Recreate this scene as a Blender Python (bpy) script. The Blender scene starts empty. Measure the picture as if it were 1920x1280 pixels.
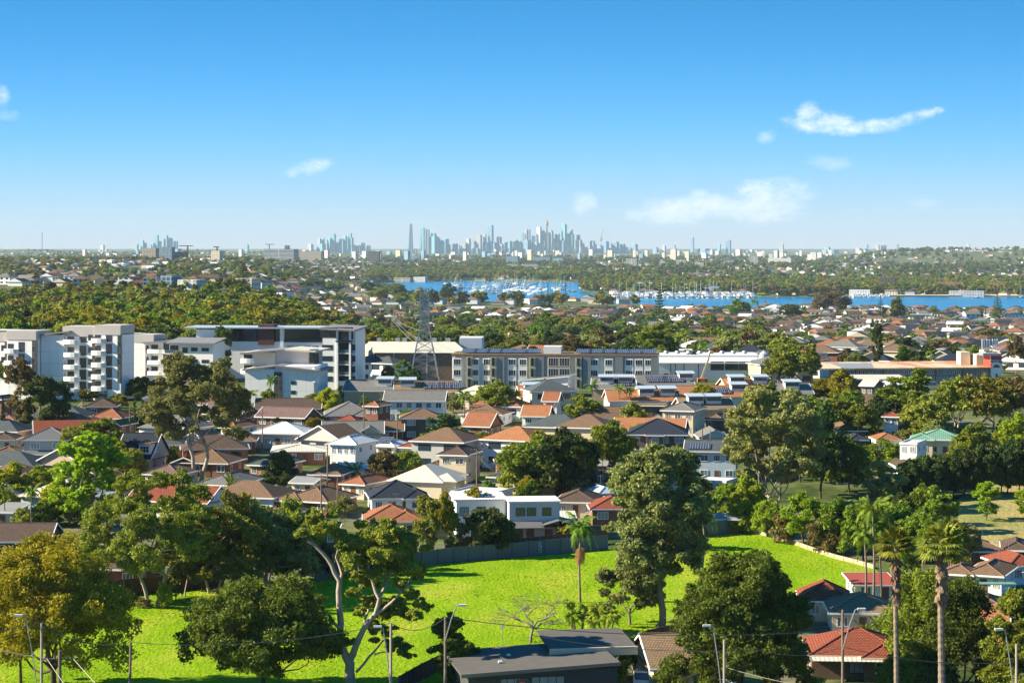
import bpy, math, random
import numpy as np
from mathutils import Vector, Matrix
R = math.radians
scene = bpy.context.scene
col = scene.collection
random.seed(7)
rng = np.random.default_rng(7)

# ------------------------------------------------------------------ camera
CAM_H = 48.0
F = 4000.0            # focal length in pixels of the 1920 px wide photograph
HOR = 465.0           # row of the horizon
cam = bpy.data.cameras.new('camera')
cam.sensor_width = 36.0
cam.lens = F / 1920 * 36.0
cam.shift_y = -(640 - HOR) / 1920
cam.clip_start = 1.0
cam.clip_end = 90000.0
cam_o = bpy.data.objects.new('camera', cam)
cam_o.location = (0, 0, CAM_H)
cam_o.rotation_euler = (R(90), 0, 0)
col.objects.link(cam_o)
scene.camera = cam_o

# ------------------------------------------------------------------ render look
scene.view_settings.view_transform = 'Standard'
scene.view_settings.look = 'None'
scene.view_settings.exposure = 1.38
scene.view_settings.gamma = 1.0
scene.render.engine = 'CYCLES'
scene.cycles.max_bounces = 7
scene.cycles.diffuse_bounces = 4
scene.cycles.glossy_bounces = 2
scene.cycles.transmission_bounces = 3
scene.cycles.transparent_max_bounces = 6
scene.cycles.volume_bounces = 0
scene.cycles.use_denoising = True
scene.cycles.sample_clamp_indirect = 4.0

# ------------------------------------------------------------------ sun and sky
SUN_EL, SUN_AZ = 30.0, -92.0     # azimuth from +Y, negative = to the left
sd = Vector((math.sin(R(SUN_AZ)) * math.cos(R(SUN_EL)), math.cos(R(SUN_AZ)) * math.cos(R(SUN_EL)), math.sin(R(SUN_EL))))
sun = bpy.data.lights.new('sun', 'SUN')
sun.energy = 5.0
sun.angle = R(0.53)
sun.color = (1.0, 0.87, 0.64)
sun_o = bpy.data.objects.new('sun', sun)
sun_o.rotation_euler = sd.to_track_quat('Z', 'Y').to_euler()
sun_o.location = (0, 0, 400)
col.objects.link(sun_o)

world = bpy.data.worlds.new('World')
scene.world = world
world.use_nodes = True
wt = world.node_tree
wt.nodes.clear()
def wn(t, **kw):
    n = wt.nodes.new(t)
    for k, v in kw.items(): setattr(n, k, v)
    return n
def wl(a, b): wt.links.new(a, b)
def wmath(op, a, b=None, c=None):
    n = wn('ShaderNodeMath', operation=op)
    for i, v in enumerate((a, b, c)):
        if v is None: continue
        if isinstance(v, (int, float)): n.inputs[i].default_value = v
        else: wl(v, n.inputs[i])
    return n.outputs[0]
tc = wn('ShaderNodeTexCoord')
sep = wn('ShaderNodeSeparateXYZ'); wl(tc.outputs['Generated'], sep.inputs[0])
dx, dy, dz = sep.outputs
zp = wmath('MAXIMUM', dz, 0.0)
zs = wmath('ADD', wmath('MULTIPLY_ADD', zp, 1.2, 0.036), wmath('MULTIPLY', wmath('MULTIPLY', zp, zp), 20.0))
xs = wmath('MULTIPLY', dx, 0.4)
cmb = wn('ShaderNodeCombineXYZ'); wl(xs, cmb.inputs[0]); wl(dy, cmb.inputs[1]); wl(zs, cmb.inputs[2])
nrm = wn('ShaderNodeVectorMath', operation='NORMALIZE'); wl(cmb.outputs[0], nrm.inputs[0])
sky = wn('ShaderNodeTexSky', sky_type='NISHITA')
sky.sun_disc = False
sky.sun_elevation = R(SUN_EL)
sky.sun_rotation = R(SUN_AZ)
sky.altitude = 100
sky.air_density = 1.25
sky.dust_density = 0.35
sky.ozone_density = 2.2
wl(nrm.outputs[0], sky.inputs[0])
# the deep polarised blue of the photograph: one tone curve per channel on the physical sky
ssp = wn('ShaderNodeSeparateColor'); wl(sky.outputs[0], ssp.inputs[0])
scb = wn('ShaderNodeCombineColor')
SKY_A, SKY_G = (0.93, 0.495, 0.77), (2.15, 0.90, 0.92)
for i in range(3):
    wl(wmath('MULTIPLY', wmath('POWER', wmath('MULTIPLY', ssp.outputs[i], 0.1), SKY_G[i]), SKY_A[i] * 10 / 1.2), scb.inputs[i])
hsv = scb
# a few thin clouds low over the horizon, laid out on the celestial sphere (slope right, slope up)
ysafe = wmath('MAXIMUM', dy, 0.05)
su = wmath('DIVIDE', dx, ysafe); sv = wmath('DIVIDE', dz, ysafe)
nco = wn('ShaderNodeCombineXYZ'); wl(su, nco.inputs[0]); wl(wmath('MULTIPLY', sv, 1.5), nco.inputs[1])
def wnoise(scale, detail):
    n = wn('ShaderNodeTexNoise'); n.inputs['Scale'].default_value = scale; n.inputs['Detail'].default_value = detail
    n.inputs['Roughness'].default_value = 0.62; wl(nco.outputs[0], n.inputs['Vector']); return n.outputs['Fac']
n1 = wnoise(75, 7); n2 = wnoise(240, 5)
puff = wmath('ADD', wmath('MULTIPLY', wmath('SUBTRACT', n1, 0.5), 2.7), wmath('MULTIPLY', wmath('SUBTRACT', n2, 0.5), 1.6))
CLOUDS = [  # centre px, centre row, half width px, half height px, tilt deg, strength, raggedness
    (1540, 230, 70, 22, 0, 0.85, .7), (1515, 212, 24, 24, 30, 0.7, .7), (1640, 237, 95, 15, 8, 0.9, .6), (1715, 219, 62, 11, 12, 0.7, .8),
    (1436, 256, 22, 13, 20, 0.35, .8), (1552, 306, 52, 15, 0, 0.3, .7), (1275, 397, 110, 27, 3, 0.62, .6), (1345, 388, 150, 26, 0, 0.6, .5),
    (1435, 378, 95, 42, 8, 0.62, .6), (1310, 372, 30, 20, 0, 0.6, .5), (1095, 380, 26, 24, 0, 0.5, .6), (578, 314, 48, 16, 14, 0.6, .7), (552, 322, 20, 14, 30, 0.5, .7),
    (4, 182, 14, 22, 0, 0.55, .8), (12, 218, 22, 12, 0, 0.25, .8), (1735, 382, 34, 12, 0, 0.2, .6)]
acc = None
for (cx, cy, rx, ry, tl, st, rg) in CLOUDS:
    u0, v0 = (cx - 960) / F, (HOR - cy) / F
    du = wmath('SUBTRACT', su, u0); dv = wmath('SUBTRACT', sv, v0)
    c_, s_ = math.cos(R(tl)), math.sin(R(tl))
    ru = wmath('ADD', wmath('MULTIPLY', du, c_ * F / rx), wmath('MULTIPLY', dv, s_ * F / rx))
    rv = wmath('ADD', wmath('MULTIPLY', du, -s_ * F / ry), wmath('MULTIPLY', dv, c_ * F / ry))
    r2 = wmath('ADD', wmath('MULTIPLY', ru, ru), wmath('MULTIPLY', rv, rv))
    e = wmath('ADD', wmath('SUBTRACT', 0.85, wmath('MULTIPLY', r2, 0.62)), wmath('MULTIPLY', puff, rg))
    e = wmath('MULTIPLY', wn('ShaderNodeClamp').outputs[0], 1.0) if False else e
    mr = wn('ShaderNodeMapRange', interpolation_type='SMOOTHSTEP')
    mr.inputs['From Min'].default_value = 0.05; mr.inputs['From Max'].default_value = 1.5 if ry < 24 else 1.2
    mr.inputs['To Min'].default_value = 0.0; mr.inputs['To Max'].default_value = st
    wl(e, mr.inputs['Value'])
    acc = mr.outputs[0] if acc is None else wmath('MAXIMUM', acc, mr.outputs[0])
front = wmath('GREATER_THAN', dy, 0.2)
acc = wmath('MULTIPLY', acc, front)
mix = wn('ShaderNodeMixRGB'); wl(acc, mix.inputs[0]); wl(hsv.outputs[0], mix.inputs[1])
mix.inputs[2].default_value = (4.0, 4.1, 4.2, 1)
bg = wn('ShaderNodeBackground'); bg.inputs['Strength'].default_value = 0.12
wl(mix.outputs[0], bg.inputs['Color'])
wo = wn('ShaderNodeOutputWorld'); wl(bg.outputs[0], wo.inputs['Surface'])

# ------------------------------------------------------------------ terrain
def sstep(a, b, t):
    t = np.clip((t - a) / (b - a), 0, 1); return t * t * (3 - 2 * t)
ZW = -25.0
ZR_D = [0, 330, 560, 700, 1000, 1500, 2000, 2500, 3300, 4500, 6000, 8000, 11000, 14000, 17000, 30000, 60000]
ZR_Z = [0, 0, 9.5, 8, -2, -16, -22.5, -23.8, -22.5, -21, -14, -9, -3, 0, 3, 12, 20]
ZL_D = [0, 330, 560, 700, 1000, 1380, 1640, 1900, 2500, 3300, 4500, 6000, 8000, 11000, 14000, 17000, 30000, 60000]
ZL_Z = [0, 0, 9.5, 10, 8, 9, 20, 10, 6, 12, 20, 14, 4, 8, 4, 4, 12, 20]
NEAR = [(600, 529.5), (690, 531), (720, 541), (760, 556), (820, 563), (900, 567), (1010, 570), (1060, 566), (1100, 566), (1200, 572), (1440, 581), (1560, 584), (1700, 585), (1920, 586), (3000, 588)]
FAR = [(600, 530), (690, 531), (740, 529), (880, 527), (1088, 529), (1096, 549), (1150, 551), (1170, 556), (1300, 557), (1920, 556), (3000, 556)]
def interp(tab, x): return np.interp(x, [t[0] for t in tab], [t[1] for t in tab])
def rowd(row, z): return F * (CAM_H - z) / (row - HOR)
def terrain(x, y):
    """height of the ground; x, y numpy arrays or floats (metres)."""
    x = np.asarray(x, float); y = np.asarray(y, float)
    d = np.maximum(y, 1.0)
    px = 960 + F * x / np.maximum(y, 200.0)
    zr = np.interp(d, ZR_D, ZR_Z); zl = np.interp(d, ZL_D, ZL_Z)
    L = 1 - sstep(440, 690, px)
    z = zl * L + zr * (1 - L)
    z = z + 1.2 * np.sin(x / 97.0 + 1.3) * np.sin(y / 143.0) * sstep(700, 1200, d)
    # far ridges
    z = z + 34 * sstep(9500, 13000, d) * (1 - sstep(500, 800, px)) * (1 - sstep(13500, 17000, d)) * (0.8 + 0.2 * np.sin(px / 41.0))
    z = z + (44 + 3 * np.sin(px / 23.0) + 5 * sstep(1860, 1900, px) * 0 + 6 * np.exp(-((px - 1888) / 16.0) ** 2)) * sstep(7000, 9000, d) * sstep(1540, 1720, px) * (1 - sstep(9500, 12000, d))
    dn = rowd(interp(NEAR, px), ZW); df = rowd(interp(FAR, px), ZW)
    inw = np.minimum(sstep(-25, 25, d - dn), sstep(-25, 25, df - d)) * (px > 640)
    z = np.where(inw > 0, z * (1 - inw) + (-31) * inw, z)
    # canal between the waterside gardens
    inc = (np.abs(d - 2010) < 90) & (px > 1785)
    z = np.where(inc, -26.5, z)
    return z
def tz(x, y): return float(terrain(x, y))
def G(px, row):
    """the point of the ground seen at a place of the photograph."""
    u, v = (px - 960) / F, (row - HOR) / F
    ds = np.concatenate([np.arange(100, 1200, 1.0), np.arange(1200, 8000, 6.0), np.arange(8000, 30000, 40.0)])
    zz = terrain(u * ds, ds)
    below = (CAM_H - v * ds) <= zz
    i = int(np.argmax(below)) if below.any() else len(ds) - 1
    d = float(ds[i])
    return Vector((u * d, d, float(zz[i])))
def D(px, d):
    x = (px - 960) / F * d
    return Vector((x, d, tz(x, d)))
def pix(p):
    """where a point of the place falls in the photograph."""
    return 960 + F * p[0] / p[1], HOR + F * (CAM_H - p[2]) / p[1]

# ------------------------------------------------------------------ materials
MATS = {}
def newmat(name):
    m = bpy.data.materials.new(name); m.use_nodes = True
    nt = m.node_tree; nt.nodes.clear()
    return m, nt
def N(nt, t, **kw):
    n = nt.nodes.new(t)
    for k, v in kw.items(): setattr(n, k, v)
    return n
def rgb(c): return (c[0], c[1], c[2], 1)
def plain(name, c, rough=0.7, metal=0.0, spec=0.12, var=0.12, scale=1.5, bump=0.0, bscale=20):
    """a painted or rendered surface with faint wear."""
    if name in MATS: return MATS[name]
    m, nt = newmat(name)
    p = N(nt, 'ShaderNodeBsdfPrincipled'); o = N(nt, 'ShaderNodeOutputMaterial')
    p.inputs['Roughness'].default_value = rough; p.inputs['Metallic'].default_value = metal
    p.inputs['Specular IOR Level'].default_value = spec
    nt.links.new(p.outputs[0], o.inputs[0])
    tc = N(nt, 'ShaderNodeTexCoord')
    no = N(nt, 'ShaderNodeTexNoise'); no.inputs['Scale'].default_value = scale; no.inputs['Detail'].default_value = 4
    nt.links.new(tc.outputs['Object'], no.inputs['Vector'])
    mx = N(nt, 'ShaderNodeMixRGB'); nt.links.new(no.outputs['Fac'], mx.inputs[0])
    mx.inputs[1].default_value = rgb([v * (1 - var) for v in c]); mx.inputs[2].default_value = rgb([min(1, v * (1 + var)) for v in c])
    nt.links.new(mx.outputs[0], p.inputs['Base Color'])
    if bump:
        nb = N(nt, 'ShaderNodeTexNoise'); nb.inputs['Scale'].default_value = bscale
        nt.links.new(tc.outputs['Object'], nb.inputs['Vector'])
        b = N(nt, 'ShaderNodeBump'); b.inputs['Strength'].default_value = bump; b.inputs['Distance'].default_value = 0.05
        nt.links.new(nb.outputs['Fac'], b.inputs['Height']); nt.links.new(b.outputs[0], p.inputs['Normal'])
    MATS[name] = m; return m
def tiled(name, c, c2=None, w=0.33, h=0.33, mortar=0.055, mc=None, lichen=0.35, lc=(0.16, 0.13, 0.10), rough=0.75, off=0.5, bump=0.5):
    """roof tiles or bricks laid by UV in metres."""
    if name in MATS: return MATS[name]
    m, nt = newmat(name)
    p = N(nt, 'ShaderNodeBsdfPrincipled'); o = N(nt, 'ShaderNodeOutputMaterial')
    p.inputs['Roughness'].default_value = rough; p.inputs['Specular IOR Level'].default_value = 0.06
    nt.links.new(p.outputs[0], o.inputs[0])
    uv = N(nt, 'ShaderNodeTexCoord')
    br = N(nt, 'ShaderNodeTexBrick'); br.offset = off
    br.inputs['Scale'].default_value = 1.0; br.inputs['Brick Width'].default_value = w; br.inputs['Row Height'].default_value = h
    br.inputs['Mortar Size'].default_value = mortar; br.inputs['Mortar Smooth'].default_value = 0.4
    br.inputs['Color1'].default_value = rgb(c); br.inputs['Color2'].default_value = rgb(c2 or [v * 0.72 for v in c])
    br.inputs['Mortar'].default_value = rgb(mc or [v * 0.35 for v in c])
    nt.links.new(uv.outputs['UV'], br.inputs['Vector'])
    no = N(nt, 'ShaderNodeTexNoise'); no.inputs['Scale'].default_value = 0.55; no.inputs['Detail'].default_value = 6; no.inputs['Roughness'].default_value = 0.7
    nt.links.new(uv.outputs['Object'], no.inputs['Vector'])
    cr = N(nt, 'ShaderNodeMapRange'); cr.inputs['From Min'].default_value = 0.42; cr.inputs['From Max'].default_value = 0.72
    cr.inputs['To Max'].default_value = lichen
    nt.links.new(no.outputs['Fac'], cr.inputs['Value'])
    mx = N(nt, 'ShaderNodeMixRGB'); nt.links.new(cr.outputs[0], mx.inputs[0]); nt.links.new(br.outputs['Color'], mx.inputs[1]); mx.inputs[2].default_value = rgb(lc)
    nt.links.new(mx.outputs[0], p.inputs['Base Color'])
    if bump:
        b = N(nt, 'ShaderNodeBump'); b.inputs['Strength'].default_value = bump; b.inputs['Distance'].default_value = 0.04; b.invert = True
        nt.links.new(br.outputs['Fac'], b.inputs['Height']); nt.links.new(b.outputs[0], p.inputs['Normal'])
    MATS[name] = m; return m
def ribbed(name, c, period=0.3, rough=0.6, metal=0.0, depth=0.03, var=0.1, rust=None, rustamt=0.0):
    """corrugated or ribbed metal sheet; ribs run up the slope (constant U)."""
    if name in MATS: return MATS[name]
    m, nt = newmat(name)
    p = N(nt, 'ShaderNodeBsdfPrincipled'); o = N(nt, 'ShaderNodeOutputMaterial')
    p.inputs['Roughness'].default_value = rough; p.inputs['Metallic'].default_value = metal; p.inputs['Specular IOR Level'].default_value = 0.2
    nt.links.new(p.outputs[0], o.inputs[0])
    uv = N(nt, 'ShaderNodeTexCoord')
    wv = N(nt, 'ShaderNodeTexWave'); wv.bands_direction = 'X'; wv.inputs['Scale'].default_value = 1.0 / period / 3.2
    nt.links.new(uv.outputs['UV'], wv.inputs['Vector'])
    no = N(nt, 'ShaderNodeTexNoise'); no.inputs['Scale'].default_value = 0.35; no.inputs['Detail'].default_value = 5
    nt.links.new(uv.outputs['Object'], no.inputs['Vector'])
    mx = N(nt, 'ShaderNodeMixRGB'); nt.links.new(no.outputs['Fac'], mx.inputs[0])
    mx.inputs[1].default_value = rgb([v * (1 - var) for v in c]); mx.inputs[2].default_value = rgb([min(1, v * (1 + var)) for v in c])
    m2 = N(nt, 'ShaderNodeMixRGB', blend_type='MULTIPLY'); m2.inputs[0].default_value = 0.35
    nt.links.new(mx.outputs[0], m2.inputs[1]); nt.links.new(wv.outputs['Color'], m2.inputs[2])
    last = m2.outputs[0]
    if rust:
        n2 = N(nt, 'ShaderNodeTexNoise'); n2.inputs['Scale'].default_value = 1.0; n2.inputs['Detail'].default_value = 6
        mp = N(nt, 'ShaderNodeMapping'); mp.inputs['Scale'].default_value = (0.12, 0.03, 1)
        nt.links.new(uv.outputs['UV'], mp.inputs['Vector']); nt.links.new(mp.outputs[0], n2.inputs['Vector'])
        cr = N(nt, 'ShaderNodeMapRange'); cr.inputs['From Min'].default_value = 0.47; cr.inputs['From Max'].default_value = 0.56; cr.inputs['To Max'].default_value = rustamt
        nt.links.new(n2.outputs['Fac'], cr.inputs['Value'])
        m3 = N(nt, 'ShaderNodeMixRGB'); nt.links.new(cr.outputs[0], m3.inputs[0]); nt.links.new(last, m3.inputs[1]); m3.inputs[2].default_value = rgb(rust)
        last = m3.outputs[0]
    nt.links.new(last, p.inputs['Base Color'])
    b = N(nt, 'ShaderNodeBump'); b.inputs['Strength'].default_value = 0.5; b.inputs['Distance'].default_value = depth
    nt.links.new(wv.outputs['Fac'], b.inputs['Height']); nt.links.new(b.outputs[0], p.inputs['Normal'])
    MATS[name] = m; return m
def glass(name, c=(0.03, 0.045, 0.06), rough=0.08, spec=0.8):
    return plain(name, c, rough=rough, spec=spec, var=0.25, scale=0.6)
def facade(name, wall, win=(0.05, 0.08, 0.12), fw=3.5, fh=3.4, frac=0.55, rough=0.45, spec=0.5):
    """far tower cladding: bands and bays of glass between wall, by UV in metres."""
    if name in MATS: return MATS[name]
    m = tiled(name, win, [v * 1.8 for v in win], w=fw, h=fh, mortar=fh * (1 - frac) / 2, mc=wall, lichen=0.0, off=0.0, bump=0.0)
    return m
def foliage(name, c1, c2, trans=0.25, hue=0.03, c3=None):
    """leaves: two greens mixed by a world-scale noise, a little difference from tree to tree, light passing through."""
    if name in MATS: return MATS[name]
    m, nt = newmat(name)
    o = N(nt, 'ShaderNodeOutputMaterial')
    tc = N(nt, 'ShaderNodeTexCoord')
    no = N(nt, 'ShaderNodeTexNoise'); no.inputs['Scale'].default_value = 0.45; no.inputs['Detail'].default_value = 3
    nt.links.new(tc.outputs['Object'], no.inputs['Vector'])
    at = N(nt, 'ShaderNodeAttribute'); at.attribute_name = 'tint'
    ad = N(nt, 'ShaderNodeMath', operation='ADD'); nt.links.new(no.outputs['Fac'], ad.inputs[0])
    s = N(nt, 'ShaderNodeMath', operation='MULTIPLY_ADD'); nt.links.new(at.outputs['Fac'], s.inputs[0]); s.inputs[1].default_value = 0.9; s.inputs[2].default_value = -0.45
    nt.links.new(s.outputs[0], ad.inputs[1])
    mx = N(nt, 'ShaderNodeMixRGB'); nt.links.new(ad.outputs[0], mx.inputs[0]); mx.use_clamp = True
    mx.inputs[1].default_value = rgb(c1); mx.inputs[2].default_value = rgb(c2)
    oi = N(nt, 'ShaderNodeObjectInfo')
    h = N(nt, 'ShaderNodeHueSaturation')
    mh = N(nt, 'ShaderNodeMapRange'); mh.inputs['To Min'].default_value = 0.5 - hue; mh.inputs['To Max'].default_value = 0.5 + hue
    nt.links.new(oi.outputs['Random'], mh.inputs['Value']); nt.links.new(mh.outputs[0], h.inputs['Hue'])
    mv = N(nt, 'ShaderNodeMapRange'); mv.inputs['To Min'].default_value = 0.75; mv.inputs['To Max'].default_value = 1.25
    fr = N(nt, 'ShaderNodeMath', operation='FRACT'); mm = N(nt, 'ShaderNodeMath', operation='MULTIPLY'); mm.inputs[1].default_value = 7.31
    nt.links.new(oi.outputs['Random'], mm.inputs[0]); nt.links.new(mm.outputs[0], fr.inputs[0]); nt.links.new(fr.outputs[0], mv.inputs['Value'])
    nt.links.new(mv.outputs[0], h.inputs['Value']); nt.links.new(mx.outputs[0], h.inputs['Color'])
    df = N(nt, 'ShaderNodeBsdfPrincipled'); df.inputs['Roughness'].default_value = 0.55; df.inputs['Specular IOR Level'].default_value = 0.10
    nt.links.new(h.outputs[0], df.inputs['Base Color'])
    tr = N(nt, 'ShaderNodeBsdfTranslucent')
    ht = N(nt, 'ShaderNodeHueSaturation'); ht.inputs['Hue'].default_value = 0.48; ht.inputs['Saturation'].default_value = 1.15; ht.inputs['Value'].default_value = 1.5
    nt.links.new(h.outputs[0], ht.inputs['Color']); nt.links.new(ht.outputs[0], tr.inputs['Color'])
    ms = N(nt, 'ShaderNodeMixShader'); ms.inputs[0].default_value = trans
    nt.links.new(df.outputs[0], ms.inputs[1]); nt.links.new(tr.outputs[0], ms.inputs[2]); nt.links.new(ms.outputs[0], o.inputs[0])
    MATS[name] = m; return m

# ------------------------------------------------------------------ mesh building
class MB:
    """collects faces; build() links them as ONE mesh object."""
    def __init__(s): s.v = []; s.f = []; s.uv = []; s.mi = []; s.n = 0
    def face(s, pts, uv=None, mi=0):
        k = len(pts); s.f.append(tuple(range(s.n, s.n + k))); s.v.extend([tuple(p) for p in pts]); s.n += k
        if uv is None:
            a = Vector(pts[1]) - Vector(pts[0]); n = a.cross(Vector(pts[2]) - Vector(pts[1]))
            if n.length < 1e-9: n = Vector((0, 0, 1))
            n.normalize()
            if abs(n.z) > 0.999: e1, e2 = Vector((1, 0, 0)), Vector((0, 1, 0))
            else:
                e1 = Vector((-n.y, n.x, 0)).normalized(); e2 = n.cross(e1)
            uv = [(Vector(p).dot(e1), Vector(p).dot(e2)) for p in pts]
        s.uv.extend(uv); s.mi.append(mi); return s
    def box(s, x0, y0, z0, x1, y1, z1, mi=0, top=True, bottom=True, M=None):
        c = [(x0, y0, z0), (x1, y0, z0), (x1, y1, z0), (x0, y1, z0), (x0, y0, z1), (x1, y0, z1), (x1, y1, z1), (x0, y1, z1)]
        if M is not None: c = [M @ Vector(p) for p in c]
        q = [(0, 1, 5, 4), (1, 2, 6, 5), (2, 3, 7, 6), (3, 0, 4, 7)]
        if top: q.append((4, 5, 6, 7))
        if bottom: q.append((3, 2, 1, 0))
        for a in q: s.face([c[i] for i in a], mi=mi)
        return s
    def cbox(s, cx, cy, z0, w, d, h, mi=0, rz=0):
        M = Matrix.Translation((cx, cy, z0)) @ Matrix.Rotation(rz, 4, 'Z')
        return s.box(-w / 2, -d / 2, 0, w / 2, d / 2, h, mi=mi, M=M)
    def bar(s, a, b, r, r2=None, n=6, mi=0, cap=True):
        a, b = Vector(a), Vector(b); r2 = r if r2 is None else r2
        t = (b - a)
        if t.length < 1e-6: return s
        L = t.length; t = t.normalized(); u = t.orthogonal().normalized(); w = t.cross(u)
        ra = [a + (u * math.cos(2 * math.pi * i / n) + w * math.sin(2 * math.pi * i / n)) * r for i in range(n)]
        rb = [b + (u * math.cos(2 * math.pi * i / n) + w * math.sin(2 * math.pi * i / n)) * r2 for i in range(n)]
        for i in range(n):
            j = (i + 1) % n
            s.face([ra[i], ra[j], rb[j], rb[i]], uv=[(i / n, 0), ((i + 1) / n, 0), ((i + 1) / n, L), (i / n, L)], mi=mi)
        if cap:
            s.face(ra[::-1], mi=mi); s.face(rb, mi=mi)
        return s
    def tube(s, pts, rad, n=6, mi=0):
        """a joined tapering tube along points."""
        pts = [Vector(p) for p in pts]
        rings = []; prev = None
        for i, p in enumerate(pts):
            t = (pts[min(i + 1, len(pts) - 1)] - pts[max(i - 1, 0)])
            t = t.normalized() if t.length > 1e-9 else Vector((0, 0, 1))
            u = t.orthogonal().normalized() if prev is None else (prev - t * prev.dot(t)).normalized()
            prev = u; w = t.cross(u); r = rad[i] if hasattr(rad, '__len__') else rad
            rings.append([p + (u * math.cos(2 * math.pi * k / n) + w * math.sin(2 * math.pi * k / n)) * r for k in range(n)])
        base = s.n
        for rg in rings: s.v.extend([tuple(q) for q in rg]); s.n += n
        for i in range(len(rings) - 1):
            for k in range(n):
                j = (k + 1) % n
                s.f.append((base + i * n + k, base + i * n + j, base + (i + 1) * n + j, base + (i + 1) * n + k))
                s.uv.extend([(k / n, i), ((k + 1) / n, i), ((k + 1) / n, i + 1), (k / n, i + 1)]); s.mi.append(mi)
        return s
    def prism(s, poly, z0, z1, mi=0, mtop=None):
        n = len(poly)
        for i in range(n):
            j = (i + 1) % n
            s.face([(poly[i][0], poly[i][1], z0), (poly[j][0], poly[j][1], z0), (poly[j][0], poly[j][1], z1), (poly[i][0], poly[i][1], z1)], mi=mi)
        s.face([(p[0], p[1], z1) for p in poly], mi=mi if mtop is None else mtop)
        return s
    def lathe(s, prof, n=16, c=(0, 0), mi=0):
        for i in range(len(prof) - 1):
            (r0, z0), (r1, z1) = prof[i], prof[i + 1]
            for k in range(n):
                a, b = 2 * math.pi * k / n, 2 * math.pi * (k + 1) / n
                P = lambda r, t, z: (c[0] + r * math.cos(t), c[1] + r * math.sin(t), z)
                uv = [(r0 * a, z0), (r0 * b, z0), (r0 * b, z1), (r0 * a, z1)]
                s.face([P(r0, a, z0), P(r0, b, z0), P(r1, b, z1), P(r1, a, z1)], uv=uv, mi=mi)
        return s
    def mesh(s, name, mats, smooth=False):
        me = bpy.data.meshes.new(name)
        me.from_pydata(s.v, [], s.f)
        uvl = me.uv_layers.new(name='UVMap')
        uvl.data.foreach_set('uv', np.array(s.uv, np.float32).ravel())
        me.polygons.foreach_set('material_index', np.array(s.mi, np.int32))
        if smooth: me.polygons.foreach_set('use_smooth', np.ones(len(s.f), bool))
        for m in (mats if isinstance(mats, (list, tuple)) else [mats]): me.materials.append(m)
        me.update(); return me
    def build(s, name, mats, parent=None, loc=None, smooth=False):
        return link(name, s.mesh(name, mats, smooth), parent, loc)
def link(name, me, parent=None, loc=None):
    o = bpy.data.objects.new(name, me); col.objects.link(o)
    if parent is not None: o.parent = parent
    if loc is not None: o.location = loc
    return o
THINGS = []
def tag(o, label, cat, group=None, look=None):
    """label, category, group of a top-level thing; label None = written at the end from its look and neighbours."""
    if label: o['label'] = label
    o['category'] = cat
    if group: o['group'] = group
    THINGS.append((o, label, cat, group, look)); return o
def thing(name, label, cat, loc, rz=0.0, group=None, look=None):
    o = bpy.data.objects.new(name, None); o.empty_display_size = 1; col.objects.link(o)
    o.location = loc; o.rotation_euler = (0, 0, rz)
    return tag(o, label, cat, group, look)
def struct(o, kind='structure'):
    o['kind'] = kind; return o
def set_mats(o, mats):
    """give this copy its own materials while it shares its mesh."""
    for i, m in enumerate(mats):
        if i < len(o.material_slots):
            o.material_slots[i].link = 'OBJECT'; o.material_slots[i].material = m
KIDS = {}
def kids(o):
    k = o.as_pointer()
    if k not in KIDS: KIDS[k] = list(o.children)
    return KIDS[k]
# ================================================================== the setting
def ground_material():
    m, nt = newmat('suburban_ground')
    p = N(nt, 'ShaderNodeBsdfPrincipled'); o = N(nt, 'ShaderNodeOutputMaterial'); p.inputs['Roughness'].default_value = 0.95
    p.inputs['Specular IOR Level'].default_value = 0.1
    nt.links.new(p.outputs[0], o.inputs[0])
    tc = N(nt, 'ShaderNodeTexCoord')
    def noise(s, d=5):
        n = N(nt, 'ShaderNodeTexNoise'); n.inputs['Scale'].default_value = s; n.inputs['Detail'].default_value = d
        nt.links.new(tc.outputs['Object'], n.inputs['Vector']); return n.outputs['Fac']
    r = N(nt, 'ShaderNodeValToRGB'); nt.links.new(noise(0.055), r.inputs[0])
    e = r.color_ramp.elements; e[0].position = 0.36; e[0].color = (0.045, 0.070, 0.018, 1); e[1].position = 0.66; e[1].color = (0.20, 0.18, 0.14, 1)
    x = e.new(0.5); x.color = (0.085, 0.115, 0.035, 1)
    r2 = N(nt, 'ShaderNodeValToRGB'); nt.links.new(noise(0.35, 4), r2.inputs[0])
    e = r2.color_ramp.elements; e[0].position = 0.35; e[0].color = (0.6, 0.6, 0.6, 1); e[1].position = 0.7; e[1].color = (1.4, 1.35, 1.2, 1)
    mx = N(nt, 'ShaderNodeMixRGB', blend_type='MULTIPLY'); mx.inputs[0].default_value = 1
    nt.links.new(r.outputs[0], mx.inputs[1]); nt.links.new(r2.outputs[0], mx.inputs[2]); nt.links.new(mx.outputs[0], p.inputs['Base Color'])
    return m
ys = np.concatenate([np.linspace(-400, 150, 12), np.arange(170, 700, 10.0), np.arange(700, 1500, 20.0), np.arange(1500, 5000, 22.0), np.arange(5000, 9000, 80.0), np.arange(9000, 18000, 250.0), [19000, 22000, 26000, 32000, 42000, 60000]])
us = np.unique(np.concatenate([np.linspace(-1.6, -0.3, 24), np.linspace(-0.3, -0.12, 26), np.linspace(-0.12, 0.32, 190), np.linspace(0.32, 1.6, 24)]))
W = np.maximum(ys, 250.0)
X = W[:, None] * us[None, :]; Y = np.repeat(ys[:, None], len(us), 1)
Z = terrain(X, Y)
nv, nu = X.shape
verts = np.stack([X, Y, Z], -1).reshape(-1, 3)
idx = np.arange(nv * nu).reshape(nv, nu)
quads = np.stack([idx[:-1, :-1], idx[:-1, 1:], idx[1:, 1:], idx[1:, :-1]], -1).reshape(-1, 4)
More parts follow.
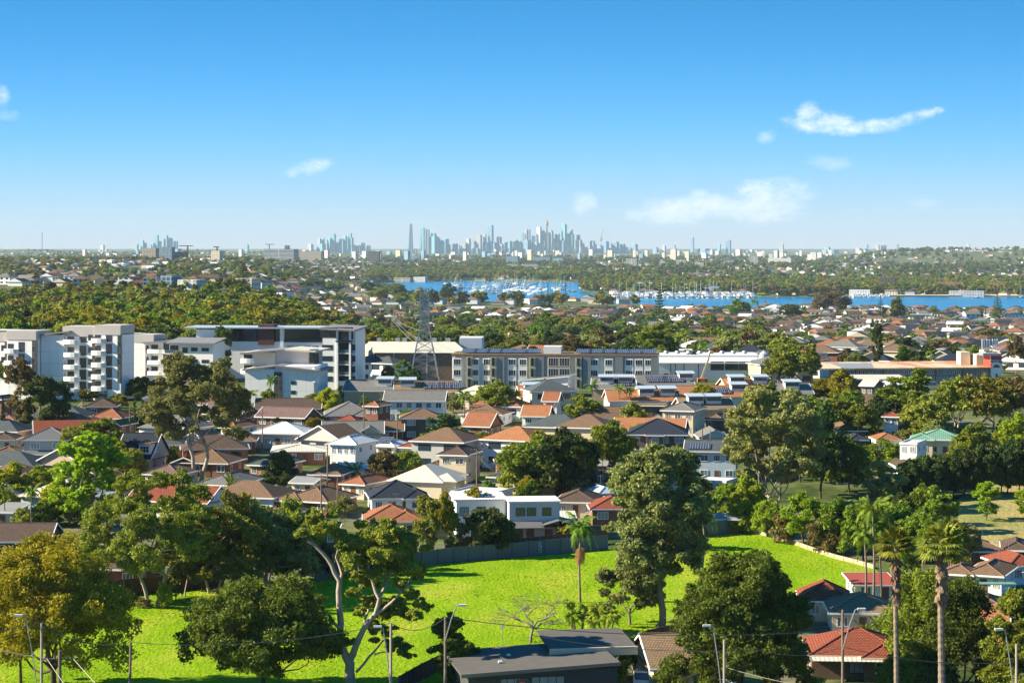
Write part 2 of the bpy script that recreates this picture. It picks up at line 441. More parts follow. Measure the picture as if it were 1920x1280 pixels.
me = bpy.data.meshes.new('ground'); me.from_pydata(verts.tolist(), [], quads.tolist()); me.materials.append(ground_material())
me.polygons.foreach_set('use_smooth', np.ones(len(quads), bool)); me.update()
struct(link('ground', me))

def sheet(name, pts_px, lift, mat, dens=10.0, kind='structure'):
    """a flat-lying sheet that follows the ground, its outline given by ground points."""
    P = [G(*p) for p in pts_px]
    poly = [(p.x, p.y) for p in P]
    x0, x1 = min(p[0] for p in poly), max(p[0] for p in poly); y0, y1 = min(p[1] for p in poly), max(p[1] for p in poly)
    import bmesh
    bm = bmesh.new(); vs = [bm.verts.new((p[0], p[1], 0)) for p in poly]; bm.faces.new(vs)
    yy = y0 + dens
    while yy < y1:
        bmesh.ops.bisect_plane(bm, geom=bm.verts[:] + bm.edges[:] + bm.faces[:], plane_co=(0, yy, 0), plane_no=(0, 1, 0)); yy += dens
    for v in bm.verts: v.co.z = tz(v.co.x, v.co.y) + lift
    bmesh.ops.recalc_face_normals(bm, faces=bm.faces[:])
    for f in bm.faces:
        if f.normal.z < 0: f.normal_flip()
    bmesh.ops.triangulate(bm, faces=bm.faces[:])
    me = bpy.data.meshes.new(name); bm.to_mesh(me); bm.free(); me.materials.append(mat)
    o = link(name, me); o['kind'] = kind; return o

def water_material():
    m, nt = newmat('bay_water')
    p = N(nt, 'ShaderNodeBsdfPrincipled'); o = N(nt, 'ShaderNodeOutputMaterial')
    p.inputs['Base Color'].default_value = (0.008, 0.13, 0.34, 1); p.inputs['Roughness'].default_value = 0.22; p.inputs['IOR'].default_value = 1.33
    nt.links.new(p.outputs[0], o.inputs[0])
    tc = N(nt, 'ShaderNodeTexCoord'); mp = N(nt, 'ShaderNodeMapping'); mp.inputs['Scale'].default_value = (0.10, 0.035, 1)
    nt.links.new(tc.outputs['Object'], mp.inputs['Vector'])
    no = N(nt, 'ShaderNodeTexNoise'); no.inputs['Scale'].default_value = 1.0; no.inputs['Detail'].default_value = 6; no.inputs['Roughness'].default_value = 0.7
    nt.links.new(mp.outputs[0], no.inputs['Vector'])
    mp2 = N(nt, 'ShaderNodeMapping'); mp2.inputs['Scale'].default_value = (0.006, 0.02, 1); nt.links.new(tc.outputs['Object'], mp2.inputs['Vector'])
    n2 = N(nt, 'ShaderNodeTexNoise'); n2.inputs['Detail'].default_value = 4; n2.inputs['Scale'].default_value = 1.0; nt.links.new(mp2.outputs[0], n2.inputs['Vector'])
    r = N(nt, 'ShaderNodeValToRGB'); nt.links.new(n2.outputs['Fac'], r.inputs[0])
    e = r.color_ramp.elements; e[0].position = 0.35; e[0].color = (0.002, 0.13, 0.30, 1); e[1].position = 0.7; e[1].color = (0.006, 0.20, 0.40, 1)
    nt.links.new(r.outputs[0], p.inputs['Base Color'])
    b = N(nt, 'ShaderNodeBump'); b.inputs['Strength'].default_value = 0.6; b.inputs['Distance'].default_value = 1.2
    nt.links.new(no.outputs['Fac'], b.inputs['Height']); nt.links.new(b.outputs[0], p.inputs['Normal'])
    return m
WATER = water_material()
bm_ = MB(); bm_.face([(-420, 2000, ZW), (3500, 1950, ZW), (3500, 5200, ZW), (-600, 5200, ZW)])
struct(bm_.build('bay_water', WATER))
bm_ = MB(); bm_.face([(415, 1925, -24.2), (2500, 1925, -24.2), (2500, 2095, -24.2), (415, 2095, -24.2)])
struct(bm_.build('canal_water', WATER))

def lawn_material(name, a, b, c, dry=0.0):
    m, nt = newmat(name)
    p = N(nt, 'ShaderNodeBsdfPrincipled'); o = N(nt, 'ShaderNodeOutputMaterial'); p.inputs['Roughness'].default_value = 0.9
    p.inputs['Specular IOR Level'].default_value = 0.02
    nt.links.new(p.outputs[0], o.inputs[0])
    tc = N(nt, 'ShaderNodeTexCoord')
    def noise(s, d=5, sc=(1, 1, 1)):
        mp = N(nt, 'ShaderNodeMapping'); mp.inputs['Scale'].default_value = sc; nt.links.new(tc.outputs['Object'], mp.inputs['Vector'])
        n = N(nt, 'ShaderNodeTexNoise'); n.inputs['Scale'].default_value = s; n.inputs['Detail'].default_value = d; n.inputs['Roughness'].default_value = 0.65
        nt.links.new(mp.outputs[0], n.inputs['Vector']); return n.outputs['Fac']
    r = N(nt, 'ShaderNodeValToRGB'); nt.links.new(noise(0.09, 8, (1, 0.5, 1)), r.inputs[0])
    e = r.color_ramp.elements; e[0].position = 0.3; e[0].color = rgb(a); e[1].position = 0.64; e[1].color = rgb(c)
    x = e.new(0.5); x.color = rgb(b)
    r2 = N(nt, 'ShaderNodeValToRGB'); nt.links.new(noise(1.6, 5, (1, 0.5, 1)), r2.inputs[0])
    e = r2.color_ramp.elements; e[0].position = 0.3; e[0].color = (0.72, 0.78, 0.7, 1); e[1].position = 0.65; e[1].color = (1.15, 1.1, 1.1, 1)
    mx = N(nt, 'ShaderNodeMixRGB', blend_type='MULTIPLY'); mx.inputs[0].default_value = 1
    nt.links.new(r.outputs[0], mx.inputs[1]); nt.links.new(r2.outputs[0], mx.inputs[2]); nt.links.new(mx.outputs[0], p.inputs['Base Color'])
    bp = N(nt, 'ShaderNodeBump'); bp.inputs['Strength'].default_value = 0.9; bp.inputs['Distance'].default_value = 0.35
    nt.links.new(noise(2.2, 6, (1, 0.6, 1)), bp.inputs['Height']); nt.links.new(bp.outputs[0], p.inputs['Normal'])
    return m
LAWN = lawn_material('field_grass', (0.13, 0.26, 0.006), (0.21, 0.345, 0.010), (0.31, 0.37, 0.035))
field_pts = [(-260, 1420), (-200, 1120), (100, 1128), (250, 1120), (420, 1100), (600, 1082), (790, 1060), (960, 1048), (1140, 1032), (1345, 1006), (1400, 998), (1440, 1006), (1530, 1033), (1640, 1064), (1670, 1110), (1600, 1150), (1400, 1190), (1250, 1215), (1000, 1230), (900, 1260), (880, 1420)]
lawn = sheet('lawn', field_pts, 0.06, LAWN, dens=8)
DRY = lawn_material('dry_grass', (0.30, 0.22, 0.10), (0.36, 0.30, 0.13), (0.22, 0.24, 0.08))
sheet('dry_paddock', [(1800, 1040), (1795, 940), (1830, 905), (2100, 890), (2300, 1040), (1960, 1060)], 0.07, DRY, dens=8)
ASPH = plain('asphalt', (0.055, 0.055, 0.058), rough=0.9, var=0.2, scale=0.8)
CONC = plain('concrete', (0.34, 0.33, 0.31), rough=0.9, var=0.12, scale=0.7)

# ================================================================== plants
def leaf_cloud(centres, radii, counts, size, seed=0, squash=0.75, outward=0.6, aspect=1.6, shell=0.45, droop=0.0, rand=0.75):
    """many small leaf-sprays filling clumps; returns vertices, faces and a tint per face."""
    g = np.random.default_rng(seed)
    C = np.repeat(np.asarray(centres, float), counts, 0); Rr = np.repeat(np.asarray(radii, float), counts)
    tintc = np.repeat(g.random(len(counts)), counts)
    n = len(C)
    d = g.normal(size=(n, 3)); d /= np.linalg.norm(d, axis=1)[:, None] + 1e-9
    r = shell + (1 - shell) * g.random(n) ** 0.6
    r = r * (1 + 0.45 * (g.random(n) < 0.25) * g.random(n))
    off = d * (Rr * r)[:, None]; off[:, 2] *= squash
    if droop: off[:, 2] -= droop * Rr * (1 - r) * 0.0 + droop * g.random(n) * Rr * 0.5
    P = C + off
    nrm = d * outward + g.normal(size=(n, 3)) * rand + np.array([0, 0, 0.25]); nrm /= np.linalg.norm(nrm, axis=1)[:, None] + 1e-9
    t = np.cross(nrm, g.normal(size=(n, 3))); t /= np.linalg.norm(t, axis=1)[:, None] + 1e-9
    b = np.cross(nrm, t)
    s = size * (0.6 + 0.8 * g.random(n))[:, None]
    a = t * s * aspect * 0.5; c = b * s * 0.5
    V = np.stack([P - a, P - c * 0.9 + a * 0.1, P + a, P + c * 0.9 - a * 0.1], 1).reshape(-1, 3)
    Fc = np.arange(n * 4).reshape(n, 4)
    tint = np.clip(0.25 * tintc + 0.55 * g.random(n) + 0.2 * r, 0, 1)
    return V, Fc, tint
def np_mesh(name, V, Fc, tint, mat, smooth=False):
    me = bpy.data.meshes.new(name)
    nf = len(Fc); k = Fc.shape[1]
    me.vertices.add(len(V)); me.vertices.foreach_set('co', V.astype(np.float32).ravel())
    me.loops.add(nf * k); me.loops.foreach_set('vertex_index', Fc.astype(np.int32).ravel())
    me.polygons.add(nf); me.polygons.foreach_set('loop_start', (np.arange(nf) * k).astype(np.int32)); me.polygons.foreach_set('loop_total', np.full(nf, k, np.int32))
    if tint is not None:
        at = me.attributes.new('tint', 'FLOAT', 'FACE'); at.data.foreach_set('value', tint.astype(np.float32))
    me.update(calc_edges=True)
    if mat: me.materials.append(mat)
    return me
BARK_P = plain('pale_gum_bark', (0.38, 0.32, 0.26), rough=0.85, var=0.35, scale=1.2, bump=0.4, bscale=6)
BARK_G = plain('grey_bark', (0.20, 0.17, 0.14), rough=0.95, var=0.35, scale=1.5, bump=0.6, bscale=8)
BARK_D = plain('dark_bark', (0.09, 0.07, 0.055), rough=0.95, var=0.3, scale=1.5, bump=0.6, bscale=8)
FOL = {
    'olive': foliage('olive_leaves', (0.060, 0.095, 0.014), (0.30, 0.32, 0.050)),
    'green': foliage('green_leaves', (0.035, 0.085, 0.010), (0.22, 0.30, 0.035)),
    'dark': foliage('dark_leaves', (0.022, 0.050, 0.014), (0.095, 0.135, 0.032)),
    'yellow': foliage('yellow_leaves', (0.085, 0.10, 0.010), (0.33, 0.29, 0.025), trans=0.3, hue=0.012),
    'bright': foliage('bright_leaves', (0.09, 0.17, 0.014), (0.34, 0.42, 0.035), trans=0.35),
    'grey': foliage('greyish_leaves', (0.065, 0.10, 0.030), (0.31, 0.34, 0.11)),
    'brown': foliage('brownish_leaves', (0.085, 0.075, 0.026), (0.22, 0.18, 0.065), hue=0.01),
    'deep': foliage('deep_green_leaves', (0.016, 0.042, 0.008), (0.15, 0.20, 0.028), hue=0.006),
    'pine': foliage('pine_needles', (0.026, 0.060, 0.020), (0.095, 0.135, 0.036), trans=0.12),
    'twig': foliage('bare_twigs', (0.17, 0.12, 0.08), (0.36, 0.26, 0.17), trans=0.05),
    'straw': foliage('straw_fronds', (0.36, 0.24, 0.09), (0.62, 0.45, 0.19), trans=0.3),
}
def wob(g, a, b, n=5, amp=0.06):
    """a crooked path between two points."""
    a, b = np.array(a, float), np.array(b, float); L = np.linalg.norm(b - a); pts = []
    o = g.normal(size=3) * amp * L; o2 = g.normal(size=3) * amp * L * 0.5
    for i in range(n + 1):
        t = i / n; pts.append(a + (b - a) * t + o * math.sin(math.pi * t) + o2 * math.sin(2 * math.pi * t))
    return pts
def tree_mesh(key, h, w, base=0.35, clumps=26, cr=0.17, leaves=9000, size=0.32, fol='olive', bark=BARK_G, shape='dome', trunk_r=None, seed=1, limbs=7, multi=1,
              squash=0.7, lean=0.0, depth=None, outward=0.6, fork=None, twigs=False, droop=0.0, shell=0.45):
    """crown mesh and trunk mesh of one tree; h height, w crown width, base = bottom of crown as a share of height."""
    g = np.random.default_rng(seed)
    dp = depth or w
    tr = trunk_r or h * 0.022
    cz0, cz1 = h * base, h
    cen = []; rad = []
    tries = 0
    while len(cen) < clumps and tries < clumps * 60:
        tries += 1
        if shape == 'dome':
            a = g.random() * 2 * math.pi; e = math.asin(min(1, g.random() ** 0.75 * 1.0)); rr = 0.80 + 0.2 * g.random() if g.random() < 0.78 else 0.45
            p = np.array([math.cos(a) * math.cos(e) * w / 2 * rr, math.sin(a) * math.cos(e) * dp / 2 * rr, cz0 + (cz1 - cz0) * (0.08 + 0.86 * math.sin(e) * rr)])
        elif shape == 'ball':
            d = g.normal(size=3); d /= np.linalg.norm(d); rr = 0.85 if g.random() < 0.8 else 0.4
            p = np.array([d[0] * w / 2 * rr, d[1] * dp / 2 * rr, (cz0 + cz1) / 2 + d[2] * (cz1 - cz0) / 2 * rr])
        elif shape == 'open':
            a = g.random() * 2 * math.pi; rr = math.sqrt(g.random()); t = g.random()
            top = 1 - 0.45 * rr ** 2
            p = np.array([math.cos(a) * w / 2 * rr, math.sin(a) * dp / 2 * rr, cz0 + (cz1 - cz0) * (top * (0.04 + 0.94 * t ** 0.75))])
        elif shape == 'tall':
            t = g.random() ** 0.85; a = g.random() * 2 * math.pi
            prof = math.sin(math.pi * min(1, (0.12 + 0.80 * t))) ** 0.6
            rr = (0.75 + 0.25 * g.random()) * prof * (1 if g.random() < 0.75 else 0.4)
            p = np.array([math.cos(a) * w / 2 * rr, math.sin(a) * dp / 2 * rr, cz0 + (cz1 - cz0) * (0.04 + 0.92 * t)])
        elif shape == 'cone':
            t = g.random() ** 1.3; a = g.random() * 2 * math.pi
            rr = (1 - t) * 0.88 + 0.05
            p = np.array([math.cos(a) * w / 2 * rr, math.sin(a) * dp / 2 * rr, cz0 + (cz1 - cz0) * (0.03 + 0.92 * t)])
        r = cr * w * (0.6 + 0.8 * g.random())
        if shape == 'cone': r *= max(0.35, 1 - t * 0.75)
        mind = 0.62 * cr * w if shape in ('open',) else 0.40 * cr * w
        if cen and min(np.linalg.norm(np.array(cen) - p, axis=1)) < mind: continue
        cen.append(p); rad.append(r)
    cen = np.array(cen); rad = np.array(rad)
    cen[:, 0] += lean * (cen[:, 2] / h) ** 2
    # small satellites roughen every clump's outline
    sc = []; sr = []
    for p, r in zip(cen, rad):
        k = 8
        d = g.normal(size=(k, 3)); d /= np.linalg.norm(d, axis=1)[:, None]
        d[:, 2] *= squash
        sc.append(p); sr.append(r * 0.85)
        for q in d: sc.append(p + q * r * (0.75 + 0.35 * g.random())); sr.append(r * (0.22 + 0.34 * g.random()))
    sc = np.array(sc); sr = np.array(sr)
    if key.startswith('t'): leaves = int(leaves * 1.9); size *= 0.72
    wt_ = sr ** 2; cnt = np.maximum(4, (leaves * wt_ / wt_.sum())).astype(int)
    V, Fc, T = leaf_cloud(sc, sr, cnt, size, seed + 5, squash, outward, shell=shell, droop=droop)
    crown = np_mesh(key + '_crown', V, Fc, T, FOL[fol])
    mb = MB()
    fz = h * (fork if fork is not None else base * 0.8)
    stems = []
    for m_ in range(multi):
        a = 2 * math.pi * m_ / max(1, multi) + g.random()
        b0 = np.array([math.cos(a) * tr * 1.2, math.sin(a) * tr * 1.2, -0.5]) if multi > 1 else np.array([0, 0, -0.5])
        top = np.array([lean * (fz / h) ** 2 + math.cos(a) * (w * 0.10 if multi > 1 else 0), math.sin(a) * (w * 0.10 if multi > 1 else 0), fz])
        r0 = tr / math.sqrt(multi); pts = wob(g, b0, top, 4, 0.04)
        mb.tube(pts, [r0 * (1.35 if i == 0 else 1 - 0.06 * i) for i in range(5)], n=8); stems.append((top, r0 * 0.75))
    nl = min(limbs, len(cen)); order = g.permutation(len(cen))[:nl]
    hubs = []
    for j, ci in enumerate(order):
        top, r0 = stems[j % len(stems)]
        tgt = cen[ci] * np.array([0.75, 0.75, 1]) ; tgt[2] = fz + (cen[ci][2] - fz) * 0.8
        pts = wob(g, top, tgt, 5, 0.07)
        rr = [r0 * (0.62 - 0.48 * i / 5) for i in range(6)]
        mb.tube(pts, rr, n=6); hubs.append((pts, rr))
    if len(cen) > 2 and shape not in ('cone',):
        for p in cen:
            pts_, rr_ = min(hubs, key=lambda q: min(np.linalg.norm(np.array(q[0][2:]) - p, axis=1)))
            i = int(np.argmin(np.linalg.norm(np.array(pts_[2:]) - p, axis=1))) + 2
            mb.tube(wob(g, pts_[i], p, 3, 0.1), [rr_[i] * 0.6, rr_[i] * 0.45, rr_[i] * 0.3, 0.02], n=4)
    if shape == 'cone': mb.tube([(0, 0, 0), (lean * 0.5, 0, h * 0.5), (lean, 0, h * 0.96)], [tr, tr * 0.6, 0.04], n=7)
    trunk = mb.mesh(key + '_trunk', bark, smooth=True)
    return crown, trunk
def bare_mesh(key, h, w, seed, bark, r=None, levels=4, up=0.55, trunk=0.25, base_n=4):
    """a leafless tree of forking branches."""
    g = np.random.default_rng(seed); mb = MB(); r = r or h * 0.025
    def grow(p, d, L, rad, lev):
        q = p + d * L; mb.tube(wob(g, p, q, 3, 0.09), [rad, rad * 0.85, rad * 0.75, rad * 0.62], n=5 if lev < 3 else 3)
        if lev >= levels: return
        for k in range(base_n if lev == 0 else 3 if g.random() < 0.55 else 2):
            nd = d + g.normal(size=3) * 0.62; nd[2] = nd[2] * 0.8 + up * 0.4
            nd[0] *= w / h * 1.2; nd /= np.linalg.norm(nd)
            grow(q, nd, L * (0.62 + 0.22 * g.random()), rad * 0.6, lev + 1)
    grow(np.array([0, 0, -0.4]), np.array([0, 0, 1.0]), h * trunk, r, 0)
    return mb.mesh(key, bark, smooth=True)
def norfolk_mesh(key, h, w, seed, fol='pine', n_whorl=15, leaves=7000, size=0.35):
    """layered conifer: whorls of level branches with upturned tips."""
    g = np.random.default_rng(seed); P = []; mb = MB()
    mb.tube([(0, 0, -0.5), (0, 0, h * 0.5), (0, 0, h)], [h * 0.018, h * 0.012, 0.04], n=7)
    for i in range(n_whorl):
        t = i / (n_whorl - 1); z = h * (0.12 + 0.84 * t); L = w / 2 * (1 - t) ** 0.8 * (0.85 + 0.3 * g.random()) + 0.25
        nb = 7
        for k in range(nb):
            a = 2 * math.pi * (k + g.random() * 0.4) / nb + i
            m = max(3, int(leaves / n_whorl / nb * (L / (w / 3))))
            s = g.random(m) ** 0.7
            x = np.cos(a) * L * s + g.normal(size=m) * 0.10 * L; y = np.sin(a) * L * s + g.normal(size=m) * 0.10 * L
            zz = z - 0.10 * L * s + 0.22 * L * s ** 3 + g.normal(size=m) * 0.03 * L
            P.append(np.stack([x, y, zz], 1))
            mb.tube([(0, 0, z), (math.cos(a) * L * 0.9, math.sin(a) * L * 0.9, z + 0.05 * L)], [h * 0.005, 0.02], n=3)
    P = np.concatenate(P); n = len(P)
    V, Fc, T = leaf_cloud(P, np.full(n, size * 0.3), np.ones(n, int), size, seed, 0.5, 0.1, aspect=2.2)
    return np_mesh(key + '_crown', V, Fc, T, FOL[fol]), mb.mesh(key + '_trunk', BARK_D, smooth=True)
def frond_verts(g, o, az, L, rise, drop, wd, nseg=9, pairs=16, vee=0.5, leaf_w=0.10, fan=False):
    """leaflets along one arching feather frond."""
    V = []; ax = np.array([math.cos(az), math.sin(az), 0.0]); side = np.array([-math.sin(az), math.cos(az), 0.0])
    def pos(s): return o + ax * L * (s - 0.25 * drop * s * s) + np.array([0, 0, L * (rise * s - drop * s * s)])
    for i in range(pairs):
        s = 0.12 + 0.88 * i / (pairs - 1); p = pos(s); t = pos(min(1.02, s + 0.03)) - pos(s - 0.03); t /= np.linalg.norm(t) + 1e-9
        ll = wd * math.sin(math.pi * min(0.97, 0.12 + 0.82 * s)) * (0.85 + 0.3 * g.random())
        for sg in (-1, 1):
            dirn = side * sg * 0.85 + t * 0.55 + np.array([0, 0, -vee * (0.6 + 0.6 * g.random())]); dirn /= np.linalg.norm(dirn)
            q = p + dirn * ll; w_ = t * leaf_w * (1 + g.random() * 0.5)
            V += [p - w_, p + w_, q + w_ * 0.25, q - w_ * 0.25]
    for i in range(nseg):
        p, q = pos(i / nseg), pos((i + 1) / nseg); V += [p - side * 0.05, p + side * 0.05, q + side * 0.03, q - side * 0.03]
    return V
def feather_palm(key, h, fr=3.2, nf=16, seed=1, trunk_r=0.17, fol='green', pairs=16, skirt=None, bark=BARK_G, upright=0.35, wd=0.75, lean=0.0):
    g = np.random.default_rng(seed); V = []; o = np.array([lean, 0, h])
    for k in range(nf):
        az = 2 * math.pi * k / nf * 2.4 + g.random() * 0.5; t = k / nf
        rise = 1.15 - 1.25 * t + upright * g.random(); drop = 0.55 + 0.55 * t + 0.25 * g.random()
        V += frond_verts(g, o, az, fr * (0.85 + 0.3 * g.random()), rise, drop, wd, pairs=pairs)
    V = np.array(V); n = len(V) // 4
    crown = np_mesh(key + '_crown', V, np.arange(n * 4).reshape(n, 4), g.random(n), FOL[fol])
    mb = MB(); mb.tube(wob(g, (0, 0, -0.5), (lean, 0, h * 0.86), 6, 0.012), [trunk_r * 1.3] + [trunk_r * (1 - 0.06 * i) for i in range(6)], n=8)
    trunk = mb.mesh(key + '_trunk', bark, smooth=True)
    mb = MB(); mb.tube([(lean, 0, h * 0.855), (lean, 0, h * 0.93), (lean, 0, h * 1.0)], [trunk_r * 0.85, trunk_r * 0.95, trunk_r * 0.35], n=8)
    shaft = mb.mesh(key + '_crownshaft', plain('green_shaft', (0.12, 0.18, 0.05), rough=0.5), smooth=True)
    sk = None
    if skirt:
        z0, L, rw = skirt; W = []
        for k in range(420):
            az = g.random() * 2 * math.pi; p = np.array([lean, 0, z0 + 0.5 * g.random()]) + np.array([math.cos(az), math.sin(az), 0]) * 0.12
            q = p + np.array([math.cos(az) * rw * g.uniform(0.15, 0.9), math.sin(az) * rw * g.uniform(0.15, 0.9), 0.15 - 0.5 * g.random()])
            e = q + np.array([math.cos(az) * 0.15, math.sin(az) * 0.1, -L * g.uniform(0.35, 1.15)]); s = np.array([-math.sin(az), math.cos(az), 0]) * 0.02
            W += [p - s, p + s, q + s, q - s, q - s, q + s, e + s * 0.5, e - s * 0.5]
        W = np.array(W); n = len(W) // 4
        sk = np_mesh(key + '_seed', W, np.arange(n * 4).reshape(n, 4), g.random(n), FOL['straw'])
    return crown, trunk, shaft, sk
def fan_palm(key, h, cr=1.9, nf=46, seed=1, trunk_r=0.32, skirt=3.2):
    """cotton palm: fan leaves on stalks over a shaggy skirt of dead ones."""
    g = np.random.default_rng(seed)
    def fans(n, lo, hi, L, dead):
        V = []
        for k in range(n):
            az = g.random() * 2 * math.pi; el = lo + (hi - lo) * g.random()
            d = np.array([math.cos(az) * math.cos(el), math.sin(az) * math.cos(el), math.sin(el)])
            z = h - (g.random() * skirt * 0.9 if dead else g.random() * 0.5)
            p = np.array([0, 0, z]) + d * trunk_r * 0.6; q = p + d * L * (0.5 + 0.2 * g.random()); s = np.cross(d, [0, 0, 1.0]); s /= np.linalg.norm(s) + 1e-9; u = np.cross(s, d)
            V += [p - s * 0.03, p + s * 0.03, q + s * 0.03, q - s * 0.03]
            nl = 13; R_ = L * (0.62 + 0.2 * g.random())
            for i in range(nl):
                b = (i / (nl - 1) - 0.5) * (2.6 if not dead else 1.6)
                dr = d * math.cos(b) + s * math.sin(b); tip = q + dr * R_ * (0.8 + 0.2 * math.cos(b)) + np.array([0, 0, -0.35 * R_ * (0.3 + abs(b) * 0.5 + 0.5 * g.random())])
                wv = np.cross(dr, u) * 0.10 * R_
                mid = q + dr * R_ * 0.45
                V += [q, mid - wv, tip, mid + wv]
        return np.array(V)
    V = fans(nf, -0.35, 1.4, cr, False); n = len(V) // 4
    crown = np_mesh(key + '_crown', V, np.arange(n * 4).reshape(n, 4), g.random(n), FOL['olive'])
    S = []
    V = fans(90, -1.5, -1.05, cr * 0.5, True); n = len(V) // 4
    sk = np_mesh(key + '_skirt', V, np.arange(n * 4).reshape(n, 4), g.random(n), FOL['twig'])
    mb = MB(); zz = np.linspace(-0.5, h - 0.2, 60); rr = [trunk_r * (1.25 - 0.45 * i / 59) * (1 + 0.13 * (i % 2)) for i in range(60)]
    mb.tube([(0.05 * math.sin(z * 0.3), 0, z) for z in zz], rr, n=9)
    return crown, mb.mesh(key + '_trunk', plain('palm_trunk', (0.24, 0.19, 0.15), rough=0.95, var=0.4, scale=3, bump=0.8, bscale=10), smooth=False), sk
PROTO = {}
def plant(name, kind, key_parts, loc, label, cat='tree', rz=0.0, s=1.0, sz=None, group=None, look=None, fol=None):
    """one plant as a thing; key_parts = list of (part name, mesh)."""
    t = thing(name, label, cat, loc, rz, group, look); t.scale = (s, s, sz or s)
    for pn, me in key_parts:
        if me is None: continue
        o = link(pn, me, t)
        if fol and pn == 'crown': set_mats(o, [FOL[fol]])
    return t
def at_tree(px, row, top, **kw):
    """base point and height in metres of a tree whose foot is at (px,row) and whose top reaches row top."""
    p = G(px, row); k = F / p.y; return p, (row - top) / k, k
def big(px, row, top, wpx, label, name='gum_tree', fol='olive', bark=BARK_P, dxp=0, cat='tree', group=None, **kw):
    p, h, k = at_tree(px, row, top)
    w = wpx / k; kw.setdefault('lean', dxp / k)
    cr, tr = tree_mesh('t%d' % px, h, w, fol=fol, bark=bark, **kw)
    return plant(name, '', [('crown', cr), ('trunk', tr)], p, label, cat, group=group)
big(285, 1136, 872, 250, 'tall spreading gum with forked cream trunk at the field edge beside the brown fence', base=0.24, clumps=110, cr=0.068, leaves=34000, size=0.32, shape='open', limbs=14, seed=11, fork=0.2, fol='olive', multi=2)
big(398, 1112, 925, 200, 'leaning olive gum with low side branches behind the dark glossy round tree', base=0.2, clumps=80, cr=0.075, leaves=20000, size=0.34, shape='open', limbs=10, seed=12, dxp=18, fork=0.2, fol='olive', multi=2)
big(500, 1100, 925, 190, 'olive gum crowding the dark fence left of the tall twin-trunked gum', base=0.15, clumps=80, cr=0.075, leaves=20000, size=0.34, shape='open', limbs=10, seed=13, fol='grey', fork=0.2)
big(492, 1300, 1082, 285, 'dark glossy round tree with low skirts on the bright lawn', name='broadleaf_tree', base=0.22, clumps=80, cr=0.10, leaves=42000, size=0.30, shape='dome', limbs=9, seed=14, fol='deep', bark=BARK_D, fork=0.16)
big(100, 1300, 1000, 300, 'broad yellow-topped tree with bare lower twigs at the bottom left corner', name='broadleaf_tree', base=0.18, clumps=89, cr=0.10, leaves=42000, size=0.28, shape='dome', limbs=12, seed=15, fol='yellow', bark=BARK_D, fork=0.15)
big(38, 1285, 1130, 100, 'small dark tree with slim trunk under the broad yellow-topped tree', name='broadleaf_tree', base=0.35, clumps=23, cr=0.14, leaves=8000, size=0.28, shape='open', limbs=6, seed=16, fol='olive', bark=BARK_D)
big(851, 1285, 1156, 92, 'square clipped ivy-green bush column beside the street lamp on the lawn', name='bush', base=0.0, clumps=34, cr=0.16, leaves=16000, size=0.24, shape='ball', limbs=4, seed=17, fol='deep', bark=BARK_D, cat='bush')
big(1235, 1176, 838, 190, 'very tall broad gum with grey-green drooping crown in the middle of the field', name='gum_tree', base=0.26, clumps=120, cr=0.088, leaves=42000, size=0.36, shape='tall', limbs=12, seed=18, fol='grey', bark=BARK_G, fork=0.25, droop=0.4)
big(1180, 1172, 1038, 110, 'low grey-green side tree leaning left under the very tall gum', name='gum_tree', base=0.25, clumps=31, cr=0.15, leaves=14000, size=0.30, shape='open', limbs=6, seed=19, fol='grey', bark=BARK_G, fork=0.15)
big(1388, 1318, 1024, 275, 'huge dense round dark tree in front of the brown tiled house', name='broadleaf_tree', base=0.03, clumps=150, cr=0.085, leaves=80000, size=0.27, shape='dome', limbs=8, seed=20, fol='deep', bark=BARK_D, fork=0.12, squash=0.75)
big(1905, 1330, 1095, 130, 'leafy green tree cut by the right edge beside the street lamp', name='broadleaf_tree', base=0.15, clumps=49, cr=0.13, leaves=24000, size=0.28, shape='dome', limbs=8, seed=21, fol='green', bark=BARK_D)
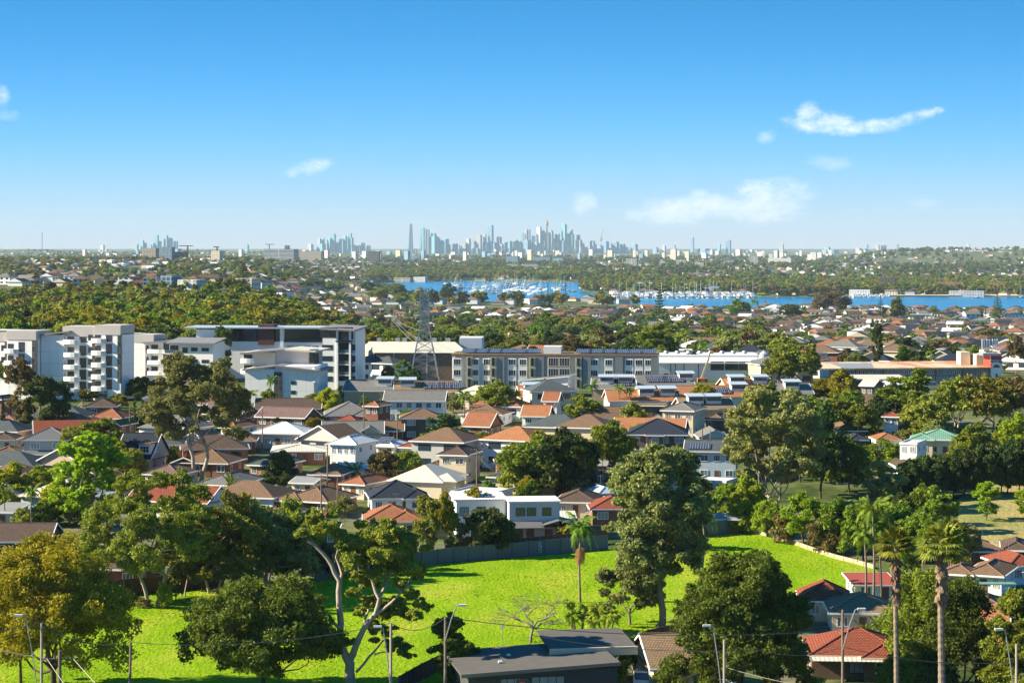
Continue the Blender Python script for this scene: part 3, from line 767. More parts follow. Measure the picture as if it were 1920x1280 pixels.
# twin-trunked gum in the foreground: hand-placed limbs and clumps
def traced_gum():
    p = G(662, 1292); k = F / p.y; h = 330 / k
    def q(px, row, y=0.0): return np.array([(px - 662) / k, y, (1292 - row) / k])
    mb = MB(); g = np.random.default_rng(3)
    def limb(pts, r0, r1, n=7):
        P = [q(*a) for a in pts]; m = len(P) - 1
        out = []
        for i in range(m):
            for t in (0, 0.5): out.append(P[i] + (P[i + 1] - P[i]) * t + g.normal(size=3) * 0.08 * (t > 0))
        out.append(P[-1]); rr = [r0 + (r1 - r0) * i / (len(out) - 1) for i in range(len(out))]
        mb.tube(out, rr, n=n)
    limb([(662, 1302), (655, 1262), (648, 1230)], 0.62, 0.5, 9)
    limb([(648, 1232), (636, 1195, 0.3), (637, 1150, 0.2), (635, 1110, 0), (636, 1090), (622, 1062), (606, 1040), (588, 1022), (576, 1015)], 0.42, 0.14)
    limb([(655, 1240, 0), (668, 1210, -0.6), (682, 1180, -1), (705, 1150, -1.2), (712, 1122, -1), (700, 1095, -0.5), (690, 1060, 0)], 0.42, 0.12)
    limb([(635, 1105, 0), (640, 1080, 0.8), (628, 1050, 1.4), (632, 1020, 1.6)], 0.22, 0.07)
    limb([(636, 1180, 0), (624, 1165, -0.6), (618, 1155, -0.8)], 0.2, 0.12)
    limb([(705, 1150, -1), (735, 1128, -1.5), (760, 1100, -1.5), (775, 1075, -1)], 0.2, 0.05)
    limb([(712, 1122, -1), (722, 1100, 0.5), (740, 1060, 1.5), (745, 1030, 2)], 0.2, 0.05)
    limb([(668, 1262, 0), (690, 1238, 1.5), (712, 1215, 2.2), (725, 1200, 2.4)], 0.16, 0.06)
    limb([(700, 1235, 1.6), (722, 1232, 2.4), (745, 1224, 3)], 0.08, 0.03)
    limb([(682, 1180, -1), (690, 1150, 1), (672, 1110, 2), (668, 1060, 2)], 0.16, 0.05)
    limb([(745, 1100, -1.5), (770, 1118, -2), (790, 1130, -2)], 0.09, 0.03)
    tr = mb.mesh('twin_gum_trunk', BARK_P, smooth=True)
    C = []; Rd = []
    def cl(px, row, y, r):
        C.append(q(px, row, y)); Rd.append(r / k)
    for a in [(700, 1010, 0, 26), (735, 1005, 1.5, 24), (668, 1020, 1, 24), (715, 1040, -2, 24), (755, 1030, 0, 26), (772, 1060, -1, 24), (742, 1062, 2, 24), (690, 1055, 2, 22), (660, 1050, -1, 20), (705, 1075, 0, 20), (785, 1078, 0, 15),
              (765, 1012, 1, 18), (725, 985, 0, 16), (648, 1030, 0, 14), (600, 1000, 0, 16), (585, 985, 1, 14), (617, 985, -1, 14), (570, 1000, 0, 12), (632, 1005, 1, 14), (596, 968, 0, 12), (625, 965, 1, 11),
              (668, 1085, 1, 15), (688, 1100, 2, 14), (660, 1118, 1.5, 12), (750, 1092, -1, 14), (770, 1112, -2, 13), (790, 1128, -2, 13), (775, 1145, -2, 10), (742, 1145, 2, 20), (765, 1160, 2, 16), (720, 1160, 2, 18), (700, 1185, 2, 16),
              (735, 1215, 2.5, 16), (755, 1225, 3, 14), (722, 1195, 2, 12), (648, 1210, 1, 10), (760, 1240, 3, 9), (690, 1130, 1, 14), (672, 1155, 2, 12), (800, 1135, -2, 8)]: cl(*a)
    for c_, r_ in list(zip(C, Rd)):
        for _ in range(2): C.append(c_ + g.normal(size=3) * np.array([1.0, 1.2, 0.7]) * r_ * 0.9); Rd.append(r_ * g.uniform(0.3, 0.6))
    C = np.array(C); Rd = np.array(Rd); sc, sr = [], []
    for c, r in zip(C, Rd):
        sc.append(c); sr.append(r * 0.8)
        d = g.normal(size=(7, 3)); d /= np.linalg.norm(d, axis=1)[:, None]
        for e in d: sc.append(c + e * r * 0.85 * np.array([1, 1.3, 0.7])); sr.append(r * (0.3 + 0.25 * g.random()))
    sr = np.array(sr); w2 = sr ** 2
    V, Fc, T = leaf_cloud(np.array(sc), sr, np.maximum(5, (70000 * w2 / w2.sum())).astype(int), 0.21, 4, 0.7, 0.5)
    plant('gum_tree', '', [('crown', np_mesh('twin_gum_crown', V, Fc, T, FOL['olive'])), ('trunk', tr)], p, 'tall gum with two smooth pale trunks forking low in front of the field')
traced_gum()
# leafless tree on the lawn
p, h, k = at_tree(1000, 1205, 1078)
plant('bare_tree', '', [('branches', bare_mesh('bare_field_tree', h * 1.35, h * 1.9, 8, BARK_G, r=0.26, levels=6, trunk=0.20, up=0.4))], p, 'leafless crooked tree on the lawn above the flat dark house')
# queen palms with straw flower skirts
def queen(px, row, top, label, seed, skirt=True, fr=3.1, **kw):
    p, h, k = at_tree(px, row, top); c, t, s, sk = feather_palm('q%d' % px, h - 1.2, fr=fr, seed=seed, skirt=(h * 0.60, 1.7, 0.6) if skirt else None, **kw)
    return plant('palm_tree', '', [('crown', c), ('trunk', t), ('crownshaft', s), ('flower_skirt', sk)], p, label, 'palm')
queen(1088, 1130, 972, 'lone slim palm with straw flower skirt standing on the open lawn', 31, nf=15)
queen(1318, 1130, 938, 'slim palm with straw flower skirt right of the very tall gum', 32, nf=16)
queen(1637, 1150, 942, 'tallest of the three close slim palms behind the red roof', 33, skirt=False, nf=20, fr=3.8, fol='green')
queen(1650, 1148, 972, 'middle-height palm of the three close slim palms behind the red roof', 34, skirt=False, nf=14, fr=3.0)
queen(1622, 1146, 985, 'shortest of the three close slim palms behind the red roof', 35, skirt=False, nf=14, fr=2.8)
for (px, row, top, lab, sd_, cr_) in [(1765, 1420, 990, 'thick-trunked fan palm with brown skirt before the yellow-tipped conifers', 41, 1.9), (1680, 1400, 992, 'thinner fan palm with ragged brown skirt right of the three slim palms', 42, 1.6)]:
    p, h, k = at_tree(px, row, top); c, t, s = fan_palm('fan%d' % px, h - 1.6, cr=cr_, seed=sd_, trunk_r=0.30 if px > 1700 else 0.22, skirt=5.2 if px > 1700 else 5.6)
    plant('palm_tree', '', [('crown', c), ('trunk', t), ('dead_frond_skirt', s)], p, lab, 'palm')
# clumps of low palms behind the dark flat house
for (px, row, top, w_, lab, f_, sd_) in [(1085, 1185, 1118, 60, 'yellow-green clump of low palms left of the low grey-green tree', 'bright', 51), (1135, 1195, 1125, 60, 'second yellow-green palm clump behind the raised roof edge', 'bright', 52),
                              (1165, 1262, 1175, 60, 'dark palm clump at the corner of the flat dark house', 'green', 53), (1205, 1268, 1190, 45, 'dark strappy palm clump before the brown tiled gable house', 'green', 54)]:
    p, h, k = at_tree(px, row, top); V = []; g = np.random.default_rng(sd_)
    mb = MB()
    for j in range(9):
        ox, oy = g.normal(size=2) * w_ / k * 0.28; hh = h * (0.35 + 0.4 * g.random()); mb.tube([(ox * 0.5, oy * 0.5, -0.3), (ox, oy, hh)], [0.09, 0.06], n=5)
        for m_ in range(11): V += frond_verts(g, np.array([ox, oy, hh]), g.random() * 6.3, 1.7, 0.9 * g.random() + 0.2, 0.7 + 0.3 * g.random(), 0.55, nseg=4, pairs=9, leaf_w=0.09)
    V = np.array(V); n = len(V) // 4
    plant('palm_clump', '', [('crown', np_mesh('pc', V, np.arange(n * 4).reshape(n, 4), g.random(n), FOL[f_])), ('trunk', mb.mesh('pct', BARK_G))], p, lab, 'palm')
# conifers right
big(1728, 1290, 1078, 122, 'left one of the two yellow-tipped conifers behind the fan palms', name='conifer', base=0.0, clumps=87, cr=0.13, leaves=26000, size=0.24, shape='tall', seed=61, fol='green', bark=BARK_D, squash=1.1)
big(1796, 1300, 1092, 132, 'right one of the two yellow-tipped conifers behind the fan palms', name='conifer', base=0.0, clumps=87, cr=0.13, leaves=26000, size=0.24, shape='tall', seed=62, fol='deep', bark=BARK_D, squash=1.1)
big(1700, 1300, 1225, 120, 'rounded dark bush below the yellow-tipped conifers', name='bush', base=0.0, clumps=37, cr=0.16, leaves=14000, size=0.22, shape='dome', seed=63, fol='green', bark=BARK_D, cat='bush')

# longer tufts scattered over the field
def tufts():
    gg = np.random.default_rng(77); n = 26000; P = [G(*q) for q in field_pts]; poly = np.array([(p.x, p.y) for p in P])
    xy = np.stack([gg.uniform(poly[:, 0].min(), poly[:, 0].max(), n * 3), gg.uniform(210, poly[:, 1].max(), n * 3)], 1)
    ins = np.zeros(len(xy), bool); j = len(poly) - 1
    for i in range(len(poly)):
        xi, yi = poly[i]; xj, yj = poly[j]; c = ((yi > xy[:, 1]) != (yj > xy[:, 1])) & (xy[:, 0] < (xj - xi) * (xy[:, 1] - yi) / (yj - yi + 1e-9) + xi); ins ^= c; j = i
    nz = np.sin(xy[:, 0] * 0.21 + 1.1 * np.sin(xy[:, 1] * 0.13)) + np.sin(xy[:, 1] * 0.33 + np.sin(xy[:, 0] * 0.17) * 2)
    xy = xy[ins & (nz + gg.normal(size=len(xy)) * 1.0 > 0.2)][:n]; n = len(xy); z = terrain(xy[:, 0], xy[:, 1]) + 0.05
    a = gg.random(n) * 6.28; w = gg.uniform(0.06, 0.18, n); h = gg.uniform(0.05, 0.16, n); B0 = np.stack([xy[:, 0], xy[:, 1], z], 1); s_ = np.stack([np.cos(a) * w, np.sin(a) * w, 0 * w], 1); u = np.stack([gg.normal(size=n) * 0.12, gg.normal(size=n) * 0.12, h], 1)
    V = np.stack([B0 - s_, B0 + s_, B0 + s_ * 0.6 + u, B0 - s_ * 0.6 + u], 1).reshape(-1, 3)
    FOL['lawn'] = foliage('grass_tufts', (0.15, 0.32, 0.006), (0.34, 0.46, 0.015), trans=0.45)
    o = link('grass_tufts', np_mesh('grass_tufts', V, np.arange(n * 4).reshape(n, 4), gg.random(n), FOL['lawn'])); o['kind'] = 'stuff'
tufts()
# ================================================================== building kit
RT = {  # roof finishes: word for labels -> material
    'terracotta': tiled('terracotta_tiles', (0.43, 0.175, 0.095), lichen=0.45, lc=(0.30, 0.17, 0.10)),
    'red': tiled('red_tiles', (0.34, 0.105, 0.065), lichen=0.25, lc=(0.22, 0.06, 0.04)),
    'orange': tiled('orange_tiles', (0.52, 0.23, 0.11), lichen=0.3, lc=(0.42, 0.20, 0.10)),
    'brown': tiled('brown_tiles', (0.29, 0.185, 0.12), lichen=0.4, lc=(0.13, 0.09, 0.065)),
    'dark brown': tiled('dark_brown_tiles', (0.17, 0.12, 0.095), lichen=0.4, lc=(0.07, 0.05, 0.04)),
    'mauve': tiled('mauve_tiles', (0.28, 0.185, 0.17), lichen=0.4, lc=(0.12, 0.08, 0.08)),
    'grey': tiled('grey_tiles', (0.27, 0.27, 0.265), lichen=0.4, lc=(0.12, 0.12, 0.11)),
    'slate': tiled('slate_tiles', (0.13, 0.155, 0.17), lichen=0.3, lc=(0.05, 0.06, 0.06)),
    'navy': tiled('navy_tiles', (0.05, 0.062, 0.09), lichen=0.2, lc=(0.02, 0.025, 0.035)),
    'green': tiled('green_tiles', (0.10, 0.15, 0.08), lichen=0.3, lc=(0.06, 0.08, 0.04)),
    'tan': tiled('tan_tiles', (0.36, 0.25, 0.16), lichen=0.4, lc=(0.22, 0.16, 0.10)),
    'white metal': ribbed('white_sheet', (0.74, 0.75, 0.76), period=0.5),
    'cream metal': ribbed('cream_sheet', (0.66, 0.62, 0.52), period=0.5),
    'grey metal': ribbed('grey_sheet', (0.30, 0.31, 0.32), period=0.4),
    'charcoal metal': ribbed('charcoal_sheet', (0.15, 0.155, 0.16), period=0.4),
    'teal metal': ribbed('teal_sheet', (0.16, 0.33, 0.25), period=0.4),
    'red metal': ribbed('red_sheet', (0.38, 0.09, 0.06), period=0.4),
    'blue metal': ribbed('blue_sheet', (0.42, 0.52, 0.62), period=0.4),
}
WT = {
    'white': plain('white_render', (0.80, 0.80, 0.79), var=0.05, scale=0.5),
    'cream': plain('cream_render', (0.66, 0.57, 0.42), var=0.08, scale=0.5),
    'grey': plain('grey_render', (0.46, 0.46, 0.45), var=0.08, scale=0.5),
    'dark': plain('dark_render', (0.075, 0.08, 0.085), var=0.15, scale=0.5),
    'pale blue': plain('pale_blue_render', (0.50, 0.60, 0.68), var=0.06, scale=0.5),
    'sand': plain('sand_render', (0.52, 0.42, 0.30), var=0.08, scale=0.5),
    'red brick': tiled('red_bricks', (0.30, 0.10, 0.065), w=0.5, h=0.17, mortar=0.02, mc=(0.28, 0.2, 0.16), lichen=0.15, bump=0.2),
    'brown brick': tiled('brown_bricks', (0.19, 0.12, 0.085), w=0.5, h=0.17, mortar=0.02, mc=(0.2, 0.16, 0.13), lichen=0.15, bump=0.2),
    'orange brick': tiled('orange_bricks', (0.50, 0.22, 0.11), w=0.5, h=0.17, mortar=0.02, mc=(0.4, 0.3, 0.2), lichen=0.15, bump=0.2),
    'cream brick': tiled('cream_bricks', (0.56, 0.44, 0.29), w=0.5, h=0.17, mortar=0.02, mc=(0.5, 0.42, 0.32), lichen=0.1, bump=0.2),
}
TRIM = plain('white_trim', (0.82, 0.82, 0.80), rough=0.4, var=0.03)
TRIM_D = plain('dark_trim', (0.06, 0.06, 0.065), rough=0.4)
TRIM_C = plain('cream_trim', (0.62, 0.55, 0.42), rough=0.5)
GLASS = glass('window_glass')
GLASS_B = glass('blue_glass', (0.07, 0.12, 0.17))
CURT = plain('curtained_glass', (0.30, 0.33, 0.35), rough=0.15, spec=0.6, var=0.4, scale=2.5)
DOORM = plain('door_paint', (0.16, 0.09, 0.06), rough=0.5)
PANEL = tiled('solar_cells', (0.018, 0.03, 0.07), [0.022, 0.035, 0.08], w=0.5, h=0.8, mortar=0.035, mc=(0.35, 0.38, 0.42), lichen=0.0, rough=0.12, off=0.0, bump=0)
BRICKC = plain('chimney_brick', (0.28, 0.12, 0.08), var=0.25, scale=6)
STEEL = plain('galvanised_steel', (0.40, 0.42, 0.44), rough=0.45, metal=0.6, var=0.1)

def roof_faces(mb, w, d, z, kind, pitch, cx=0, cy=0, e=0.45, mi=0, fascia=0.2, ridges=None, gut=None):
    """hip, gable ('gable' ridge along x, 'front gable' ridge along y), skillion and flat roofs; also collects ridge lines and gutter runs."""
    W, Dp = w / 2 + e, d / 2 + e; t = math.tan(R(pitch))
    x0, x1, y0, y1 = cx - W, cx + W, cy - Dp, cy + Dp
    ze = z - e * t * 0.0
    c = [(x0, y0, ze), (x1, y0, ze), (x1, y1, ze), (x0, y1, ze)]
    RL = []
    def F_(pts): mb.face(pts, mi=mi)
    if kind == 'hip':
        if W >= Dp:
            h = Dp * t; a, b = (x0 + Dp, cy, ze + h), (x1 - Dp, cy, ze + h)
            F_([c[0], c[1], b, a]); F_([c[2], c[3], a, b]); F_([c[3], c[0], a]); F_([c[1], c[2], b])
            RL = [(a, b), (c[0], a), (c[3], a), (c[1], b), (c[2], b)]
        else:
            h = W * t; a, b = (cx, y0 + W, ze + h), (cx, y1 - W, ze + h)
            F_([c[0], c[1], a]); F_([c[1], c[2], b, a]); F_([c[2], c[3], b]); F_([c[3], c[0], a, b])
            RL = [(a, b), (c[0], a), (c[1], a), (c[2], b), (c[3], b)]
    elif kind == 'gable':
        h = Dp * t; a, b = (x0, cy, ze + h), (x1, cy, ze + h)
        F_([c[0], c[1], b, a]); F_([c[2], c[3], a, b]); RL = [(a, b)]
    elif kind == 'front gable':
        h = W * t; a, b = (cx, y0, ze + h), (cx, y1, ze + h)
        F_([c[1], c[2], b, a]); F_([c[3], c[0], a, b]); RL = [(a, b)]
    elif kind == 'skillion':
        h = 2 * Dp * t
        F_([c[0], c[1], (x1, y1, ze + h), (x0, y1, ze + h)])
    elif kind == 'skillion x':
        h = 2 * W * t
        F_([c[0], (x1, y0, ze + h), (x1, y1, ze + h), c[3]])
    elif kind == 'flat':
        F_([(x0, y0, ze + 0.02), (x1, y0, ze + 0.02), (x1, y1, ze + 0.02), (x0, y1, ze + 0.02)]); h = 0
    # soffit
    if kind in ('hip', 'gable', 'front gable', 'flat'):
        mb.face([(x0, y0, ze - 0.12), (x0, y1, ze - 0.12), (x1, y1, ze - 0.12), (x1, y0, ze - 0.12)], mi=mi)
    if kind == 'skillion': mb.face([(x0, y0, ze - 0.12), (x0, y1, ze + h - 0.12), (x1, y1, ze + h - 0.12), (x1, y0, ze - 0.12)], mi=mi)
    if kind == 'skillion x': mb.face([(x0, y0, ze - 0.12), (x0, y1, ze - 0.12), (x1, y1, ze + h - 0.12), (x1, y0, ze + h - 0.12)], mi=mi)
    if ridges is not None: ridges += RL
    if gut is not None:
        f = fascia
        def run(p, q):
            p, q = Vector(p), Vector(q); t_ = (q - p); o_ = Vector((t_.y, -t_.x, 0)).normalized() * 0.06
            gut.face([p + o_ + Vector((0, 0, -f)), q + o_ + Vector((0, 0, -f)), q + o_ + Vector((0, 0, 0.03)), p + o_ + Vector((0, 0, 0.03))])
            gut.face([p + o_ + Vector((0, 0, 0.03)), q + o_ + Vector((0, 0, 0.03)), q - o_ + Vector((0, 0, 0.03)), p - o_ + Vector((0, 0, 0.03))])
            gut.face([p + o_ + Vector((0, 0, -f)), p - o_ + Vector((0, 0, -f)), q - o_ + Vector((0, 0, -f)), q + o_ + Vector((0, 0, -f))])
        if kind in ('hip', 'flat'):
            for i in range(4): run(c[i], c[(i + 1) % 4])
        elif kind == 'gable':
            run(c[0], c[1]); run(c[2], c[3]); run(c[1], (x1, cy, ze + h)); run((x1, cy, ze + h), c[2]); run(c[3], (x0, cy, ze + h)); run((x0, cy, ze + h), c[0])
        elif kind == 'front gable':
            run(c[1], c[2]); run(c[3], c[0]); run(c[0], (cx, y0, ze + h)); run((cx, y0, ze + h), c[1]); run(c[2], (cx, y1, ze + h)); run((cx, y1, ze + h), c[3])
        elif kind == 'skillion':
            run(c[0], c[1]); run(c[1], (x1, y1, ze + h)); run((x1, y1, ze + h), (x0, y1, ze + h)); run((x0, y1, ze + h), c[0])
        elif kind == 'skillion x':
            run(c[0], (x1, y0, ze + h)); run((x1, y0, ze + h), (x1, y1, ze + h)); run((x1, y1, ze + h), c[3]); run(c[3], c[0])
    return h
def wall_faces(mb, w, d, z0, z1, kind, pitch, cx=0, cy=0, e=0.45, mi=0):
    x0, x1, y0, y1 = cx - w / 2, cx + w / 2, cy - d / 2, cy + d / 2
    mb.box(x0, y0, z0, x1, y1, z1 - 0.01, mi=mi, top=True, bottom=False); t = math.tan(R(pitch))
    if kind == 'gable':
        h = (d / 2) * t + e * t * 0.9
        for x, s in ((x0, -1), (x1, 1)):
            p = [(x, y0, z1), (x, y1, z1), (x, cy, z1 + h)]; mb.face(p if s > 0 else p[::-1], mi=mi)
    if kind == 'front gable':
        h = (w / 2) * t + e * t * 0.9
        for y, s in ((y0, 1), (y1, -1)):
            p = [(x0, y, z1), (x1, y, z1), (cx, y, z1 + h)]; mb.face(p if s > 0 else p[::-1], mi=mi)
    if kind == 'skillion':
        h = d * t; mb.face([(x0, y0, z1), (x0, y1, z1 + h), (x0, y1, z1)], mi=mi); mb.face([(x1, y0, z1), (x1, y1, z1), (x1, y1, z1 + h)], mi=mi); mb.face([(x1, y1, z1), (x0, y1, z1), (x0, y1, z1 + h), (x1, y1, z1 + h)], mi=mi)
    if kind == 'skillion x':
        h = w * t; mb.face([(x0, y0, z1), (x1, y0, z1), (x1, y0, z1 + h)], mi=mi); mb.face([(x0, y1, z1), (x1, y1, z1 + h), (x1, y1, z1)], mi=mi); mb.face([(x1, y0, z1), (x1, y1, z1), (x1, y1, z1 + h), (x1, y0, z1 + h)], mi=mi)
def window(parent, x, y, z, w, h, face='f', frame=TRIM, pane=GLASS, mull=1, name='window', rows=1, arch=False):
    """one window: a frame proud of the wall with its pane as a sub-part. face f/b/l/r"""
    fb, pb = MB(), MB(); t = 0.09
    def bx(mb, a0, z0, a1, z1, y0, y1): mb.box(a0, y0, z0, a1, y1, z1)
    bx(fb, -w / 2, 0, w / 2, t, -0.07, 0.0); bx(fb, -w / 2, h - t, w / 2, h, -0.07, 0.0)
    bx(fb, -w / 2, t, -w / 2 + t, h - t, -0.07, 0.0); bx(fb, w / 2 - t, t, w / 2, h - t, -0.07, 0.0)
    for i in range(mull):
        xx = -w / 2 + w * (i + 1) / (mull + 1); bx(fb, xx - 0.035, t, xx + 0.035, h - t, -0.06, 0.0)
    for i in range(rows - 1):
        zz = h * (i + 1) / rows; bx(fb, -w / 2 + t, zz - 0.03, w / 2 - t, zz + 0.03, -0.055, 0.0)
    if arch: fb.prism([(-w / 2, -0.07)], 0, 0) if False else None
    bx(pb, -w / 2 + t * 0.5, t * 0.5, w / 2 - t * 0.5, h - t * 0.5, -0.03, -0.005)
    o = fb.build(name, frame, parent); o.location = (x, y, z)
    o.rotation_euler = (0, 0, {'f': 0, 'r': R(90), 'b': R(180), 'l': R(-90)}[face])
    pb.build('pane', pane, o)
    return o
def door(parent, x, y, z, w=0.95, h=2.1, face='f', mat=None, name='door'):
    b = MB(); b.box(-w / 2, -0.06, 0, w / 2, 0, h)
    o = b.build(name, mat or DOORM, parent); o.location = (x, y, z); o.rotation_euler = (0, 0, {'f': 0, 'r': R(90), 'b': R(180), 'l': R(-90)}[face]); return o
def tilted_rect(mb, x, y, z, w, l, pitch, th=0.06, M=None):
    M0 = Matrix.Translation((x, y, z)) @ Matrix.Rotation(R(pitch), 4, 'X')
    mb.box(0, 0, 0, w, l, th, M=M0 if M is None else M @ M0)
NH = [0]
def house(px, row, wpx, label, roof='hip', rc='brown', wc='red brick', d=10, fl=1, rot=0, pitch=22, fh=2.7, wings=(), trim=None, win=None, solar=0, chimney=False, name='house', group=None, e=0.5,
          porch=False, garage=False, sidewin=True, wm=None, rm=None, detail=True, lift=0.0, solar_x=None, dish=False, pane=None, look=None, frontmul=1, winframe=None):
    """a house whose front wall foot is centred on the photograph's (px,row); wpx = its width in the photograph."""
    p = G(px, row); k = F / p.y; w = wpx / k - 2 * e * 0.9
    if rot == 0: rot = [-24, -16, -9, 4, -20, -12, 2][(int(px) * 3 + int(row)) % 7]
    ca, sa = abs(math.cos(R(rot))), abs(math.sin(R(rot)))
    w = max(3.0, (w - d * sa) / ca) if abs(rot) > 1 else w
    p = p + Vector((0, (d * ca + w * sa) / 2, 0))
    p.x = (px - 960) / F * p.y * 0.985 + (px - 960) / F * (p.y) * 0.015; p.z = tz(p.x, p.y) * 0.3 + G(px, row).z * 0.7 + lift
    t = thing(name, label, 'house', p, R(rot), group, look)
    wmat = wm or WT[wc]; rmat = rm or RT[rc]; tm = trim or TRIM
    H = fh * fl; wb, rb, gb, ridges = MB(), MB(), MB(), []
    wall_faces(wb, w, d, -1.2, H, roof, pitch); rh = roof_faces(rb, w, d, H, roof, pitch, e=e, ridges=ridges, gut=gb)
    if roof == 'flat' : rb.box(-w / 2 - e, -d / 2 - e, H + 0.02, w / 2 + e, -d / 2 - e + 0.2, H + 0.30); rb.box(-w / 2 - e, -d / 2 - e + 0.2, H + 0.02, -w / 2 - e + 0.2, d / 2 + e, H + 0.30); rb.box(w / 2 + e - 0.2, -d / 2 - e + 0.2, H + 0.02, w / 2 + e, d / 2 + e, H + 0.30)
    for i, (wx, wy, ww, wd, wfl, wk) in enumerate(wings):
        Hw = fh * wfl - 0.02 * (i + 1)
        wall_faces(wb, ww, wd, -1.2, Hw, wk, pitch, wx, wy); roof_faces(rb, ww, wd, Hw, wk, pitch, wx, wy, e=e - 0.03 * (i + 1), ridges=ridges, gut=gb)
    wb.build('wall', wmat, t); ro = rb.build('roof', rmat, t); gb.build('gutter', tm, t)
    tilesr = rmat.name.endswith('tiles')
    if ridges and detail:
        cb = MB()
        for a, b in ridges: cb.bar(Vector(a) + Vector((0, 0, 0.03)), Vector(b) + Vector((0, 0, 0.03)), 0.11, n=5)
        cb.build('ridge_cap', rmat, ro)
    # windows on the front, both sides
    nw = win if win is not None else max(2, int(w / 3.2))
    g = random.Random(int(px * 7 + row))
    PN = pane or [GLASS, CURT, GLASS_B][g.randrange(3)]
    wf = winframe or (TRIM_D if wc in ('grey', 'dark') and g.random() < 0.5 else TRIM)
    if detail:
        for f_ in range(fl):
            for i in range(nw):
                x = -w / 2 + w * (i + 0.5) / nw; z = f_ * fh + 0.95
                if f_ == 0 and i == nw // 2 and not garage: door(t, x, -d / 2, 0.05); continue
                if f_ == 0 and garage and i == nw - 1: door(t, x, -d / 2, 0.05, min(4.6, w / nw * 0.9), 2.2, name='garage_door', mat=TRIM_C); continue
                window(t, x, -d / 2, z, min(2.2, w / nw * 0.62) * (1 if i % 2 else 0.85), 1.25, 'f', wf, PN, mull=1 if i % 2 else 2)
            if sidewin:
                for i in range(2):
                    y = -d / 2 + d * (i + 0.5) / 2
                    window(t, -w / 2, y, f_ * fh + 1.0, 1.3, 1.1, 'l', wf, PN)
                    if rot < -5 or px < 960 or True: window(t, w / 2, y, f_ * fh + 1.0, 1.3, 1.1, 'r', wf, PN)
            for i, (wx, wy, ww, wd, wfl, wk) in enumerate(wings):
                if f_ < wfl and wy - wd / 2 < -d / 2 - 0.3: window(t, wx, wy - wd / 2, f_ * fh + 0.95, min(2.2, ww * 0.5), 1.25, 'f', wf, PN)
    if porch:
        pb = MB(); pb.box(-w / 2, -d / 2 - 2.4, H * 0 + 2.45, w / 2, -d / 2 - 0.02, 2.55); pb.build('porch_roof', tm, t)
        for i in range(4):
            c = MB(); x = -w / 2 + 0.15 + (w - 0.3) * i / 3; c.box(x - 0.07, -d / 2 - 2.35, -1.0, x + 0.07, -d / 2 - 2.2, 2.45); c.build('porch_post', tm, t)
    tt = math.tan(R(pitch))
    if solar and roof in ('hip', 'gable'):
        for i in range(solar):
            sb = MB(); x = (solar_x if solar_x is not None else -w * 0.22) + (i - solar / 2) * 1.08
            tilted_rect(sb, x, -d / 2 - e + 1.0, H + tt * 1.0 + 0.10, 1.0, 3.2, pitch); sb.build('solar_panel', PANEL, ro)
    if chimney:
        cb = MB(); cx_ = w * 0.22; cb.box(cx_ - 0.35, -0.35, H, cx_ + 0.35, 0.35, H + rh + 0.9); cb.box(cx_ - 0.42, -0.42, H + rh + 0.9, cx_ + 0.42, 0.42, H + rh + 1.05); cb.build('chimney', BRICKC, ro)
    if g.random() < 0.55 and detail:
        ab = MB(); x = w * (g.random() - 0.5) * 0.5; zt = H + rh + 1.8
        ab.bar((x, 0, H), (x, 0, zt), 0.025, n=4); ab.bar((x - 0.6, 0, zt - 0.1), (x + 0.6, 0, zt - 0.1), 0.015, n=3)
        for j in range(5): ab.bar((x - 0.55 + 0.27 * j, -0.35, zt - 0.1), (x - 0.55 + 0.27 * j, 0.35, zt - 0.1), 0.012, n=3)
        ab.build('aerial', STEEL, ro)
    NH[0] += 1
    return t, w, d, H, rh
# ================================================================== houses one can tell apart, nearest band first
def H_(*a, **k): return house(*a, **k)
# bottom edge
t, w, d, Hh, rh = H_(1606, 1276, 205, 'brown brick house with bright red tiled roof and arched windows at the bottom right', rc='red', wc='brown brick', d=10, pitch=22, win=0, rot=-4, trim=TRIM_C, e=0.4,
   wings=((w_ := 2.6, -2.0, 4.6, 8.0, 1, 'hip'),))
ARCHB = plain('arch_surround', (0.5, 0.4, 0.3), rough=0.6)
for i, x in enumerate((-0.4, 2.7)):
    yy = -d / 2 - (1.0 if i else 0.0); yy = -6.0 if i else -5.0
    fb, pb = MB(), MB(); ww, hh = 1.7, 1.15; arc = [(ww / 2 * math.cos(a), hh + 0.75 * math.sin(a)) for a in np.linspace(0, math.pi, 11)]
    poly = [(-ww / 2, 0), (ww / 2, 0)] + arc
    for j in range(len(poly)):
        a, b = poly[j], poly[(j + 1) % len(poly)]
        if abs(a[0] - b[0]) + abs(a[1] - b[1]) > 1e-5: fb.bar((a[0], 0, a[1]), (b[0], 0, b[1]), 0.07, n=4)
    for xm in (-0.3, 0.3): fb.bar((xm, 0, 0), (xm, 0, hh + 0.68), 0.03, n=4)
    pb.face([(q[0], 0.03, q[1]) for q in poly])
    o = fb.build('arched_window', TRIM_D, t); o.location = (x, yy - 0.04, 0.75); pb.build('pane', CURT, o)
vb = MB(); M0 = Matrix.Translation((-w / 2 - 0.6, -d / 2 - 1.9, Hh - 0.35)) @ Matrix.Rotation(R(8), 4, 'X'); vb.box(0, 0, 0, w * 0.78, 2.0, 0.06, M=M0); vb.build('verandah_roof', RT['cream metal'], t)
H_(1243, 1300, 118, 'cream house with faded brown tiled gable roof behind the huge dense round tree', roof='gable', rc='tan', wc='cream', d=11, pitch=25, rot=8, win=3, trim=TRIM)
H_(1545, 1168, 112, 'cream house with dark red hipped tile roof and a ball finial beside the field', rc='red', wc='cream', d=7.5, pitch=30, win=2, rot=-6)
H_(1612, 1192, 138, 'brown tiled hip roof house sandwiched between the two bright red tiled roofs', rc='tan', wc='cream', d=9, pitch=22, win=3, rot=-4)
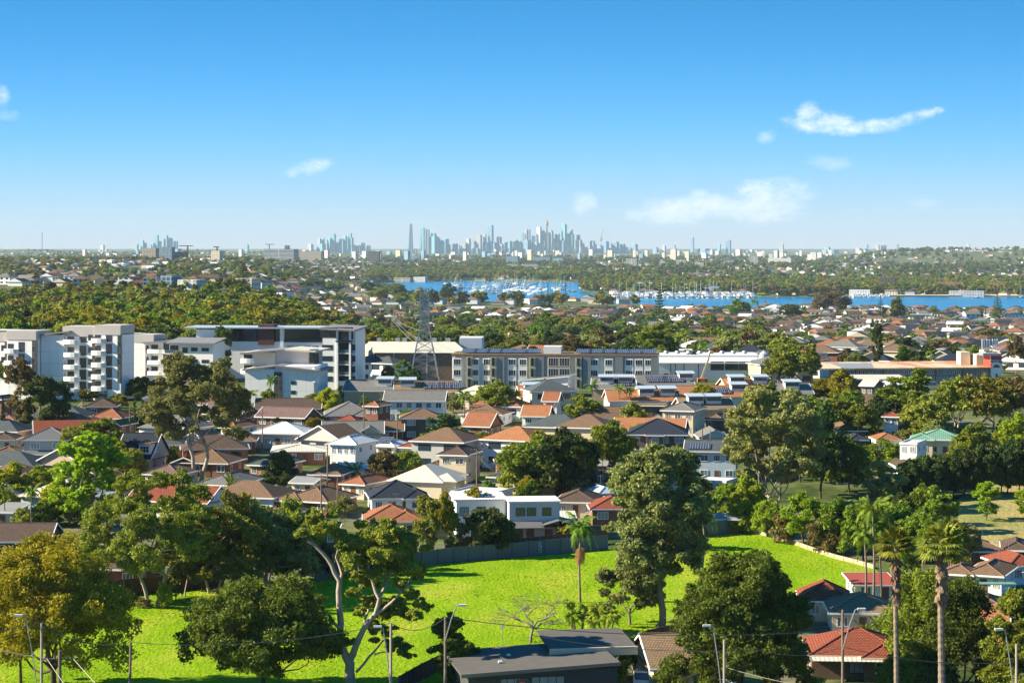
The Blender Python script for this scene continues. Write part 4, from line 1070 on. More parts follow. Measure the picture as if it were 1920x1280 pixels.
H_(1632, 1130, 90, 'low white garage with flat red metal roof behind the three slim palms', roof='skillion', rc='red metal', wc='white', d=7, pitch=4, win=2, fh=2.4, name='garage')
H_(1858, 1118, 128, 'house with weathered red and brown tiled roof and teal awning at the right edge', rc='brown', wc='white', d=10, pitch=22, win=3, wings=((-3.6, -3, 4.0, 5.0, 1, 'hip'),))
ab = MB(); pA = G(1862, 1128); ab.cbox(0, 0, 0, 6.0, 2.0, 0.12)
aw = thing('awning_shelter', 'teal metal awning on posts in front of the weathered red and brown roof', 'awning', pA); o = ab.build('canopy', RT['teal metal'], aw); o.location = (0, 0, 2.4)
for sx in (-2.8, 2.8):
    c = MB(); c.box(sx - 0.06, -0.9, 0, sx + 0.06, -0.8, 2.4); c.build('post', TRIM, aw)
H_(1900, 1098, 95, 'red tiled roof house cut off by the right edge above the teal awning', rc='red', wc='white', d=9, pitch=24, win=2, rot=10)
H_(1822, 1068, 110, 'long brown tiled roof behind the fan palms at the right', rc='brown', wc='brown brick', d=9, pitch=20, win=3)
H_(1905, 1066, 80, 'dark brown hipped roof house at the right edge below the dry paddock', rc='dark brown', wc='brown brick', d=9, pitch=22, win=2)
H_(1852, 1180, 66, 'small house with brown tiled hip and satellite dish right of the conifers', rc='brown', wc='orange brick', d=7, pitch=24, win=2)
H_(1862, 1258, 62, 'orange brick wing with pinkish tiled lean roof right of the conifers', roof='skillion', rc='orange', wc='orange brick', d=7, pitch=24, win=1)
# flat dark house with raised butterfly edge
p = G(1010, 1322); t = thing('house', 'modern dark flat-roofed house with raised skillion edge at the bottom centre', 'house', p, R(10))
DK = WT['dark']; RF = plain('asphalt_roof', (0.11, 0.105, 0.10), rough=0.95, var=0.18, scale=0.7)
b = MB(); b.box(-7.5, 0, -1, 8.5, 12, 3.5); b.build('wall', DK, t)
b = MB(); M0 = Matrix.Rotation(R(3), 4, 'Y') ; b.box(-8.2, -0.9, 3.6, 8.8, 12.6, 3.85, M=Matrix.Rotation(R(-2.5), 4, 'Y')); b.build('roof', RF, t)
b = MB(); b.box(-8.25, -0.96, 3.52, 8.85, -0.9, 3.9, M=Matrix.Rotation(R(-2.5), 4, 'Y')); b.build('gutter', plain('bronze_trim', (0.25, 0.2, 0.16)), t)
b = MB(); b.box(2.4, 6.2, 3.9, 12, 14.5, 4.15, M=Matrix.Rotation(R(4), 4, 'X')); b.build('raised_roof', RF, t)
b = MB(); b.box(2.3, 6.0, 3.3, 12.1, 6.19, 4.2, M=Matrix.Rotation(R(4), 4, 'X')); b.build('raised_fascia', TRIM_C, t)
for x in (-5.6, -3.0): window(t, x, 0, 0.2, 2.3, 2.6, 'f', TRIM_D, CURT if x > -4 else GLASS, 2)
window(t, 1.0, 0, 0.8, 3.6, 2.1, 'f', TRIM_D, CURT, 3)
door(t, 6.0, 0, -0.5, 4.2, 2.6, name='garage_door', mat=plain('timber_door', (0.14, 0.08, 0.05)))
for i, (x, y) in enumerate(((-2, 7), (-3.5, 3.6), (5.5, 9.5))):
    c = MB(); c.cbox(x, y, 3.9 + 0.04 * x, 0.4, 0.4, 0.18); c.build('roof_vent', TRIM, t)
c = MB(); c.lathe([(0.0, 0.06), (0.18, 0.04), (0.34, 0.0)], 14); ds = thing('satellite_dish', 'grey satellite dish standing at the back edge of the modern dark flat roof', 'satellite dish', G(942, 1215) + Vector((0, 0, 1.8)))
o = c.build('dish', plain('dish_mesh', (0.10, 0.10, 0.11)), ds); o.rotation_euler = (R(50), 0, R(-40)); o.location = (0, 0, 0.9); c = MB(); c.bar((0, 0, -1.8), (0, 0, 0.9), 0.04); c.build('mast', STEEL, ds)
# left bottom
H_(30, 1050, 160, 'dark brown tiled gable roof house behind the broad yellow-topped tree', roof='gable', rc='dark brown', wc='brown brick', d=11, pitch=20, win=4)
H_(225, 1104, 150, 'low house with dark tiled roof and red brick wall behind the leaning cream trunk', rc='dark brown', wc='red brick', d=11, pitch=20, win=3, rot=-8, trim=TRIM)
H_(20, 992, 60, 'grey metal roofed shed at the left edge under the drooping palm', roof='skillion', rc='grey metal', wc='grey', d=7, pitch=5, win=1, name='shed')
H_(395, 940, 62, 'small white flat-roofed shed below the big brown brick house', roof='skillion', rc='white metal', wc='white', d=6, pitch=4, win=1, name='shed', fh=2.3)
H_(322, 918, 98, 'cream walled house with purplish brown hip roof right of the dark blue dormer roof', rc='mauve', wc='cream', d=9, pitch=22, win=3)
H_(432, 940, 118, 'wide low house with pale grey tiled hip roof left of the slate-roofed orange brick house', rc='grey', wc='cream', d=13, pitch=20, win=3, rot=-14)
H_(600, 1062, 80, 'dark two-storey house with navy roof behind the twin-trunked gum', rc='navy', wc='dark', d=8, fl=2, pitch=20, win=3, winframe=TRIM)
H_(530, 1000, 110, 'long dark brown tiled roof left of the twin-trunked gum top', rc='dark brown', wc='brown brick', d=10, pitch=20, win=3)
H_(600, 972, 145, 'brick house with brown double-hip tiled roof above the twin-trunked gum', rc='brown', wc='red brick', d=11, pitch=22, win=4, wings=((-3.2, -2.5, 5, 7, 1, 'hip'),))
H_(733, 1010, 116, 'cream house with bright red-orange tiled hips right above the field gum crown', rc='terracotta', wc='cream', d=10, pitch=24, win=3, wings=((2.4, -2.0, 5, 8, 1, 'hip'),))
H_(743, 965, 124, 'white house with navy blue tiled hip roof and pale ridges', rc='navy', wc='white', d=10, pitch=27, win=4, rot=8, wings=((3.2, -1.6, 4, 8, 1, 'hip'),), winframe=TRIM)
H_(686, 938, 94, 'cream house with terracotta hip roof above the navy blue one', rc='terracotta', wc='cream', d=10, pitch=24, win=3)
H_(622, 918, 84, 'red-brown hip roof house beside the small date palm', rc='brown', wc='red brick', d=9, pitch=24, win=2)
H_(580, 935, 70, 'pale grey metal roofed cottage below the slate-roofed orange brick house', roof='gable', rc='grey metal', wc='cream', d=7, pitch=10, win=2)
H_(518, 900, 100, 'orange brick house with dark slate-green hip roof', rc='slate', wc='orange brick', d=11, pitch=24, win=3, trim=TRIM)
H_(396, 896, 124, 'red brick house with wide brown hip roof behind the white-limbed gum', rc='brown', wc='red brick', d=10, pitch=22, win=4, wings=((-3.6, -1.2, 4.6, 8, 1, 'front gable'),), winframe=TRIM)
# modern flat two-storey house with grey boxes beside the field
p = G(925, 1020); t = thing('house', 'modern two-storey house of pale stacked boxes with flat roofs beside the fence', 'house', p, R(6))
b = MB(); b.box(-5.5, 6, -1, 2.6, 16, 6.2); b.build('wall', WT['white'], t)
b = MB(); b.box(-5.9, 5.6, 6.2, 3.0, 16.4, 6.45); b.build('roof', RT['white metal'], t)
b = MB(); b.box(2.8, 2.0, 2.6, 11.0, 9, 6.3); b.build('upper_box', plain('pale_grey_cladding', (0.50, 0.52, 0.54), var=0.05), t)
b = MB(); b.box(2.6, 1.8, 6.3, 11.2, 9.2, 6.5); b.build('upper_roof', TRIM, t)
b = MB(); b.box(2.9, 0.2, -1, 12.8, 9.4, 2.58); b.build('lower_wall', WT['grey'], t)
b = MB(); roof_faces(b, 5.6, 7.5, 2.75, 'front gable', 16, cx=10.6, cy=3.2, e=0.3); roof_faces(b, 7.4, 4.0, 2.62, 'skillion', 10, cx=4.2, cy=0.6, e=0.2); b.build('lower_roof', RT['charcoal metal'], t)
for x in (4.6, 6.4, 8.9): window(t, x, 2.0, 4.1, 1.5, 1.35, 'f', TRIM_D, GLASS, 1)
for x in (4.2, 6.0, 9.0, 10.9): window(t, x, 0.2, 0.5, 1.3, 1.7, 'f', TRIM_D, GLASS, 1)
for x in (-4.2, -1.4): window(t, x, 6, 3.8, 1.5, 1.4, 'f', TRIM_D, CURT, 1)
b = MB(); tilted_rect(b, -2.5, 8, 6.55, 3.2, 2.2, 6); b.build('solar_panel', PANEL, t)
H_(905, 960, 120, 'white flat-roofed upper block left behind the pale stacked-box house', roof='flat', rc='white metal', wc='white', d=9, fl=1, fh=3.0, win=3, e=0.3)
H_(1086, 972, 100, 'dark brown tiled hip roof house with skylight behind the fence palm', rc='dark brown', wc='cream', d=10, pitch=22, win=3)
H_(1105, 934, 112, 'long dark roofed house with white solar heater above the blue-white hip roof', roof='gable', rc='dark brown', wc='brown brick', d=8, pitch=24, win=3, rot=6)
H_(1122, 955, 64, 'pale blue-white ribbed hip roof between the dark brown roofs', rc='blue metal', wc='white', d=9, pitch=24, win=2, rot=20)
H_(1146, 985, 92, 'red tiled roof house half hidden left of the very tall gum', rc='red', wc='red brick', d=9, pitch=22, win=2)
H_(1050, 1000, 60, 'low cream shed roof behind the grey fence', roof='skillion', rc='cream metal', wc='cream', d=6, pitch=4, win=1, name='shed', fh=2.3)
H_(1362, 1002, 62, 'brown timber shed with grey roof at the field corner behind the fence', roof='gable', rc='grey metal', wc='red brick', d=6, pitch=8, win=1, name='shed', fh=2.4, rot=-6)
H_(1352, 975, 44, 'small flat teal-roofed shed above the field corner shed', roof='skillion', rc='teal metal', wc='dark', d=5, pitch=3, win=1, name='shed', fh=2.2)
# middle band
H_(95, 876, 96, 'light grey two-storey house with charcoal hip roofs at the left edge', rc='charcoal metal', wc='grey', d=9, fl=2, pitch=24, win=2, wings=((-1.5, -3.0, 10, 5, 1, 'hip'),), e=0.5)
H_(82, 882, 66, 'low carport with pale striped ribbed roof in front of the charcoal hip roofs', roof='skillion', rm=ribbed('striped_sheet', (0.55, 0.58, 0.6), period=0.9, depth=0.1), wc='grey', d=5, pitch=5, win=0, name='carport', fh=2.2, detail=False)
H_(18, 880, 72, 'cream brick house with brown hip roof at the left edge below the charcoal roofs', rc='brown', wc='cream brick', d=9, pitch=22, win=2)
H_(8, 850, 60, 'house with dull brown-grey roof and white gutter at the far left edge', rc='dark brown', wc='cream', d=8, pitch=20, win=2)
H_(22, 810, 58, 'pale blue house with terracotta roof at the left edge under the dark pines', rc='terracotta', wc='pale blue', d=7, pitch=16, win=2)
H_(8, 792, 42, 'two-storey red brick house with dark roof at the far left edge', rc='navy', wc='red brick', d=7, fl=2, pitch=20, win=1)
H_(268, 888, 96, 'house with steep dark blue tiled roof and white dormer window', roof='gable', rc='navy', wc='grey', d=11, pitch=38, win=3, fh=2.6)
t = THINGS[-1][0]
b = MB(); b.box(1.2, -5.2, 3.6, 3.6, -1.5, 5.6); dm = b.build('dormer', WT['white'], t); b = MB(); b.box(1.0, -5.5, 5.6, 3.8, -1.0, 5.8, M=Matrix.Identity(4)); b.build('dormer_roof', RT['tan'], dm); window(t, 2.4, -5.2, 3.9, 1.9, 1.3, 'f', TRIM, GLASS, 2, name='dormer_window', rows=2)
b = MB(); wall_faces(b, 4.5, 3, -1, 2.7, 'front gable', 35, -3.2, -6.2); b.build('gable_wall', WT['grey'], t); b = MB(); roof_faces(b, 4.5, 3.2, 2.7, 'front gable', 35, -3.2, -6.2, e=0.35); b.build('gable_roof', RT['navy'], t)
H_(212, 808, 78, 'terracotta tiled hip roof house beside the white pointed turret', rc='terracotta', wc='red brick', d=9, pitch=26, win=2, rot=-10)
H_(192, 785, 66, 'dark brown roof behind the terracotta roof near the sagging wires', rc='dark brown', wc='brown brick', d=8, pitch=24, win=2)
H_(228, 822, 40, 'small red brick house with mossy green front gable', roof='front gable', rc='green', wc='red brick', d=8, pitch=28, win=1, trim=TRIM)
H_(445, 852, 84, 'red-brown tiled hip roof house left of the white hip-roofed one', rc='brown', wc='red brick', d=10, pitch=24, win=3)
H_(448, 826, 68, 'terracotta hip roof house behind the yellow-green bush', rc='terracotta', wc='white', d=9, pitch=24, win=2)
H_(380, 845, 60, 'white gabled house with reddish brown roof behind the white-limbed gum', roof='front gable', rc='brown', wc='white', d=8, pitch=28, win=2)
H_(330, 845, 60, 'reddish brown tiled roof with skylight left of the white-limbed gum', roof='gable', rc='mauve', wc='red brick', d=9, pitch=24, win=2)
H_(430, 800, 110, 'long mauve-brown roofed house behind the bare white branches', roof='gable', rc='mauve', wc='brown brick', d=9, pitch=22, win=3)
H_(400, 782, 80, 'dull purple-brown roof higher behind the white-limbed gum', rc='mauve', wc='brown brick', d=9, pitch=22, win=3)
H_(542, 788, 128, 'long dark brown tiled gable roof below the white apartment building', roof='gable', rc='dark brown', wc='brown brick', d=8, pitch=26, win=4)
H_(540, 806, 122, 'long mauve tiled roof in front of the long dark brown one', roof='gable', rc='mauve', wc='brown brick', d=8, pitch=24, win=4)
H_(655, 802, 104, 'large grey-brown hip roof house with stepped ridges', rc='grey', wc='brown brick', d=13, pitch=25, win=3, wings=((3.5, -3.4, 5, 8, 1, 'hip'),), rot=5)
H_(708, 806, 52, 'red brick upper storey with small terracotta hip roof', rc='terracotta', wc='red brick', d=7, fl=2, pitch=24, win=2)
H_(655, 822, 92, 'low red tiled roof in front of the grey-brown hips', rc='red', wc='red brick', d=8, pitch=24, win=3)
H_(780, 794, 122, 'long white two-storey house with dark moss-grey gable roof', roof='gable', rc='grey', wc='white', d=8, fl=2, pitch=26, win=6, fh=2.6, rot=-4, winframe=TRIM)
H_(532, 842, 118, 'white two-storey-looking house with bright white metal hip roof', rc='white metal', wc='grey', d=10, pitch=20, win=5, fh=3.2, winframe=TRIM)
H_(662, 838, 122, 'cream house with long blue-grey tiled gable roof', roof='gable', rc='grey', wc='cream', d=8, pitch=28, win=4, wings=((3.6, -1.4, 5.0, 6.5, 1, 'front gable'),))
H_(735, 832, 50, 'low red-brown roof right of the long blue-grey gable', roof='gable', rc='brown', wc='red brick', d=8, pitch=22, win=2)
H_(790, 828, 84, 'two-storey brown brick house with brown hip roof below the white long house', rc='brown', wc='brown brick', d=8, fl=2, pitch=22, win=2, fh=2.5)
H_(905, 824, 78, 'orange gabled brick house with terracotta roof and white-framed windows', roof='gable', rc='terracotta', wc='orange brick', d=8, pitch=32, win=3)
H_(912, 800, 104, 'long brown roof behind the orange gabled brick house', rc='brown', wc='white', d=9, pitch=20, win=3)
H_(800, 866, 104, 'house with bright red tiled hips, solar heaters and white arches', rc='red', wc='white', d=10, pitch=24, win=3, wings=((3.0, -2.5, 5, 7, 1, 'hip'),), solar=2, solar_x=2.8)
H_(736, 862, 66, 'white ribbed roof with solar heaters left of the bright red hips', rc='white metal', wc='white', d=8, pitch=20, win=2, solar=3)
H_(932, 860, 68, 'dark gabled house with solar heater panels right of the cream house', roof='front gable', rc='dark brown', wc='dark', d=9, pitch=24, win=2, rot=-12)
H_(662, 888, 90, 'white two-storey house with white metal hip roof and grey bay', rc='white metal', wc='white', d=10, fl=2, pitch=22, win=4, winframe=TRIM, fh=2.8)
H_(650, 905, 96, 'low white front wing of the white two-storey house', roof='hip', rc='white metal', wc='white', d=6, pitch=18, win=3, fh=2.2, name='annex')
H_(562, 872, 112, 'low brick house with broad pale cream roof', roof='hip', rc='cream metal', wc='red brick', d=11, pitch=9, win=4)
H_(862, 908, 84, 'cream two-storey weatherboard house with brown hip roof and white windows', rc='dark brown', wc='cream', d=9, fl=2, pitch=24, win=2, garage=False, wings=((-4.2, -0.8, 4, 6, 1, 'hip'),), winframe=TRIM)
H_(985, 850, 60, 'white metal roofed low house left of the olive crowns', roof='hip', rc='white metal', wc='white', d=9, pitch=16, win=2)
H_(1032, 745, 100, 'white angular house with black roof under the pale grey long block', roof='skillion x', rc='charcoal metal', wc='white', d=10, pitch=6, win=3, fh=4.2, wings=((-4, -2.5, 6, 6, 1, 'skillion x'),))
H_(1036, 796, 42, 'white two-storey house with small orange-red gable roof', roof='gable', rc='terracotta', wc='white', d=6, fl=2, pitch=30, win=1)
H_(1008, 803, 66, 'low white gabled wing with mottled orange roof', roof='gable', rc='orange', wc='white', d=7, pitch=30, win=2)
H_(1128, 812, 84, 'cream gabled house with rusty brown roof and balcony', roof='gable', rc='brown', wc='cream', d=8, fl=1, pitch=28, win=3, fh=3.2)
H_(1216, 785, 80, 'low flat dark-roofed building below the orange school roofs', roof='flat', rc='tan', wc='dark', d=9, pitch=0, win=4, fh=3)
H_(1282, 820, 92, 'beige two-storey house with grey hip roof and lower wing', rc='grey', wc='cream', d=10, fl=2, pitch=22, win=3, wings=((-5.5, -2, 7, 7, 1, 'hip'),), fh=2.9)
H_(1234, 866, 124, 'brown brick two-storey house with navy hip roof and white portico', rc='navy', wc='brown brick', d=11, fl=2, pitch=25, win=4, wings=((-0.5, -2.4, 3.0, 9, 2, 'flat'), (-3.8, -3.2, 6, 6, 1, 'hip')), winframe=TRIM, rot=-5)
H_(1345, 810, 56, 'low brown hip roof right of the beige two-storey house', rc='brown', wc='red brick', d=8, pitch=24, win=2)
H_(1335, 845, 64, 'white gable-fronted house with pale fence left of the giant gum', roof='front gable', rc='grey', wc='white', d=9, pitch=24, win=2)
H_(1335, 905, 118, 'modern pale blue house with tall glass front and solar roof', roof='gable', rc='slate', wc='pale blue', d=12, fl=2, pitch=14, win=4, solar=4, rot=-8, pane=GLASS_B, winframe=TRIM, fh=2.9)
H_(1342, 930, 92, 'white flat-roofed annex in front of the modern pale blue house', roof='flat', rc='white metal', wc='white', d=7, win=3, fh=2.4, name='annex')
# right side
H_(1676, 828, 56, 'white two-storey house with small red hip roof in front of the big trees', rc='red', wc='white', d=8, fl=2, pitch=24, win=2)
H_(1660, 850, 50, 'small terracotta roof below the white red-roofed house', rc='terracotta', wc='white', d=7, pitch=22, win=1)
H_(1762, 858, 106, 'cream house with teal green hip roof right of the power pole', rc='teal metal', wc='cream', d=9, pitch=20, win=4, wings=((-3.5, -1.6, 4.2, 7, 1, 'hip'),), fh=3.6, winframe=TRIM)
H_(1712, 884, 62, 'white flat modern house in front of the teal green roof', roof='flat', rc='white metal', wc='white', d=8, fl=2, win=2, fh=2.7, e=0.1)
H_(1588, 832, 64, 'brown hip roofed house among the dark trees left of the white red-roofed house', rc='brown', wc='brown brick', d=10, pitch=26, win=2)
H_(1604, 850, 40, 'dark charcoal roof just below the brown hips among the trees', rc='navy', wc='dark', d=7, pitch=24, win=1)
H_(1634, 768, 54, 'two-storey brown building with cream roof below the long storage building', roof='gable', rc='cream metal', wc='brown brick', d=9, fl=2, pitch=14, win=2, fh=2.9)
H_(1700, 905, 50, 'dark brown roof under the white flat modern house', rc='dark brown', wc='white', d=9, pitch=20, win=2)
H_(1685, 740, 56, 'low white roofed building under the storage block trees', roof='gable', rc='white metal', wc='brown brick', d=7, pitch=10, win=2)
# ================================================================== apartment blocks, warehouses, tower
class Blk:
    """a building laid out from the photograph's measures on its own front plane: u = metres right, v = metres up."""
    def __init__(s, name, label, cat, px0, row, rot=0.0, group=None, dback=0.0):
        p = G(px0, row); s.k = F / p.y; s.px0, s.row = px0, row
        if dback: p = Vector(((px0 - 960) / F * (p.y + dback), p.y + dback, p.z)); s.k = F / p.y; s.row = HOR + F * (CAM_H - p.z) / p.y
        s.t = thing(name, label, cat, p, R(rot), group); s.c = math.cos(R(rot))
    def u(s, px): return (px - s.px0) / s.k / s.c
    def v(s, row): return (s.row - row) / s.k
    def z(s, row, y):
        p = s.t.location; return CAM_H - (row - HOR) / F * (p.y + y) - p.z
    def box(s, name, px0, px1, r0, r1, y0, y1, mat, parent=None):
        """r0 lower row, r1 upper row; y0..y1 depth from the front plane."""
        b = MB(); b.box(s.u(px0), y0, s.v(r0), s.u(px1), y1, s.v(r1)); return b.build(name, mat, parent or s.t)
    def slope(s, name, px0, px1, rl, rr, y0, y1, mat, th=0.35, parent=None, rise=0.0):
        """roof slab from row rl at the left to row rr at the right, rising 'rise' metres to the back."""
        x0, x1, z0, z1 = s.u(px0), s.u(px1), s.v(rl), s.v(rr); b = MB()
        A = [(x0, y0, z0), (x1, y0, z1), (x1, y1, z1 + rise), (x0, y1, z0 + rise)]; B = [(q[0], q[1], q[2] - th) for q in A]
        b.face(A); b.face(B[::-1])
        for i in range(4): j = (i + 1) % 4; b.face([B[i], B[j], A[j], A[i]])
        return b.build(name, mat, parent or s.t)
    def win(s, pxc, rbot, w, h, y=0.0, mull=1, frame=None, pane=None, name='window', rows=1, face='f'):
        return window(s.t, s.u(pxc), y, s.v(rbot), w, h, face, frame or TRIM_D, pane or GLASS, mull, name, rows)
WHITE_ = 0
def balcony(B, pxc, rbot, w, y, dp=1.4, glassy=False, round_=True):
    b = MB(); x = B.u(pxc); z = B.v(rbot)
    if round_:
        poly = [(x - w / 2, y)] + [(x - w / 2 * math.cos(a), y - dp * (0.55 + 0.45 * math.sin(a))) for a in np.linspace(0, math.pi, 7)] + [(x + w / 2, y)]
    else: poly = [(x - w / 2, y), (x - w / 2, y - dp), (x + w / 2, y - dp), (x + w / 2, y)]
    poly = poly[::-1]
    # orientation outward
    b.prism(poly[::-1], z - 0.15, z + (0.05 if glassy else 1.0)); o = b.build('balcony', WT['white'], B.t)
    if glassy:
        g_ = MB(); g_.box(x - w / 2, y - dp, z + 0.05, x + w / 2, y - dp + 0.05, z + 1.0); g_.build('balustrade', GLASS_B, o)
    return o
WHT = plain('apartment_white', (0.83, 0.83, 0.82), var=0.03, scale=0.3, rough=0.6)
WCL = tiled('white_panels', (0.83, 0.83, 0.82), (0.81, 0.81, 0.80), w=2.4, h=3.0, mortar=0.03, mc=(0.45, 0.46, 0.48), lichen=0.0, off=0.0, bump=0.1)
GBND = plain('grey_band', (0.47, 0.44, 0.43), var=0.04)
DKG = glass('dark_curtain_wall', (0.02, 0.028, 0.035))
DGR = tiled('dark_glass_strip', (0.03, 0.035, 0.04), (0.10, 0.10, 0.10), w=1.2, h=1.5, mortar=0.06, mc=(0.16, 0.16, 0.16), lichen=0, off=0.0, rough=0.15, bump=0)
RFG = ribbed('slate_grey_sheet', (0.25, 0.25, 0.27), period=0.5)
LG = [635, 654, 676, 698, 720]
def white_block(label, px0, px1, row, segs, roofs, stacks, strips, ends, rot=-15, group='white apartment blocks at the left', h0=0):
    B = Blk('apartment_block', label, 'apartment block', px0, row, rot, group)
    for i, (a, b, top, y0, y1) in enumerate(segs):
        B.box('wall', a, b, row + 10, top, y0, y1, WCL)
    for (a, b, rl, rr, y0, y1, m_) in roofs: B.slope('roof', a, b, rl, rr, y0, y1, m_)
    for (a, b, r0, r1, y0) in ends: B.box('parapet_band', a, b, r0, r1, y0 - 0.15, y0 + 8.1, GBND)
    for (pc, w, rows_, yy) in stacks:
        for j, r in enumerate(rows_):
            balcony(B, pc, r, w, yy, 1.5)
            B.win(pc - 0.12 * w * B.k, r - 0.0, w * 0.42, 2.3, yy, 1, TRIM_D, DKG, 'balcony_door')
            B.win(pc + w * B.k * 0.62, r - 2, w * 0.42, 2.5, yy, 0, TRIM_D, DKG)
            B.win(pc - w * B.k * 0.62, r - 3, 1.3, 1.5, yy, 0, TRIM_D, DKG)
    for (a, b, r0, r1, y0) in strips: B.box('glass_stair_strip', a, b, r0, r1, y0 - 0.12, y0 + 1, DGR)
    return B
B = white_block('white five-storey apartment block with grey top cut by the left edge', -60, 77, 745,
    [(-60, 18, 622, 1.5, 18), (18, 76, 634, 0, 8)], [], [(29, 4.0, (660, 682, 704), 0.0)], [(9, 17, 712, 640, 1.4), (68, 76, 707, 636, 0.0)], [(-60, 18, 640, 622, 1.5), (18, 76, 636, 619, 0.0)])
B = white_block('broad white apartment block with tall blank sloping wall and two stacks of curved balconies', 77, 235, 748,
    [(77, 122, 628, 0, 17), (122, 184, 628, 0.6, 15), (184, 234, 625, 0.0, 8)], [(77, 136, 627, 620, -0.8, 16, RFG)],
    [(138, 4.4, (644, 668, 691, 713, 735), 0.6), (193, 4.0, (641, 664, 686, 708, 730), 0.0)],
    [(176, 182, 735, 629, 0.6), (228, 234, 716, 626, 0.0)], [(118, 183, 631, 612, 0.6), (184, 234, 627, 609, 0.0)])
B = white_block('lower pale apartment block right of the broad white one', 236, 313, 712,
    [(236, 252, 640, 0.6, 14), (252, 273, 642, 0.2, 14), (273, 311, 642, 1.2, 14)], [(268, 316, 641, 638, -1.0, 14, RFG)],
    [(293, 5.0, (661, 682, 702), 1.2)], [], [(236, 252, 643, 626, 0.6), (252, 290, 642, 627, 0.25)])
B = Blk('apartment_block', 'three-storey white apartment block with grey pitched roof behind the pale-crowned gum', 'apartment block', 316, 716, -12, 'white apartment blocks at the left')
B.box('wall', 318, 402, 735, 642, 0, 14, WHT); B.slope('roof', 313, 408, 642, 642, -1.2, 9, RFG, rise=B.z(632, 9) - B.v(642))
for r in (662, 684, 706):
    balcony(B, 327, r, 4.5, 0, 1.4, True, False); B.win(327, r, 2.6, 2.2, 0, 2, TRIM_D, DKG, 'balcony_door'); B.win(348, r - 1, 1.6, 1.5, 0, 1)
    B.win(366, r - 4, 2.0, 1.1, 0, 1); B.win(387, r - 4, 2.2, 1.0, 0, 1)
# long building with dark upper floor
B = Blk('apartment_block', 'long apartment building with dark glazed top floor and brown brick panel', 'apartment block', 380, 722, -6, 'white apartment blocks at the left', dback=30)
B.box('wall', 380, 605, 735, 640, 1.0, 15, WHT); B.box('top_floor', 430, 604, 640, 615, 1.6, 14, DKG); B.slope('roof', 345, 612, 613, 613, -0.6, 15, RT['blue metal'], 0.4)
B.box('brick_panel', 485, 514, 646, 608, 0.2, 6, plain('maroon_brick', (0.12, 0.055, 0.05), var=0.2)); B.box('white_pier', 526, 533, 700, 613, 0.3, 3, WHT); B.box('dark_band', 533, 604, 641, 636, 0.9, 3, TRIM_D)
B.box('end_room', 366, 405, 640, 618, 1.0, 12, WHT)
for r in (658, 680, 702):
    for px in (545, 560, 577, 592): B.win(px, r, 2.0, 1.6, 1.0, 1)
    balcony(B, 595, r + 1, 4.0, 1.0, 1.3, False)
for px in range(440, 484, 9): B.win(px, 637, 1.1, 2.4, 1.6, 0, TRIM_D, DKG)
B = Blk('apartment_block', 'six-storey white tower block with overhanging grey roof and dark balconies', 'apartment block', 604, 730, -10, 'white apartment blocks at the left')
B.box('wall', 605, 632, 745, 617, 0, 13, WHT); B.box('wall', 632, 664, 745, 617, 1.9, 13, WHT); B.slope('roof', 600, 668, 615, 618, -1.6, 14, RFG, 0.4, rise=0.6)
for j, r in enumerate((660, 681, 701, 719)):
    B.win(614, r - 4, 3.0, 1.4, 0, 1); B.win(643, r, 4.4, 2.6, 1.9, 3, TRIM_D, DKG, 'balcony_door'); B.win(660, r - 3, 1.2, 1.6, 1.9, 0)
    o = balcony(B, 643, r + 2, 5.6, 1.9, 1.7, j != 3, False)
B.win(617, 633, 4.8, 2.8, 0, 3, TRIM_D, DKG); B.win(643, 637, 5.0, 3.4, 1.9, 3, TRIM_D, DKG)
b = MB(); b.box(B.u(630), -0.3, B.v(641), B.u(659), 1.9, B.v(638)); b.build('canopy', TRIM_D, B.t)
for px in (632.5, 657): b = MB(); b.box(B.u(px) - 0.25, -0.2, B.v(735), B.u(px) + 0.25, 0.2, B.v(617)); b.build('column', WHT, B.t)
# stepped white hall-like block in front
B = Blk('apartment_block', 'white panelled gable block with dark vertical window strip and stepped roofs', 'apartment block', 436, 755, -8, 'white apartment blocks at the left', dback=0)
B.box('wall', 460, 516, 765, 691, 0, 16, WCL); B.box('wall', 516, 590, 765, 686, 0.3, 16, WCL); B.slope('roof', 456, 516, 692, 685, -0.7, 17, RFG, 0.4); B.slope('roof', 516, 600, 684, 693, -0.7, 17, RFG, 0.4)
B.box('window_strip', 515, 530, 746, 697, -0.1, 1, DGR)
B.box('rear_wall', 438, 500, 700, 664, 9, 24, WT['cream']); B.box('rear_wall', 500, 566, 700, 660, 9.4, 24, GBND); B.slope('upper_roof', 434, 520, 665, 657, 8, 25, RFG, 0.4); B.slope('upper_roof', 520, 580, 657, 660, 8, 25, RT['cream metal'], 0.4)
B.box('dark_stair_window', 566, 576, 690, 658, 9, 14, DKG)
for r in (683, 703):
    balcony(B, 448, r, 3.6, 9, 1.3, False); B.win(448, r, 2.2, 2.0, 9, 1, TRIM_D, GLASS, 'balcony_door')
    balcony(B, 592, r + 12, 2.2, 1.5, 1.3, False)
for r in (720, 738): B.win(551, r, 1.2, 0.9, 0.3, 0)
